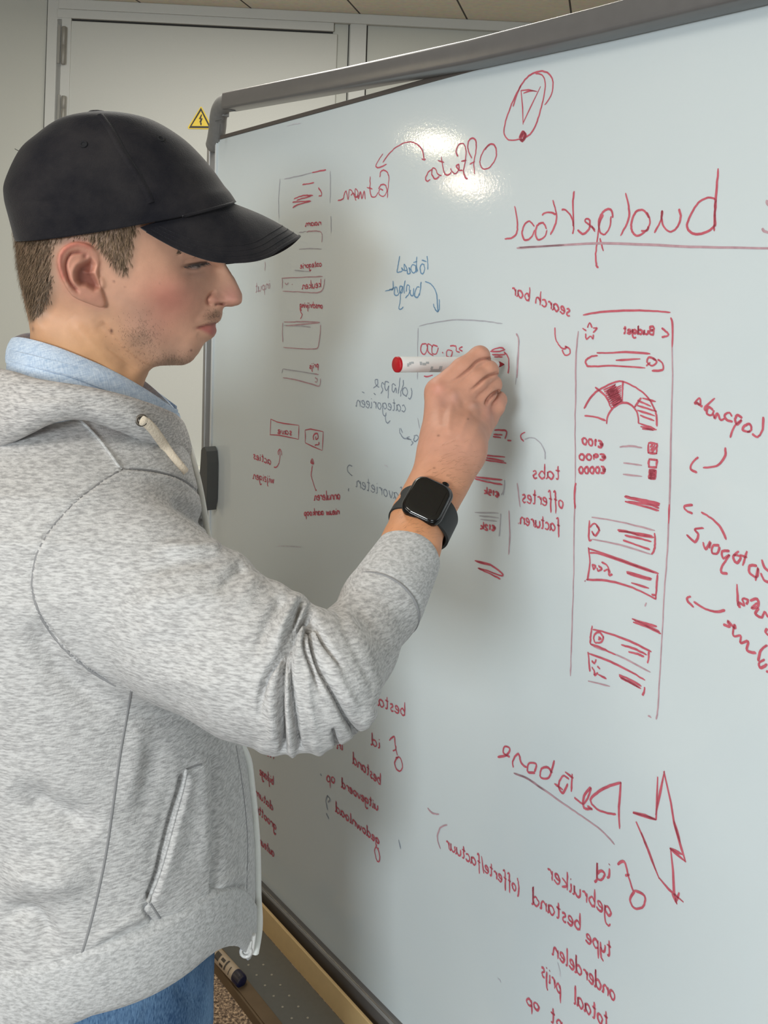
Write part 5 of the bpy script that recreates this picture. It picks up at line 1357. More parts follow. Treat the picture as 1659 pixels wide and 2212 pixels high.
# ------------------------------------------------------------------ shirt collar
def linen_mat():
    m, nt, bs = mat_new('pale_blue_linen')
    tc = nt.nodes.new('ShaderNodeTexCoord'); cols = []
    mp = nt.nodes.new('ShaderNodeMapping'); mp.inputs['Rotation'].default_value = (0, math.radians(15), math.radians(15))
    nt.links.new(tc.outputs['Object'], mp.inputs['Vector'])
    mx0 = None
    fs = []
    for sc in ((900, 900, 120), (120, 120, 900)):
        m2 = nt.nodes.new('ShaderNodeMapping'); m2.inputs['Scale'].default_value = sc; n = nt.nodes.new('ShaderNodeTexNoise'); n.inputs['Scale'].default_value = 1.0; n.inputs['Detail'].default_value = 2
        nt.links.new(mp.outputs['Vector'], m2.inputs['Vector']); nt.links.new(m2.outputs['Vector'], n.inputs['Vector']); fs.append(n)
    ad = nt.nodes.new('ShaderNodeMath'); ad.operation = 'ADD'; nt.links.new(fs[0].outputs['Fac'], ad.inputs[0]); nt.links.new(fs[1].outputs['Fac'], ad.inputs[1])
    r = nt.nodes.new('ShaderNodeValToRGB'); e = r.color_ramp.elements
    mr_ = nt.nodes.new('ShaderNodeMapRange'); mr_.inputs['From Min'].default_value = .7; mr_.inputs['From Max'].default_value = 1.3
    e[0].position = 0; e[0].color = (.36, .47, .63, 1); e[1].position = 1; e[1].color = (.62, .71, .82, 1)
    nt.links.new(ad.outputs[0], mr_.inputs['Value']); nt.links.new(mr_.outputs['Result'], r.inputs['Fac']); nt.links.new(r.outputs['Color'], bs.inputs['Base Color'])
    bp = nt.nodes.new('ShaderNodeBump'); bp.inputs['Strength'].default_value = .4; bp.inputs['Distance'].default_value = .0006; nt.links.new(ad.outputs[0], bp.inputs['Height']); nt.links.new(bp.outputs['Normal'], bs.inputs['Normal'])
    bs.inputs['Roughness'].default_value = .9; bs.inputs['Specular IOR Level'].default_value = .15
    return m
M_linen = linen_mat()
#         fold (top) pixel, lower edge pixel, distance from the middle plane of the neck at top / bottom
CL = [((383, 893), (384, 912), .004, .012), ((365, 876), (366, 905), .014, .024), ((340, 858), (340, 893), .025, .036), ((310, 839), (300, 880), .036, .047), ((275, 819), (255, 858), .047, .058), ((230, 796), (205, 838), .057, .068), ((180, 774), (150, 818), .0625, .074), ((130, 754), (100, 806), .0625, .074), ((90, 741), (60, 796), .056, .067), ((58, 733), (34, 789), .042, .050), ((36, 730), (20, 785), .024, .029), ((26, 731), (14, 784), .004, .004)]
def cl3(pix, n): a, z = hp(pix[0], pix[1], n); return (a, n, z)
tp = spline(np.array([cl3(a, n0) for a, b, n0, n1 in CL]), 6); bt_ = spline(np.array([cl3(b, n1) for a, b, n0, n1 in CL]), 6)
fl = lambda A: np.concatenate([A, (A * np.array([1, -1, 1]))[::-1][1:]])
tp, bt_ = fl(tp), fl(bt_)
w3 = lambda q: hw(q[0], q[1], q[2])
rings = []
for a, b in zip(tp, bt_):
    out = np.array([0, 1 if a[1] >= 0 else -1, 0]) * min(1, abs(a[1]) / .03); out = out + np.array([1 if a[0] > hp(180, 800)[0] else -1, 0, 0]) * (1 - min(1, abs(a[1]) / .05)); out = out / np.linalg.norm(out)
    mid = (a + b) / 2 + out * .003
    rings.append([w3(a - out * .0035 - np.array([0, 0, .012])), w3(a - out * .0030 - np.array([0, 0, .002])), w3(a - out * .0012 + np.array([0, 0, .0008])), w3(a + out * .0008), w3(a * .75 + b * .25 + out * .0026), w3(mid), w3(a * .2 + b * .8 + out * .0022), w3(b + out * .0008), w3(b - out * .0008), w3((a + b) / 2 - out * .0012)])
mb = MB(); mb.loft(rings, True, True); shirt = ppart(mb.build('shirt_collar', M_linen, None, True)); shirt['label'] = 'pale blue linen shirt collar folded over the hoodie'
# stand of the shirt showing under the folded collar
rings = []
for a, b in zip(tp, bt_):
    sg_ = 1 if a[1] >= 0 else -1
    lo2 = b + np.array([0, 0, -.045]); 
    rings.append([w3(b * np.array([1, .97, 1]) + np.array([0, 0, .012])), w3(b * np.array([1, 1.06, 1]) + np.array([0, sg_ * .002, -.012])), w3(lo2 * np.array([1, 1.16, 1])), w3(lo2 * np.array([1, 1.10, 1]))])
mb = MB(); mb.loft(rings, True, True); o = mb.build('shirt_yoke', M_linen, None, True); sub(o, shirt)
cs = [w3(a * .12 + b * .88 + np.array([0, .0035 * (1 if a[1] >= 0 else -1), 0])) for a, b in zip(tp, bt_)]
mb = MB(); mb.tube(cs, .0005, 6); sub(mb.build('collar_stitching', M_linen, None, True), shirt)

# ------------------------------------------------------------------ jeans and shoes
def denim_mat():
    m, nt, bs = mat_new('blue_denim')
    tc = nt.nodes.new('ShaderNodeTexCoord'); mp = nt.nodes.new('ShaderNodeMapping'); mp.inputs['Scale'].default_value = (900, 900, 260)
    n = nt.nodes.new('ShaderNodeTexNoise'); n.inputs['Scale'].default_value = 1; n.inputs['Detail'].default_value = 3
    n2 = nt.nodes.new('ShaderNodeTexNoise'); n2.inputs['Scale'].default_value = 14; n2.inputs['Detail'].default_value = 4
    nt.links.new(tc.outputs['Object'], mp.inputs['Vector']); nt.links.new(mp.outputs['Vector'], n.inputs['Vector']); nt.links.new(tc.outputs['Object'], n2.inputs['Vector'])
    ad = nt.nodes.new('ShaderNodeMath'); nt.links.new(n.outputs['Fac'], ad.inputs[0]); nt.links.new(n2.outputs['Fac'], ad.inputs[1])
    mr_ = nt.nodes.new('ShaderNodeMapRange'); mr_.inputs['From Min'].default_value = .7; mr_.inputs['From Max'].default_value = 1.3; nt.links.new(ad.outputs[0], mr_.inputs['Value'])
    r = nt.nodes.new('ShaderNodeValToRGB'); e = r.color_ramp.elements; e[0].color = (.035, .085, .19, 1); e[1].color = (.20, .34, .53, 1)
    nt.links.new(mr_.outputs['Result'], r.inputs['Fac']); nt.links.new(r.outputs['Color'], bs.inputs['Base Color']); bs.inputs['Roughness'].default_value = .9; bs.inputs['Specular IOR Level'].default_value = .15
    return m
jz = np.array([HIPZ for HIPZ in (0.0,)]) if False else None
fr = P(463, 2085, .87); JA, JB = .118, .168
m_ = nrm(np.array([1.0, -fr[0] / fr[1], 0])); supp = math.sqrt((JA * (TF @ m_)) ** 2 + (JB * (TL @ m_)) ** 2)
JC = np.array([((fr @ m_) - fr[2] * m_[2] - supp - m_[1] * .845) / m_[0], .845, 0])
def jeans_fn(x, y, z):
    s = (x - JC[0]) * TF[0] + (y - JC[1]) * TF[1]; l = (x - JC[0]) * TL[0] + (y - JC[1]) * TL[1]
    d = (np.sqrt((s / JA) ** 2 + (l / JB) ** 2) - 1) * JA
    d = np.maximum(d, np.abs(z - 1.0) - 0.155)
    for sg_ in (1, -1):
        h = JC + TL * sg_ * .088 + UP * .86; kn = JC + TL * sg_ * .095 + TF * .012 + UP * .50; an = JC + TL * sg_ * .10 - TF * .03 + UP * .10; bt2 = an - UP * .07
        lg = smin(cone(x, y, z, h, kn, .094, .070), cone(x, y, z, kn, an, .070, .060), .03); lg = smin(lg, cone(x, y, z, an, bt2, .060, .060), .02)
        d = smin(d, np.maximum(lg, 0.03 - z), .05)
    return d
jx = axis_grid([(JC[0] - .2, JC[0] + .2, .005)]); jy = axis_grid([(JC[1] - .26, JC[1] + .26, .005)]); jzz = axis_grid([(.0, .80, .012), (.80, 1.17, .004)])
Vj, Qj = sdf_mesh(jeans_fn, jx, jy, jzz); Vj = relax(Vj, Qj, 3)
S = Sculpt(Vj, Qj)
S.stroke([(305, 2185), (312, 2205), (315, 2240)], 4, -.002); S.side([(305, 2160), (312, 2205), (320, 2300)], 20, .0012)
S.stroke([(380, 2120), (400, 2150), (450, 2170)], 10, -.002); S.stroke([(430, 2100), (445, 2160), (450, 2220)], 12, .002)
Vj = S.done()
jeans = ppart(mesh_obj('jeans', Vj, Qj, denim_mat())); jeans['label'] = 'mid blue denim jeans'
M_shoe = simple('shoe_white', (.6, .6, .58), .5); M_sole = simple('shoe_sole', (.75, .74, .70), .6)
for sg_ in (1, -1):
    c = JC + TL * sg_ * .10 - TF * .03
    rings = []
    for t, w_, h_ in ((-.085, .022, .05), (-.075, .034, .075), (-.03, .040, .085), (.03, .042, .085), (.08, .046, .065), (.13, .048, .05), (.17, .042, .042), (.195, .022, .034)):
        rings.append([c + TF * t + TL * w_ * math.cos(a) + UP * (.022 + max(0, h_ * math.sin(a)) + (.0 if math.sin(a) >= 0 else .004 * math.sin(a))) for a in np.linspace(0, 2 * math.pi, 25)[:-1]])
    mb = MB(); mb.loft(rings, True, True); sh = ppart(mb.build('shoe', M_shoe, None, True))
    rings = [[c + TF * t + TL * (w_ + .004) * math.cos(a) + UP * (.011 + .011 * (1 if math.sin(a) > 0 else -1)) for a in np.linspace(.01, 2 * math.pi + .01, 25)[:-1]] for t, w_ in ((-.09, .02), (-.08, .034), (-.03, .04), (.03, .042), (.08, .046), (.13, .048), (.17, .042), (.2, .02))]
    mb = MB(); mb.loft(rings, True, True); sub(mb.build('sole', M_sole), sh)
# ================================================================== handwriting on the board (seen mirrored, as in the photo)
def ink(name, col, a=1.0):
    m, nt, bs = mat_new(name); tc = nt.nodes.new('ShaderNodeTexCoord'); n = nt.nodes.new('ShaderNodeTexNoise'); n.inputs['Scale'].default_value = 120; n.inputs['Detail'].default_value = 3
    mx = nt.nodes.new('ShaderNodeMix'); mx.data_type = 'RGBA'; mx.inputs['A'].default_value = (*col, 1); mx.inputs['B'].default_value = (*[min(1, c * 1.5 + .10) for c in col], 1)
    nt.links.new(tc.outputs['Object'], n.inputs['Vector']); nt.links.new(n.outputs['Fac'], mx.inputs['Factor']); nt.links.new(mx.outputs['Result'], bs.inputs['Base Color'])
    bs.inputs['Roughness'].default_value = .5; bs.inputs['Specular IOR Level'].default_value = .2; return m
M_ired = ink('ink_red', (0.40, 0.055, 0.085)); M_ifaint = ink('ink_red_faint', (0.36, 0.215, 0.245)); M_igrey = ink('ink_grey_faint', (0.30, 0.30, 0.335)); M_iblue = ink('ink_blue', (0.09, 0.20, 0.33)); M_islate = ink('ink_slate', (0.17, 0.20, 0.25)); M_iwash = ink('ink_faded', (0.42, 0.42, 0.45))
_off = [0.0004]
class Ink:
    def __init__(s): s.V = []; s.F = []; s.words = []; s.box = []; s.rng = []; s.off = _off[0]; _off[0] += 0.000004
    def line(s, pts, w=.0021, sm=True, jit=0.25):
        p = np.array(pts, float)
        if sm and len(p) > 2: p = spline(p, 5)
        elif len(p) == 2: p = np.array([p[0] + (p[1] - p[0]) * t for t in np.linspace(0, 1, 5)])
        if jit: p = p + RNG.normal(0, jit, p.shape)
        q = np.array([B(u, v, s.off) for u, v in p]); n = len(q)
        t = np.gradient(q, axis=0); t /= np.maximum(np.linalg.norm(t, axis=1), 1e-9)[:, None]
        sd = np.cross(BN[None, :], t); k = np.linspace(0, 1, n); ww = w * (0.78 + 0.3 * np.sin(k * 3 + RNG.uniform(0, 6)) ** 2) * .5; ww[0] *= .6; ww[-1] *= .45
        b = len(s.V); fb = len(s.F); L = q + sd * ww[:, None]; R = q - sd * ww[:, None]
        s.V += list(L) + list(R); s.F += [(b + i, b + n + i, b + n + i + 1, b + i + 1) for i in range(n - 1)]
        s.box.append((*p.min(0), *p.max(0))); s.rng.append((b, len(s.V), fb, len(s.F)))
        return s
    def lines(s, L, w=.0021, sm=True):
        for p in L: s.line(p, w, sm)
        return s
    def text(s, txt, p0, p1, h, w=.0019, slant=0.0, up=None):
        k = Ink(); k._write(txt, p0, p1, h, w, slant, up); s.words.append(k); return s
    def _write(s, txt, p0, p1, h, w=.0019, slant=0.0, up=None):
        """mirrored handwriting: starts at p0 on the baseline and runs to p1; h = x-height in pixels"""
        tot = sum(GL.get(c, GL[' '])[0] for c in txt); p0 = np.array(p0, float); p1 = np.array(p1, float); ex = (p1 - p0) / tot
        up = np.array((slant, -1.0)) if up is None else np.array(up, float); x = 0
        for c in txt:
            wd, st = GL.get(c, GL[' '])
            for pl_ in st:
                s.line([p0 + ex * (x + a * wd) + up * h * b for a, b in pl_], w)
            x += wd
        return s
    def done(s, name, mat, label=None, parent=None):
        bpar = parent or panel
        for k in s.words: k.done('handwritten_word', mat)
        if not s.V: return
        # strokes that touch or nearly touch form one drawing, each drawing its own piece
        n = len(s.box); g = list(range(n))
        def root(i):
            while g[i] != i: i = g[i]
            return i
        for i in range(n):
            for j in range(i):
                a, b = s.box[i], s.box[j]
                if a[0] < b[2] + 14 and b[0] < a[2] + 14 and a[1] < b[3] + 14 and b[1] < a[3] + 14: g[root(i)] = root(j)
        for k in sorted(set(root(i) for i in range(n))):
            V = []; Fc = []
            for i in range(n):
                if root(i) == k:
                    v0, v1, f0, f1 = s.rng[i]; off = len(V) - v0; V += s.V[v0:v1]; Fc += [tuple(t + off for t in f) for f in s.F[f0:f1]]
            o = mesh_obj(name, np.array(V), Fc, mat, None, False); o.parent = bpar; o.matrix_parent_inverse = board_inv
            if label: o['label'] = label; label = None
GL = {' ': (.7, []), '.': (.5, [[(.3, .05), (.5, .0)]]), '/': (.6, [[(.1, -.3), (.8, 2.0)]]), '(': (.5, [[(.8, 2.1), (.3, 1.2), (.3, .2), (.7, -.6)]]), ')': (.5, [[(.2, 2.1), (.7, 1.2), (.7, .2), (.3, -.6)]]),
 '?': (.8, [[(.1, 1.5), (.4, 2.0), (.8, 1.6), (.5, .9), (.45, .5)], [(.45, .1), (.47, 0)]]), '!': (.4, [[(.5, 2), (.5, .6)], [(.5, .1), (.5, 0)]]), ',': (.4, [[(.5, .1), (.3, -.4)]]),
 'a': (1.1, [[(.8, .85), (.45, 1.0), (.12, .5), (.4, .0), (.75, .4), (.82, .95), (.8, .2), (1.0, .05)]]), 'b': (1.0, [[(.15, 2.0), (.15, .0)], [(.15, .6), (.5, 1.0), (.85, .5), (.5, .0), (.15, .25)]]),
 'c': (.9, [[(.85, .85), (.5, 1.0), (.12, .5), (.45, .0), (.95, .15)]]), 'd': (1.1, [[(.78, .8), (.45, 1.0), (.12, .5), (.4, .0), (.78, .4), (.82, 2.0), (.8, .2), (1., .0)]]),
 'e': (.9, [[(.1, .45), (.6, .55), (.75, .9), (.4, 1.0), (.12, .5), (.4, .0), (.95, .2)]]), 'f': (.8, [[(.85, 1.8), (.5, 2.0), (.4, 1.0), (.35, -.8)], [(.1, .9), (.75, 1.0)]]),
 'g': (1.05, [[(.8, .85), (.45, 1.0), (.12, .55), (.4, .1), (.78, .5), (.82, .95), (.8, -.6), (.45, -1.0), (.2, -.7)]]), 'h': (1.0, [[(.15, 2.0), (.15, .0)], [(.15, .6), (.5, 1.0), (.8, .7), (.82, .0)]]),
 'i': (.5, [[(.4, 1.0), (.4, .15), (.8, .05)], [(.4, 1.45), (.45, 1.4)]]), 'j': (.5, [[(.5, 1.0), (.5, -.7), (.1, -1.0)], [(.5, 1.45), (.55, 1.4)]]), 'k': (.95, [[(.15, 2.0), (.15, .0)], [(.8, 1.0), (.2, .5), (.85, .0)]]),
 'l': (.5, [[(.4, 2.0), (.35, .2), (.8, .0)]]), 'm': (1.5, [[(.08, 1.0), (.1, .0)], [(.1, .6), (.3, 1.0), (.45, .7), (.46, .0)], [(.46, .6), (.68, 1.0), (.82, .7), (.85, .1), (1.0, .1)]]),
 'n': (1.0, [[(.1, 1.0), (.12, .0)], [(.12, .6), (.5, 1.0), (.76, .7), (.8, .1), (1.0, .1)]]), 'o': (1.0, [[(.5, 1.0), (.15, .6), (.35, .0), (.75, .2), (.82, .75), (.5, 1.0)]]),
 'p': (1.0, [[(.15, 1.0), (.12, -1.0)], [(.15, .6), (.5, 1.0), (.85, .5), (.5, .0), (.15, .25)]]), 'q': (1.0, [[(.8, .9), (.4, 1.0), (.12, .5), (.4, .0), (.8, .5)], [(.82, 1.0), (.8, -1.0)]]),
 'r': (.8, [[(.15, 1.0), (.18, .0)], [(.18, .6), (.5, 1.0), (.85, .9)]]), 's': (.8, [[(.8, .9), (.4, 1.0), (.25, .7), (.7, .35), (.5, .0), (.1, .1)]]), 't': (.75, [[(.45, 1.8), (.42, .2), (.8, .05)], [(.1, 1.15), (.85, 1.2)]]),
 'u': (1.05, [[(.12, 1.0), (.15, .25), (.45, .0), (.78, .4), (.8, 1.0), (.82, .1), (1., .05)]]), 'v': (.9, [[(.1, 1.0), (.42, .0), (.85, 1.0)]]), 'w': (1.3, [[(.08, 1.0), (.28, .0), (.5, .8), (.7, .0), (.95, 1.0)]]),
 'x': (.8, [[(.1, 1.0), (.85, .0)], [(.8, 1.0), (.1, .0)]]), 'y': (.95, [[(.12, 1.0), (.2, .3), (.5, .1), (.78, .5)], [(.82, 1.0), (.75, -.5), (.4, -1.0)]]), 'z': (.8, [[(.1, 1.0), (.8, 1.0), (.15, .0), (.9, .05)]]),
 'O': (1.4, [[(.5, 2.0), (.12, 1.3), (.3, .1), (.7, .1), (.88, 1.2), (.62, 1.95), (.4, 2.0)]]), 'B': (1.1, [[(.15, 2.0), (.15, .0)], [(.15, 2.0), (.75, 1.8), (.7, 1.2), (.2, 1.0)], [(.2, 1.05), (.85, .8), (.75, .1), (.15, .0)]]),
 '0': (.95, [[(.5, 1.3), (.15, .8), (.3, .0), (.72, .1), (.85, .8), (.5, 1.3)]]), '1': (.6, [[(.2, .9), (.5, 1.3), (.5, .0)]]), '2': (.9, [[(.15, 1.0), (.5, 1.3), (.8, .9), (.15, .0), (.9, .05)]]), '5': (.9, [[(.8, 1.3), (.25, 1.3), (.2, .8), (.7, .8), (.75, .1), (.2, .0)]]),
 '9': (.9, [[(.8, 1.0), (.45, 1.3), (.15, .9), (.5, .6), (.8, 1.0), (.75, .0)]]), '8': (.9, [[(.5, .7), (.2, 1.0), (.5, 1.3), (.8, 1.0), (.5, .7), (.15, .3), (.5, .0), (.85, .3), (.5, .7)]]), 'E': (1.0, [[(.9, 1.25), (.4, 1.2), (.2, .6), (.5, .0), (.95, .15)], [(.05, .75), (.7, .8)], [(.05, .5), (.65, .5)]]), 'L': (1.0, [[(.2, 2.0), (.1, .2), (.9, .0)]])}
def Z(o, s, pts): return [[(o[0] + x / s, o[1] + y / s) for x, y in p] for p in pts]      # crop coordinates -> photo pixels

# exclamation mark in an oval
o = (1050, 100); s = 2.724
I = Ink().lines(Z(o, s, [[(345, 345), (385, 280), (392, 200), (360, 155), (310, 148), (250, 175), (200, 240), (150, 340), (115, 440), (105, 505), (125, 545), (165, 552), (200, 545)],
    [(205, 230), (180, 290), (158, 355)], [(290, 160), (330, 170), (348, 220), (335, 320), (310, 410), (285, 480), (255, 520), (225, 540)]]), .0020)
I.lines(Z(o, s, [[(205, 258), (215, 360), (218, 460)], [(218, 450), (260, 360), (320, 235)], [(205, 260), (250, 255), (300, 265)], [(220, 275), (255, 262), (290, 262)]]), .0021, False)
for k in range(5): I.line([(1050 + (195 + 2 * k) / s, 100 + 540 / s), (1050 + (215 + 3 * k) / s, 100 + (500 + 4 * k) / s), (1050 + (235 - 2 * k) / s, 100 + 525 / s), (1050 + 215 / s, 100 + (560 - 3 * k) / s), (1050 + (195 + 3 * k) / s, 100 + 545 / s)], .0022)
I.done('exclamation_drawing', M_ired)
# big underlined title
I = Ink().lines(Z(o, s, [[(1365, 718), (1355, 860), (1345, 1000), (1342, 1090)], [(1350, 1060), (1345, 940), (1350, 905), (1310, 890), (1250, 920), (1200, 1000), (1182, 1060), (1205, 1095), (1255, 1105), (1320, 1080), (1350, 1045)],
    [(1135, 955), (1145, 1010), (1120, 1070), (1080, 1090), (1045, 1060), (1032, 1010), (1036, 965)], [(1036, 965), (1030, 1020), (990, 1098)], [(960, 1010), (925, 965), (880, 975), (855, 1040), (860, 1090), (890, 1115), (940, 1085), (965, 1030), (945, 975)], [(912, 1085), (945, 1085), (955, 1060)],
    [(820, 862), (838, 940), (838, 1020), (790, 1115)], [(745, 1010), (740, 970), (715, 958), (680, 985), (662, 1040), (672, 1095), (700, 1105), (728, 1060), (735, 1000)], [(690, 990), (668, 1040), (655, 1130), (645, 1220), (650, 1290), (662, 1298)], [(668, 1130), (690, 1205)],
    [(640, 1080), (605, 1050), (582, 1030), (590, 1015), (610, 1025), (605, 1075), (570, 1105), (538, 1080)], [(640, 1090), (620, 1055)], [(518, 852), (510, 930), (515, 1060), (508, 1105)], [(445, 962), (470, 965), (505, 1010), (515, 1060)],
    [(392, 905), (412, 980), (410, 1040), (378, 1110)], [(330, 995), (345, 980), (380, 978), (412, 990)], [(355, 1075), (335, 1040), (305, 1050), (290, 1095), (305, 1138), (345, 1120), (358, 1080)], [(285, 1060), (255, 1030), (225, 1050), (212, 1100), (228, 1140), (265, 1125), (285, 1080)],
    [(168, 940), (182, 1020), (182, 1090), (155, 1125), (108, 1133)]]), .0023)
I.done('title_word', M_ired, 'large mirrored title word in red')
I = Ink().lines(Z(o, s, [[(180, 1186), (400, 1172), (640, 1160), (900, 1165), (1200, 1180), (1500, 1185), (1720, 1190)], [(182, 1188), (300, 1179), (460, 1170)], [(1625, 1070), (1640, 1090), (1680, 1098)], [(1655, 905), (1650, 920), (1662, 935)]]), .0024)
I.done('title_underline', M_ifaint)
# offertes -> facturen
o = (720, 280); s = 4.366
I = Ink().lines(Z(o, s, [[(1480, 140), (1430, 180), (1390, 260), (1385, 330), (1420, 372), (1480, 350), (1530, 270), (1535, 190), (1510, 140), (1465, 145), (1430, 190)], [(1305, 270), (1270, 190), (1275, 110), (1310, 80), (1345, 110), (1345, 200), (1325, 310), (1332, 420)], [(1285, 325), (1335, 300)],
    [(1175, 255), (1158, 200), (1185, 140), (1225, 135), (1250, 190), (1245, 290), (1228, 390), (1245, 450), (1265, 465)], [(1205, 300), (1255, 290)], [(1220, 385), (1185, 380), (1160, 345), (1180, 330), (1185, 370), (1150, 415), (1115, 390), (1105, 365)], [(1115, 400), (1075, 430), (1040, 390), (1020, 255)], [(985, 290), (1045, 310)],
    [(1020, 435), (985, 420), (965, 375), (935, 365), (930, 420), (960, 465), (1000, 440)], [(935, 370), (895, 400), (870, 460), (885, 485), (915, 470)]]), .0020)
I.lines(Z(o, s, [[(835, 275), (855, 285), (870, 275)], [(855, 280), (840, 200), (790, 140), (710, 115), (620, 150), (540, 210), (465, 310)], [(468, 228), (425, 290), (400, 345), (430, 357), (505, 325)]]), .0019)
I.lines(Z(o, s, [[(440, 450), (445, 400), (475, 383), (510, 405), (525, 460), (515, 560), (510, 645)], [(470, 575), (440, 560), (430, 605), (470, 630), (505, 580), (490, 525), (450, 520), (425, 560)], [(420, 590), (400, 630), (360, 630), (345, 560), (348, 440)], [(315, 545), (370, 560)], [(300, 655), (290, 580), (270, 650), (255, 585), (235, 655), (230, 585), (205, 560), (210, 640), (235, 600)], [(215, 670), (180, 590), (150, 570), (140, 660), (120, 580), (100, 620), (90, 655), (40, 668)], [(255, 600), (220, 640), (190, 600), (165, 620)]]), .0019)
I.done('arrow_words', M_ired, 'two mirrored red words joined by a curved arrow')
# form sketch on the left
o = (580, 340); s = 4.2546
I = Ink().lines(Z(o, s, [[(105, 195), (98, 300), (92, 420), (95, 560)], [(145, 200), (300, 165), (400, 140)], [(565, 125), (568, 300), (565, 420)], [(572, 540), (575, 700)], [(280, 690), (350, 680)], [(280, 845), (380, 838), (490, 842)], [(130, 1945), (122, 1985)], [(135, 1945), (300, 1970), (460, 1995)], [(390, 1560), (300, 1550), (140, 1545)], [(240, 1040), (380, 1050)]]), .0016); I.done('form_outline', M_igrey)
I = Ink().lines(Z(o, s, [[(400, 140), (470, 125), (528, 115)], [(312, 250), (360, 242), (418, 232)], [(455, 280), (480, 310), (485, 350), (460, 352)], [(232, 382), (290, 358), (340, 350), (410, 350)], [(260, 395), (330, 372), (390, 355)], [(220, 412), (300, 405), (390, 402)], [(222, 462), (270, 435), (380, 408)]]), .0022); I.done('menu_lines', M_ired)
I = Ink().lines(Z(o, s, [[(350, 685), (420, 675), (470, 682), (492, 710), (490, 780)], [(125, 1110), (300, 1103), (498, 1095)], [(122, 1105), (128, 1150), (125, 1205)], [(130, 1230), (300, 1238), (420, 1245), (480, 1232), (505, 1190), (515, 1115)], [(150, 1150), (165, 1168), (182, 1150)], [(215, 1165), (220, 1170)], [(140, 1512), (220, 1512), (320, 1510), (470, 1515)], [(130, 1520), (128, 1600), (130, 1700)], [(160, 1548), (300, 1535), (470, 1520)], [(480, 1540), (472, 1640), (455, 1740), (420, 1760), (300, 1758), (135, 1745)], [(130, 2025), (250, 2045), (400, 2085), (465, 2100), (478, 2030)], [(425, 2025), (448, 2040), (440, 2065), (425, 2060)], [(460, 1995), (420, 1990)]]), .0018); I.done('form_boxes', M_ifaint)
I = Ink().text('naam', (694, 486), (659, 489), 7, .0020); I.text('categorie', (695, 575), (648, 580), 7, .0018); I.text('keuken', (694, 620), (652, 625), 9, .0018); I.text('omschrijving', (697, 666), (647, 664), 7, .0018); I.text('prijs', (688, 793), (668, 797), 7, .0018)
I.lines(Z(o, s, [[(330, 1360), (300, 1370), (295, 1420), (310, 1445), (290, 1485)]]), .0018); I.done('field_names', M_ired, 'small mirrored field names in red')
I = Ink().text('input', (584, 622), (551, 632), 11, .0016); I.lines([[(573, 565), (572, 585)]], .0014); I.done('margin_note', M_ifaint)
# save button, box and notes
o = (520, 880); s = 6.381
I = Ink().lines(Z(o, s, [[(415, 160), (410, 260), (405, 375)], [(415, 160), (500, 200), (600, 225), (800, 250)], [(400, 378), (520, 385), (650, 410), (795, 440)], [(802, 250), (800, 340), (795, 445)], [(885, 315), (890, 400), (888, 490)], [(885, 312), (960, 300), (1060, 318), (1135, 332)], [(890, 490), (980, 535), (1120, 592)], [(1138, 335), (1130, 450), (1122, 592)]]), .0019, False)
I.text('save', (631, 940), (599, 936), 8, .0021); I.lines(Z(o, s, [[(1005, 450), (1000, 400), (1025, 362), (1060, 370), (1065, 420), (1035, 440), (1030, 400)], [(1075, 480), (1075, 510), (1020, 520)]]), .0021)
I.lines(Z(o, s, [[(565, 660), (555, 600), (535, 578), (515, 610), (520, 660)], [(535, 590), (540, 680), (525, 770), (490, 825), (455, 822)]]), .0017)
I.text('acties', (586, 1004), (546, 990), 9, .0021); I.text('wijzigen', (592, 1044), (546, 1034), 9, .0020)
I.lines(Z(o, s, [[(985, 705), (965, 760), (1005, 775), (985, 705)], [(985, 730), (980, 770)], [(975, 740), (995, 765)], [(985, 800), (970, 920), (985, 1000), (1030, 1135), (1045, 1135)]]), .0018)
I.text('annuleren', (735, 1078), (678, 1081), 10, .0021); I.text('nieuw aankoop', (733, 1111), (656, 1114), 8, .0022); I.done('button_sketch', M_ired, 'mirrored red button boxes with notes below')
# blue note
o = (740, 540); s = 7.541
I = Ink().lines(Z(o, s, [[(1375, 95), (1385, 200), (1385, 320)], [(1285, 165), (1370, 190)], [(1330, 240), (1290, 230), (1262, 290), (1275, 370), (1310, 385), (1335, 320), (1325, 245)], [(1210, 110), (1200, 240), (1225, 350)], [(1150, 205), (1215, 190)], [(1195, 260), (1140, 240), (1110, 300), (1140, 370), (1185, 350), (1195, 260), (1200, 370)], [(1110, 330), (1080, 290), (1100, 370), (1060, 385), (1045, 300), (1000, 230), (1010, 330), (1045, 330)], [(1000, 340), (960, 290), (970, 340), (920, 360), (885, 355), (900, 260), (930, 95)]]), .0017)
I.lines(Z(o, s, [[(1280, 515), (1265, 640), (1250, 745)], [(1255, 610), (1215, 600), (1180, 680), (1175, 755), (1220, 770), (1250, 700)], [(1160, 620), (1150, 730), (1115, 740), (1085, 640), (1090, 590), (1050, 570), (1030, 680)], [(1110, 650), (1060, 740), (1020, 780)], [(1005, 710), (1000, 600), (1020, 500)], [(980, 600), (935, 590), (930, 680), (970, 690), (975, 600), (945, 700), (935, 850), (915, 940), (940, 970), (985, 930)], [(930, 690), (890, 740), (845, 720), (850, 620), (880, 610), (900, 700)], [(820, 500), (820, 640), (760, 640)], [(840, 610), (800, 640), (690, 670)], [(1345, 515), (1430, 550), (1500, 640), (1535, 760), (1545, 900), (1555, 1005)], [(1478, 875), (1500, 950), (1550, 1005), (1575, 920), (1575, 800)]]), .0017)
I.done('blue_note', M_iblue, 'mirrored blue note with an arrow')
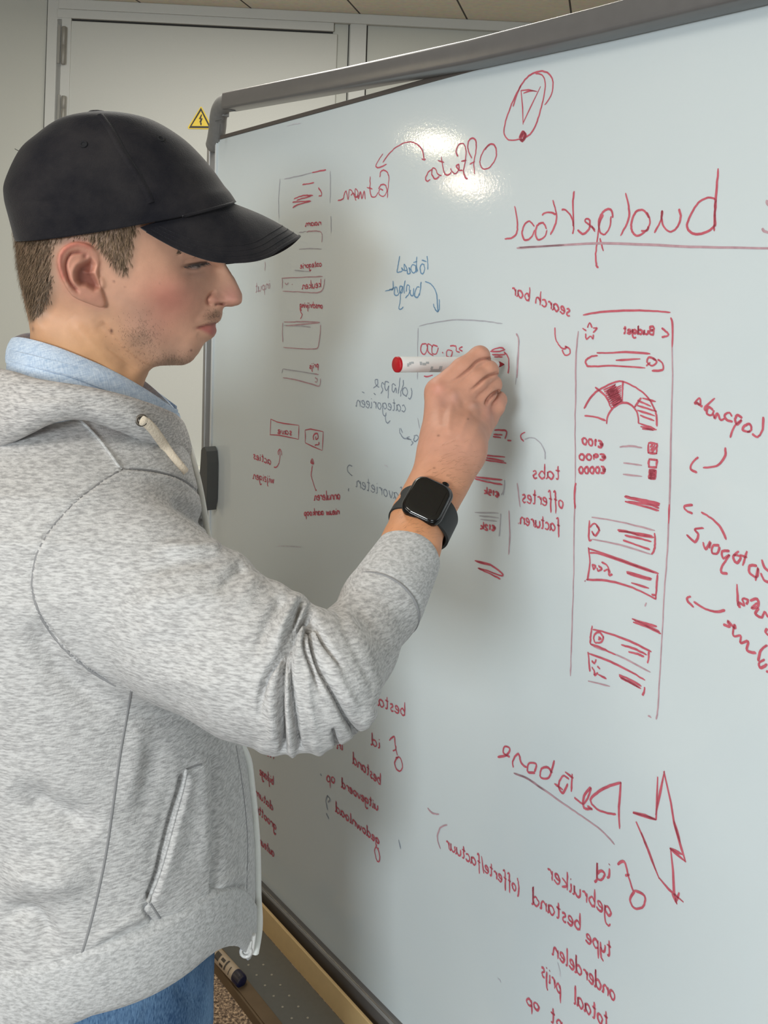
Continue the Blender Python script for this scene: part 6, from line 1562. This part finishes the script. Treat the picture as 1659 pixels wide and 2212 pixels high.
# slate notes
o = (740, 790); s = 6.913
I = Ink().lines(Z(o, s, [[(1020, 330), (1035, 420), (1010, 495), (975, 480)], [(960, 460), (900, 420), (900, 350), (940, 330), (970, 390), (945, 460)], [(905, 210), (900, 300), (870, 380), (865, 460)], [(855, 175), (845, 300), (825, 415)], [(795, 300), (750, 270), (735, 340), (760, 395), (795, 330), (800, 410)], [(690, 250), (640, 240), (630, 330), (660, 370), (690, 300), (680, 400), (680, 490)], [(620, 280), (590, 250), (580, 310), (600, 360), (570, 420)], [(545, 320), (500, 290), (485, 220), (520, 210), (520, 280), (460, 335)]]), .0015)
I.text('categorieen', (877, 890), (768, 878), 14, .0014); I.lines(Z(o, s, [[(650, 700), (640, 800), (670, 860), (710, 820)], [(285, 390), (325, 408)], [(465, 410), (490, 435)], [(850, 935), (860, 1010), (910, 1080), (1000, 1095)], [(870, 930), (890, 1000)], [(1000, 1060), (960, 1080), (1030, 1110)], [(1060, 1050), (1110, 1040), (1130, 1080), (1090, 1130), (1060, 1110), (1080, 1060)], [(1030, 1130), (1050, 1150), (1020, 1190)], [(145, 1500), (90, 1490), (70, 1560), (110, 1620), (145, 1640)], [(85, 1850), (95, 1880)], [(90, 1830), (80, 1860)]]), .0015)
I.text('favorieten', (872, 1084), (768, 1052), 15, .0014); I.done('slate_notes', M_islate, 'mirrored slate grey notes beside the marker')
# screen sketch being drawn
o = (820, 640); s = 3.3525
I = Ink().lines(Z(o, s, [[(278, 230), (275, 420), (272, 600)], [(285, 215), (400, 190), (560, 170), (760, 180), (890, 200)], [(275, 880), (290, 960)], [(995, 270), (1010, 320), (998, 420), (985, 640)], [(995, 1355), (1005, 1440), (1015, 1520)], [(940, 1680), (935, 1850)], [(905, 1330), (900, 1400), (880, 1440)], [(700, 1315), (800, 1335)]]), .0014); I.done('screen_outline', M_igrey)
I = Ink().lines(Z(o, s, [[(340, 345), (305, 350), (298, 400), (325, 420), (345, 380), (338, 345)], [(385, 365), (350, 345), (350, 400), (390, 430)], [(420, 365), (385, 355), (380, 410), (410, 415), (425, 370)], [(455, 405), (460, 412)], [(525, 395), (490, 390), (485, 430), (515, 440), (528, 400)], [(510, 360), (550, 360), (555, 395), (580, 405)], [(600, 365), (575, 380), (600, 400)], [(810, 390), (870, 372), (900, 380)], [(800, 400), (860, 400), (910, 385)], [(815, 420), (880, 425), (915, 415)], [(830, 440), (890, 440)], [(900, 400), (930, 440), (935, 500), (930, 560)], [(320, 578), (350, 582), (385, 570)]]), .0018)
I.lines(Z(o, s, [[(830, 970), (915, 975), (908, 1035)], [(925, 1043), (955, 1046)], [(825, 1000), (890, 1005)], [(820, 1015), (880, 1025)], [(740, 1150), (910, 1165)], [(760, 1185), (918, 1210)], [(745, 1165), (900, 1195)], [(670, 1305), (770, 1318), (890, 1330)], [(690, 1322), (780, 1345), (890, 1365)], [(690, 1915), (800, 1945), (890, 2010), (870, 2022), (790, 1990), (710, 1968)], [(700, 1920), (800, 1950)], [(715, 1970), (800, 2010), (875, 2048)]]), .0020)
I.text('E15k', (1079, 1074), (1044, 1066), 8, .0022); I.text('E12k', (1071, 1146), (1036, 1143), 8, .0022)
I.lines(Z(o, s, [[(1045, 1050), (1025, 1030), (1025, 1000), (1055, 985)]]), .0017); I.done('list_sketch', M_ired, 'mirrored red amount and list lines beside the hand')
I = Ink().lines(Z(o, s, [[(690, 1565), (860, 1570)], [(720, 1590), (865, 1605)], [(730, 1615), (850, 1630)], [(878, 1575), (872, 1660), (865, 1740)], [(905, 1335), (895, 1440)], [(1050, 1035), (1110, 1025), (1160, 1060), (1195, 1120), (1198, 1180)]]), .0015); I.done('list_lines', M_igrey)
# tabs / offertes / facturen
I = Ink().text('tabs', (1211, 1036), (1148, 1033), 16, .0020); I.text('offertes', (1218, 1098), (1126, 1085), 17, .0020); I.text('facturen.', (1210, 1150), (1116, 1130), 15, .0020); I.done('tab_words', M_ired, 'three mirrored red words stacked beside the phone sketch')
# phone sketch
o = (1080, 600); s = 2.8653
I = Ink().lines(Z(o, s, [[(485, 330), (470, 500), (468, 700), (465, 900), (465, 1270)], [(1065, 360), (1068, 600), (1060, 900), (1055, 1200), (1048, 1430)], [(100, 345), (115, 400), (105, 620)], [(740, 1048), (810, 1042), (880, 1052)], [(765, 1146), (880, 1160)], [(760, 1216), (880, 1230)]]), .0018); I.done('phone_outline', M_ifaint)
o2 = (1000, 1000); s2 = 2.5175
I = Ink().lines(Z(o2, s2, [[(1130, 0), (1122, 240), (1112, 480), (1095, 700), (1085, 900), (1070, 1150), (1060, 1330), (1050, 1395)], [(612, 120), (605, 300), (602, 600), (596, 800), (588, 1060)], [(588, 1050), (585, 1160)], [(295, 110), (310, 240)], [(250, 260), (255, 380), (248, 500)], [(990, 780), (998, 760)], [(1005, 1375), (1025, 1385)], [(660, 645), (668, 640)], [(700, 295), (850, 320), (1045, 368)], [(700, 415), (850, 445), (1030, 500)], [(680, 1185), (800, 1215)], [(710, 1000), (850, 1050), (1020, 1140)]]), .0016); I.done('phone_outline_lower', M_ifaint)
I = Ink().lines(Z(o, s, [[(515, 230), (620, 212), (800, 202), (950, 206), (1055, 215)], [(1058, 245), (1068, 300), (1066, 430)], [(1000, 310), (1040, 345), (1035, 360), (1000, 368)], [(598, 466), (700, 464), (800, 460), (930, 470)], [(605, 482), (560, 490), (530, 515), (540, 545), (565, 548), (700, 545), (900, 558)], [(715, 512), (870, 502)], [(965, 510), (925, 492), (910, 520), (940, 545), (970, 520), (945, 495)], [(905, 545), (930, 525)], [(975, 505), (1005, 530), (1005, 570), (940, 576)],
    [(520, 810), (570, 730), (630, 685), (740, 640), (840, 680), (910, 735), (950, 800), (968, 850), (970, 920)], [(588, 678), (650, 730), (680, 790), (690, 810)], [(660, 905), (665, 860), (700, 805), (760, 773), (815, 790), (850, 840), (858, 905)], [(762, 640), (758, 700), (756, 770)], [(522, 854), (590, 862), (655, 885)], [(875, 742), (840, 790), (835, 800)],
    [(880, 745), (965, 768)], [(850, 760), (935, 795)], [(850, 790), (970, 828)], [(850, 820), (960, 855)], [(868, 852), (955, 885)], [(860, 900), (960, 935)], [(870, 920), (950, 945)], [(880, 935), (970, 940)]]), .0021)
for k in range(9): I.line([(1080 + (640 + k * 6) / s, 600 + (695 + k * 12) / s), (1080 + (715 + k * 5) / s, 600 + (662 + k * 12) / s), (1080 + (660 + k * 5) / s, 600 + (705 + k * 11) / s), (1080 + 750 / s, 600 + (668 + k * 12) / s)], .0026, False)
I.lines(Z(o, s, [[(540, 310), (555, 280), (570, 310)], [(575, 312), (600, 312), (575, 340)], [(510, 312), (535, 330)], [(530, 345), (535, 380), (560, 362), (575, 378), (578, 350)]]), .0018)
I.text('Budget', (1414, 723), (1345, 720), 9, .0023)
I.text('E100', (1304, 968), (1256, 958), 11, .0023, up=(0, -1)); I.text('E900', (1310, 994), (1249, 993), 10, .0023); I.text('E0000', (1309, 1022), (1249, 1022), 11, .0024)
for (x0, y0, x1, y1) in ((918, 1022, 972, 1088), (920, 1122, 972, 1175), (922, 1188, 965, 1245)): I.lines(Z(o, s, [[(x0, y0), (x1, y0 + 6)], [(x1, y0), (x1 - 4, y1)], [(x1, y1), (x0 - 4, y1 - 4)], [(x0, y1), (x0 + 2, y0)]]), .0024, False)
I.lines(Z(o, s, [[(930, 1070), (960, 1035)], [(940, 1082), (968, 1045)], [(930, 1050), (945, 1030)]]), .0022, False)
for k in range(6): I.lines(Z(o, s, [[(925, 1196 + k * 9), (960, 1194 + k * 9)]]), .0026, False)
I.lines(Z(o, s, [[(470, 1270), (460, 1330), (465, 1430)], [(770, 1355), (880, 1375), (990, 1398)], [(775, 1350), (880, 1385), (985, 1410)], [(785, 1388), (900, 1400), (985, 1425)]]), .0023)
I.done('phone_sketch', M_ired, 'mirrored phone screen sketch with half ring chart')
o, s = o2, s2
I = Ink().lines(Z(o, s, [[(880, 185), (980, 210), (1070, 225)], [(880, 210), (980, 235), (1065, 260)], [(612, 120), (604, 200)], [(1122, 225), (1118, 330)], [(688, 312), (685, 415), (700, 418)], [(1042, 380), (1045, 440), (1035, 485), (1025, 495)], [(690, 350), (715, 330), (740, 360), (720, 395), (700, 370)], [(725, 340), (745, 370)], [(705, 385), (712, 392)], [(840, 365), (900, 375), (960, 395), (1040, 405)], [(845, 372), (940, 382), (1030, 398)], [(880, 395), (960, 410), (1025, 428)], [(870, 420), (940, 445), (1018, 472)],
    [(682, 460), (690, 540), (676, 640)], [(682, 465), (800, 505), (950, 560), (1065, 602)], [(690, 490), (760, 500), (1040, 598)], [(670, 635), (780, 640), (900, 670), (1000, 715), (1050, 742)], [(1058, 605), (1052, 680), (1048, 742)], [(1025, 715), (1050, 722)], [(700, 555), (720, 560), (710, 580), (705, 560)], [(735, 560), (755, 575), (735, 588), (728, 570)], [(755, 540), (785, 560), (800, 600)], [(765, 590), (790, 580), (795, 610), (812, 605)], [(888, 592), (960, 612), (1028, 630)], [(890, 600), (960, 622), (1025, 636)], [(915, 652), (1012, 682)],
    [(918, 848), (1000, 875), (1055, 890)], [(925, 865), (1010, 895), (1078, 930)], [(930, 855), (1000, 885), (1070, 918)], [(702, 885), (695, 940), (692, 985)], [(705, 905), (800, 930), (930, 980), (1025, 1028)], [(692, 985), (760, 1010), (830, 1045)], [(765, 950), (740, 920), (712, 940), (718, 975), (750, 975), (765, 945)], [(735, 960), (750, 955), (735, 945)], [(1010, 1025), (1010, 1060), (1003, 1090)], [(860, 990), (930, 1010), (1000, 1045)], [(900, 1028), (950, 1040), (985, 1055)],
    [(680, 1028), (685, 1080), (690, 1135)], [(682, 1035), (800, 1080), (900, 1130), (990, 1182)], [(700, 1075), (715, 1090), (725, 1070)], [(730, 1105), (745, 1120)], [(700, 1110), (715, 1135), (715, 1155), (735, 1140)], [(735, 1150), (780, 1175)], [(848, 1152), (900, 1175), (970, 1215)], [(855, 1168), (910, 1195), (968, 1228)], [(850, 1160), (960, 1222)], [(988, 1220), (985, 1245), (975, 1265)]]), .0021); I.done('card_sketches', M_ired, 'mirrored red card boxes in the phone sketch')
# search bar, legend, category and lower right words
o, s = (1080, 600), 2.8653
I = Ink().text('search bar', (1232, 684), (1104, 636), 15, .0021, up=(.05, -1)); I.lines(Z(o, s, [[(340, 308), (345, 380), (375, 430), (400, 440), (415, 425)], [(400, 425), (430, 440), (430, 472), (400, 478), (385, 445)]]), .0019); I.done('search_label', M_ired)
I = Ink().lines(Z(o, s, [[(1630, 860), (1625, 940), (1595, 985), (1560, 965)], [(1550, 955), (1505, 945), (1510, 920), (1545, 905), (1555, 940), (1530, 955)], [(1498, 870), (1470, 850), (1455, 880), (1470, 910), (1495, 880), (1450, 920), (1425, 990)], [(1440, 890), (1405, 880), (1390, 850), (1420, 835), (1435, 860)], [(1390, 870), (1365, 880), (1345, 840), (1330, 870), (1320, 840)], [(1320, 820), (1290, 800), (1280, 840), (1310, 850), (1325, 820)], [(1275, 825), (1270, 800), (1330, 745)], [(1255, 800), (1225, 780), (1205, 775), (1235, 745), (1240, 785), (1215, 770)], [(1395, 1050), (1390, 1110), (1340, 1165), (1255, 1175)], [(1228, 1110), (1190, 1145), (1180, 1185), (1220, 1205)]]), .0022); I.done('legend_note', M_ired, 'mirrored red word with a curved arrow to the colour key')
o, s = o2, s2
I = Ink().lines(Z(o, s, [[(1250, 228), (1205, 235), (1215, 260), (1250, 275)], [(1295, 268), (1350, 300), (1400, 350), (1432, 418)], [(1215, 390), (1260, 430), (1280, 390), (1260, 360), (1310, 355)], [(1305, 430), (1320, 470), (1345, 430), (1340, 465)], [(1395, 450), (1360, 450), (1355, 490), (1385, 490), (1395, 455)], [(1450, 480), (1410, 480), (1415, 520), (1450, 500), (1410, 560), (1405, 595), (1440, 602)], [(1500, 480), (1470, 510), (1490, 545), (1510, 510), (1470, 500)], [(1545, 480), (1520, 560)], [(1505, 500), (1545, 515)], [(1600, 560), (1560, 560), (1560, 600), (1600, 620), (1605, 570), (1590, 640)], [(1625, 525), (1640, 570), (1680, 600)], [(1620, 600), (1640, 640), (1690, 650)]]), .0023)
I.lines(Z(o, s, [[(1490, 660), (1495, 780)], [(1505, 790), (1500, 760), (1530, 775), (1520, 740), (1550, 745), (1540, 770)], [(1560, 750), (1600, 740), (1605, 780), (1570, 790), (1600, 760)], [(1610, 790), (1590, 820), (1625, 840), (1640, 810), (1660, 840)], [(1240, 725), (1220, 735), (1225, 755), (1255, 785)], [(1255, 755), (1320, 795), (1380, 810), (1425, 800)], [(1415, 878), (1450, 890), (1440, 860), (1480, 900), (1475, 880), (1470, 940), (1510, 940), (1510, 980), (1550, 970), (1545, 1020), (1595, 1035)], [(1655, 990), (1620, 1020), (1605, 1080)], [(1640, 1070), (1610, 1090), (1620, 1115), (1655, 1095)], [(1655, 900), (1645, 920), (1665, 940)], [(1650, 1130), (1660, 1140)]]), .0023); I.done('category_words', M_ired, 'mirrored red words with arrows at the board edge')
# lower board: database list
o = (900, 1560); s = 2.1858
I = Ink().lines(Z(o, s, [[(965, 285), (955, 400), (958, 505)], [(965, 285), (900, 305), (850, 335), (820, 370), (850, 410), (900, 430), (942, 435)], [(830, 410), (790, 405), (790, 350), (820, 310), (815, 340), (790, 385), (760, 370), (745, 355)], [(830, 415), (805, 395)], [(720, 270), (690, 255), (670, 300), (690, 335), (715, 290)], [(735, 245), (730, 330)], [(700, 235), (740, 265)], [(690, 320), (650, 290)], [(650, 180), (625, 260), (585, 260), (590, 220), (620, 215), (640, 240)], [(560, 240), (525, 235), (530, 195), (565, 200), (555, 235)], [(520, 215), (495, 195), (480, 150), (455, 180), (455, 215)], [(440, 165), (410, 145), (415, 115), (440, 125), (425, 155), (382, 165)]]), .0024)
I.text('id', (1320, 1895), (1284, 1905), 20, .0024, up=(.04, -1)); I.lines(Z(o, s, [[(948, 672), (980, 660), (1000, 730), (1022, 800)], [(985, 725), (1005, 720)], [(1030, 795), (1008, 840), (1030, 880), (1070, 870), (1075, 820), (1030, 795)]]), .0024)
I.lines(Z(o, s, [[(1130, 460), (1020, 428)], [(1022, 425), (1080, 440), (1130, 462)], [(1130, 460), (1135, 350), (1138, 258)], [(1128, 440), (1150, 330), (1170, 230)], [(1168, 232), (1200, 380), (1215, 480), (1250, 600), (1270, 662)], [(1215, 465), (1245, 570)], [(1195, 595), (1268, 658)], [(1195, 595), (1255, 625)], [(1200, 600), (1210, 700), (1215, 800), (1228, 858)], [(1035, 470), (1080, 570), (1110, 650), (1145, 740)], [(1060, 520), (1130, 700)], [(1145, 735), (1190, 790), (1260, 850)], [(1205, 810), (1230, 860)], [(1240, 805), (1222, 850)]]), .0026, False)
I.done('database_heading', M_ired, 'mirrored red heading with lightning flash and key')
I = Ink().lines(Z(o, s, [[(458, 240), (530, 270), (600, 320), (700, 390), (780, 445), (870, 510), (935, 578)], [(460, 242), (520, 265), (605, 325)], [(145, 485), (110, 500), (98, 550), (112, 600)], [(50, 405), (75, 430), (105, 435)]]), .0020); I.done('heading_underline', M_ifaint)
I = Ink().text('gebruiker', (1322, 1985), (1181, 1895), 20, .0021); I.text('type', (1321, 2069), (1264, 2034), 19, .0021); I.text('bestand', (1255, 2012), (1148, 1952), 19, .0021); I.text('(offerte/factuur', (1122, 1931), (962, 1830), 15, .0020)
I.text('onderdelen', (1330, 2164), (1192, 2062), 19, .0021); I.text('totaal', (1314, 2224), (1238, 2166), 20, .0022); I.text('prijs', (1212, 2150), (1168, 2105), 19, .0021); I.text('pt', (1216, 2228), (1188, 2206), 18, .0021); I.text('op', (1166, 2186), (1135, 2168), 15, .0022); I.done('field_list', M_ired, 'slanting mirrored list of red field names')
# lower left list
o = (540, 1480); s = 4.6083
I = Ink().text('besta', (876, 1548), (816, 1524), 15, .0021); I.text('id', (822, 1618), (801, 1608), 13, .0021); I.lines(Z(o, s, [[(1385, 550), (1435, 515), (1445, 600), (1465, 700)], [(1420, 655), (1450, 640), (1448, 600)], [(1475, 715), (1440, 770), (1460, 840), (1500, 852), (1518, 800), (1490, 720), (1450, 725)]]), .0020)
I.text('bestand', (823, 1697), (761, 1648), 13, .0021); I.text('in', (741, 1620), (727, 1617), 11, .0022); I.text('uitgevoerd', (817, 1752), (737, 1700), 11, .0021); I.text('op', (724, 1692), (704, 1688), 13, .0020); I.text('gedownload', (820, 1826), (724, 1752), 11, .0021)
I.lines(Z(o, s, [[(1260, 1590), (1240, 1650), (1260, 1740), (1285, 1755), (1290, 1690), (1265, 1620)]]), .0019); I.done('lower_list', M_ired, 'mirrored red list below the elbow')
I = Ink().lines(Z(o, s, [[(770, 1095), (755, 1150), (770, 1245)], [(770, 1100), (795, 1140), (775, 1165)], [(755, 1275), (785, 1335)], [(1480, 1540), (1500, 1635)], [(700, 880), (710, 905)]]), .0017); I.done('question_mark', M_islate)
I = Ink().text('naam', (592, 1640), (550, 1617), 9, .0021); I.text('bijlage', (591, 1696), (560, 1672), 10, .0021); I.text('datum', (590, 1752), (550, 1715), 9, .0021); I.text('grootte', (597, 1795), (552, 1752), 10, .0022); I.text('auteur', (592, 1852), (560, 1822), 10, .0020); I.done('shaded_list', M_ired, 'small mirrored red words beside the zip')
# faint wipe marks
I = Ink()
for a, b in (((1115, 132), (1050, 138)), ((1205, 2080), (1210, 2110)), ((1075, 2115), (1082, 2122)), ((830, 1005), (838, 1010)), ((600, 1180), (650, 1182)), ((620, 272), (650, 266))): I.line([a, ((a[0] + b[0]) / 2 + 1, (a[1] + b[1]) / 2 - 1), b], .0015)
I.done('wipe_marks', M_iwash)
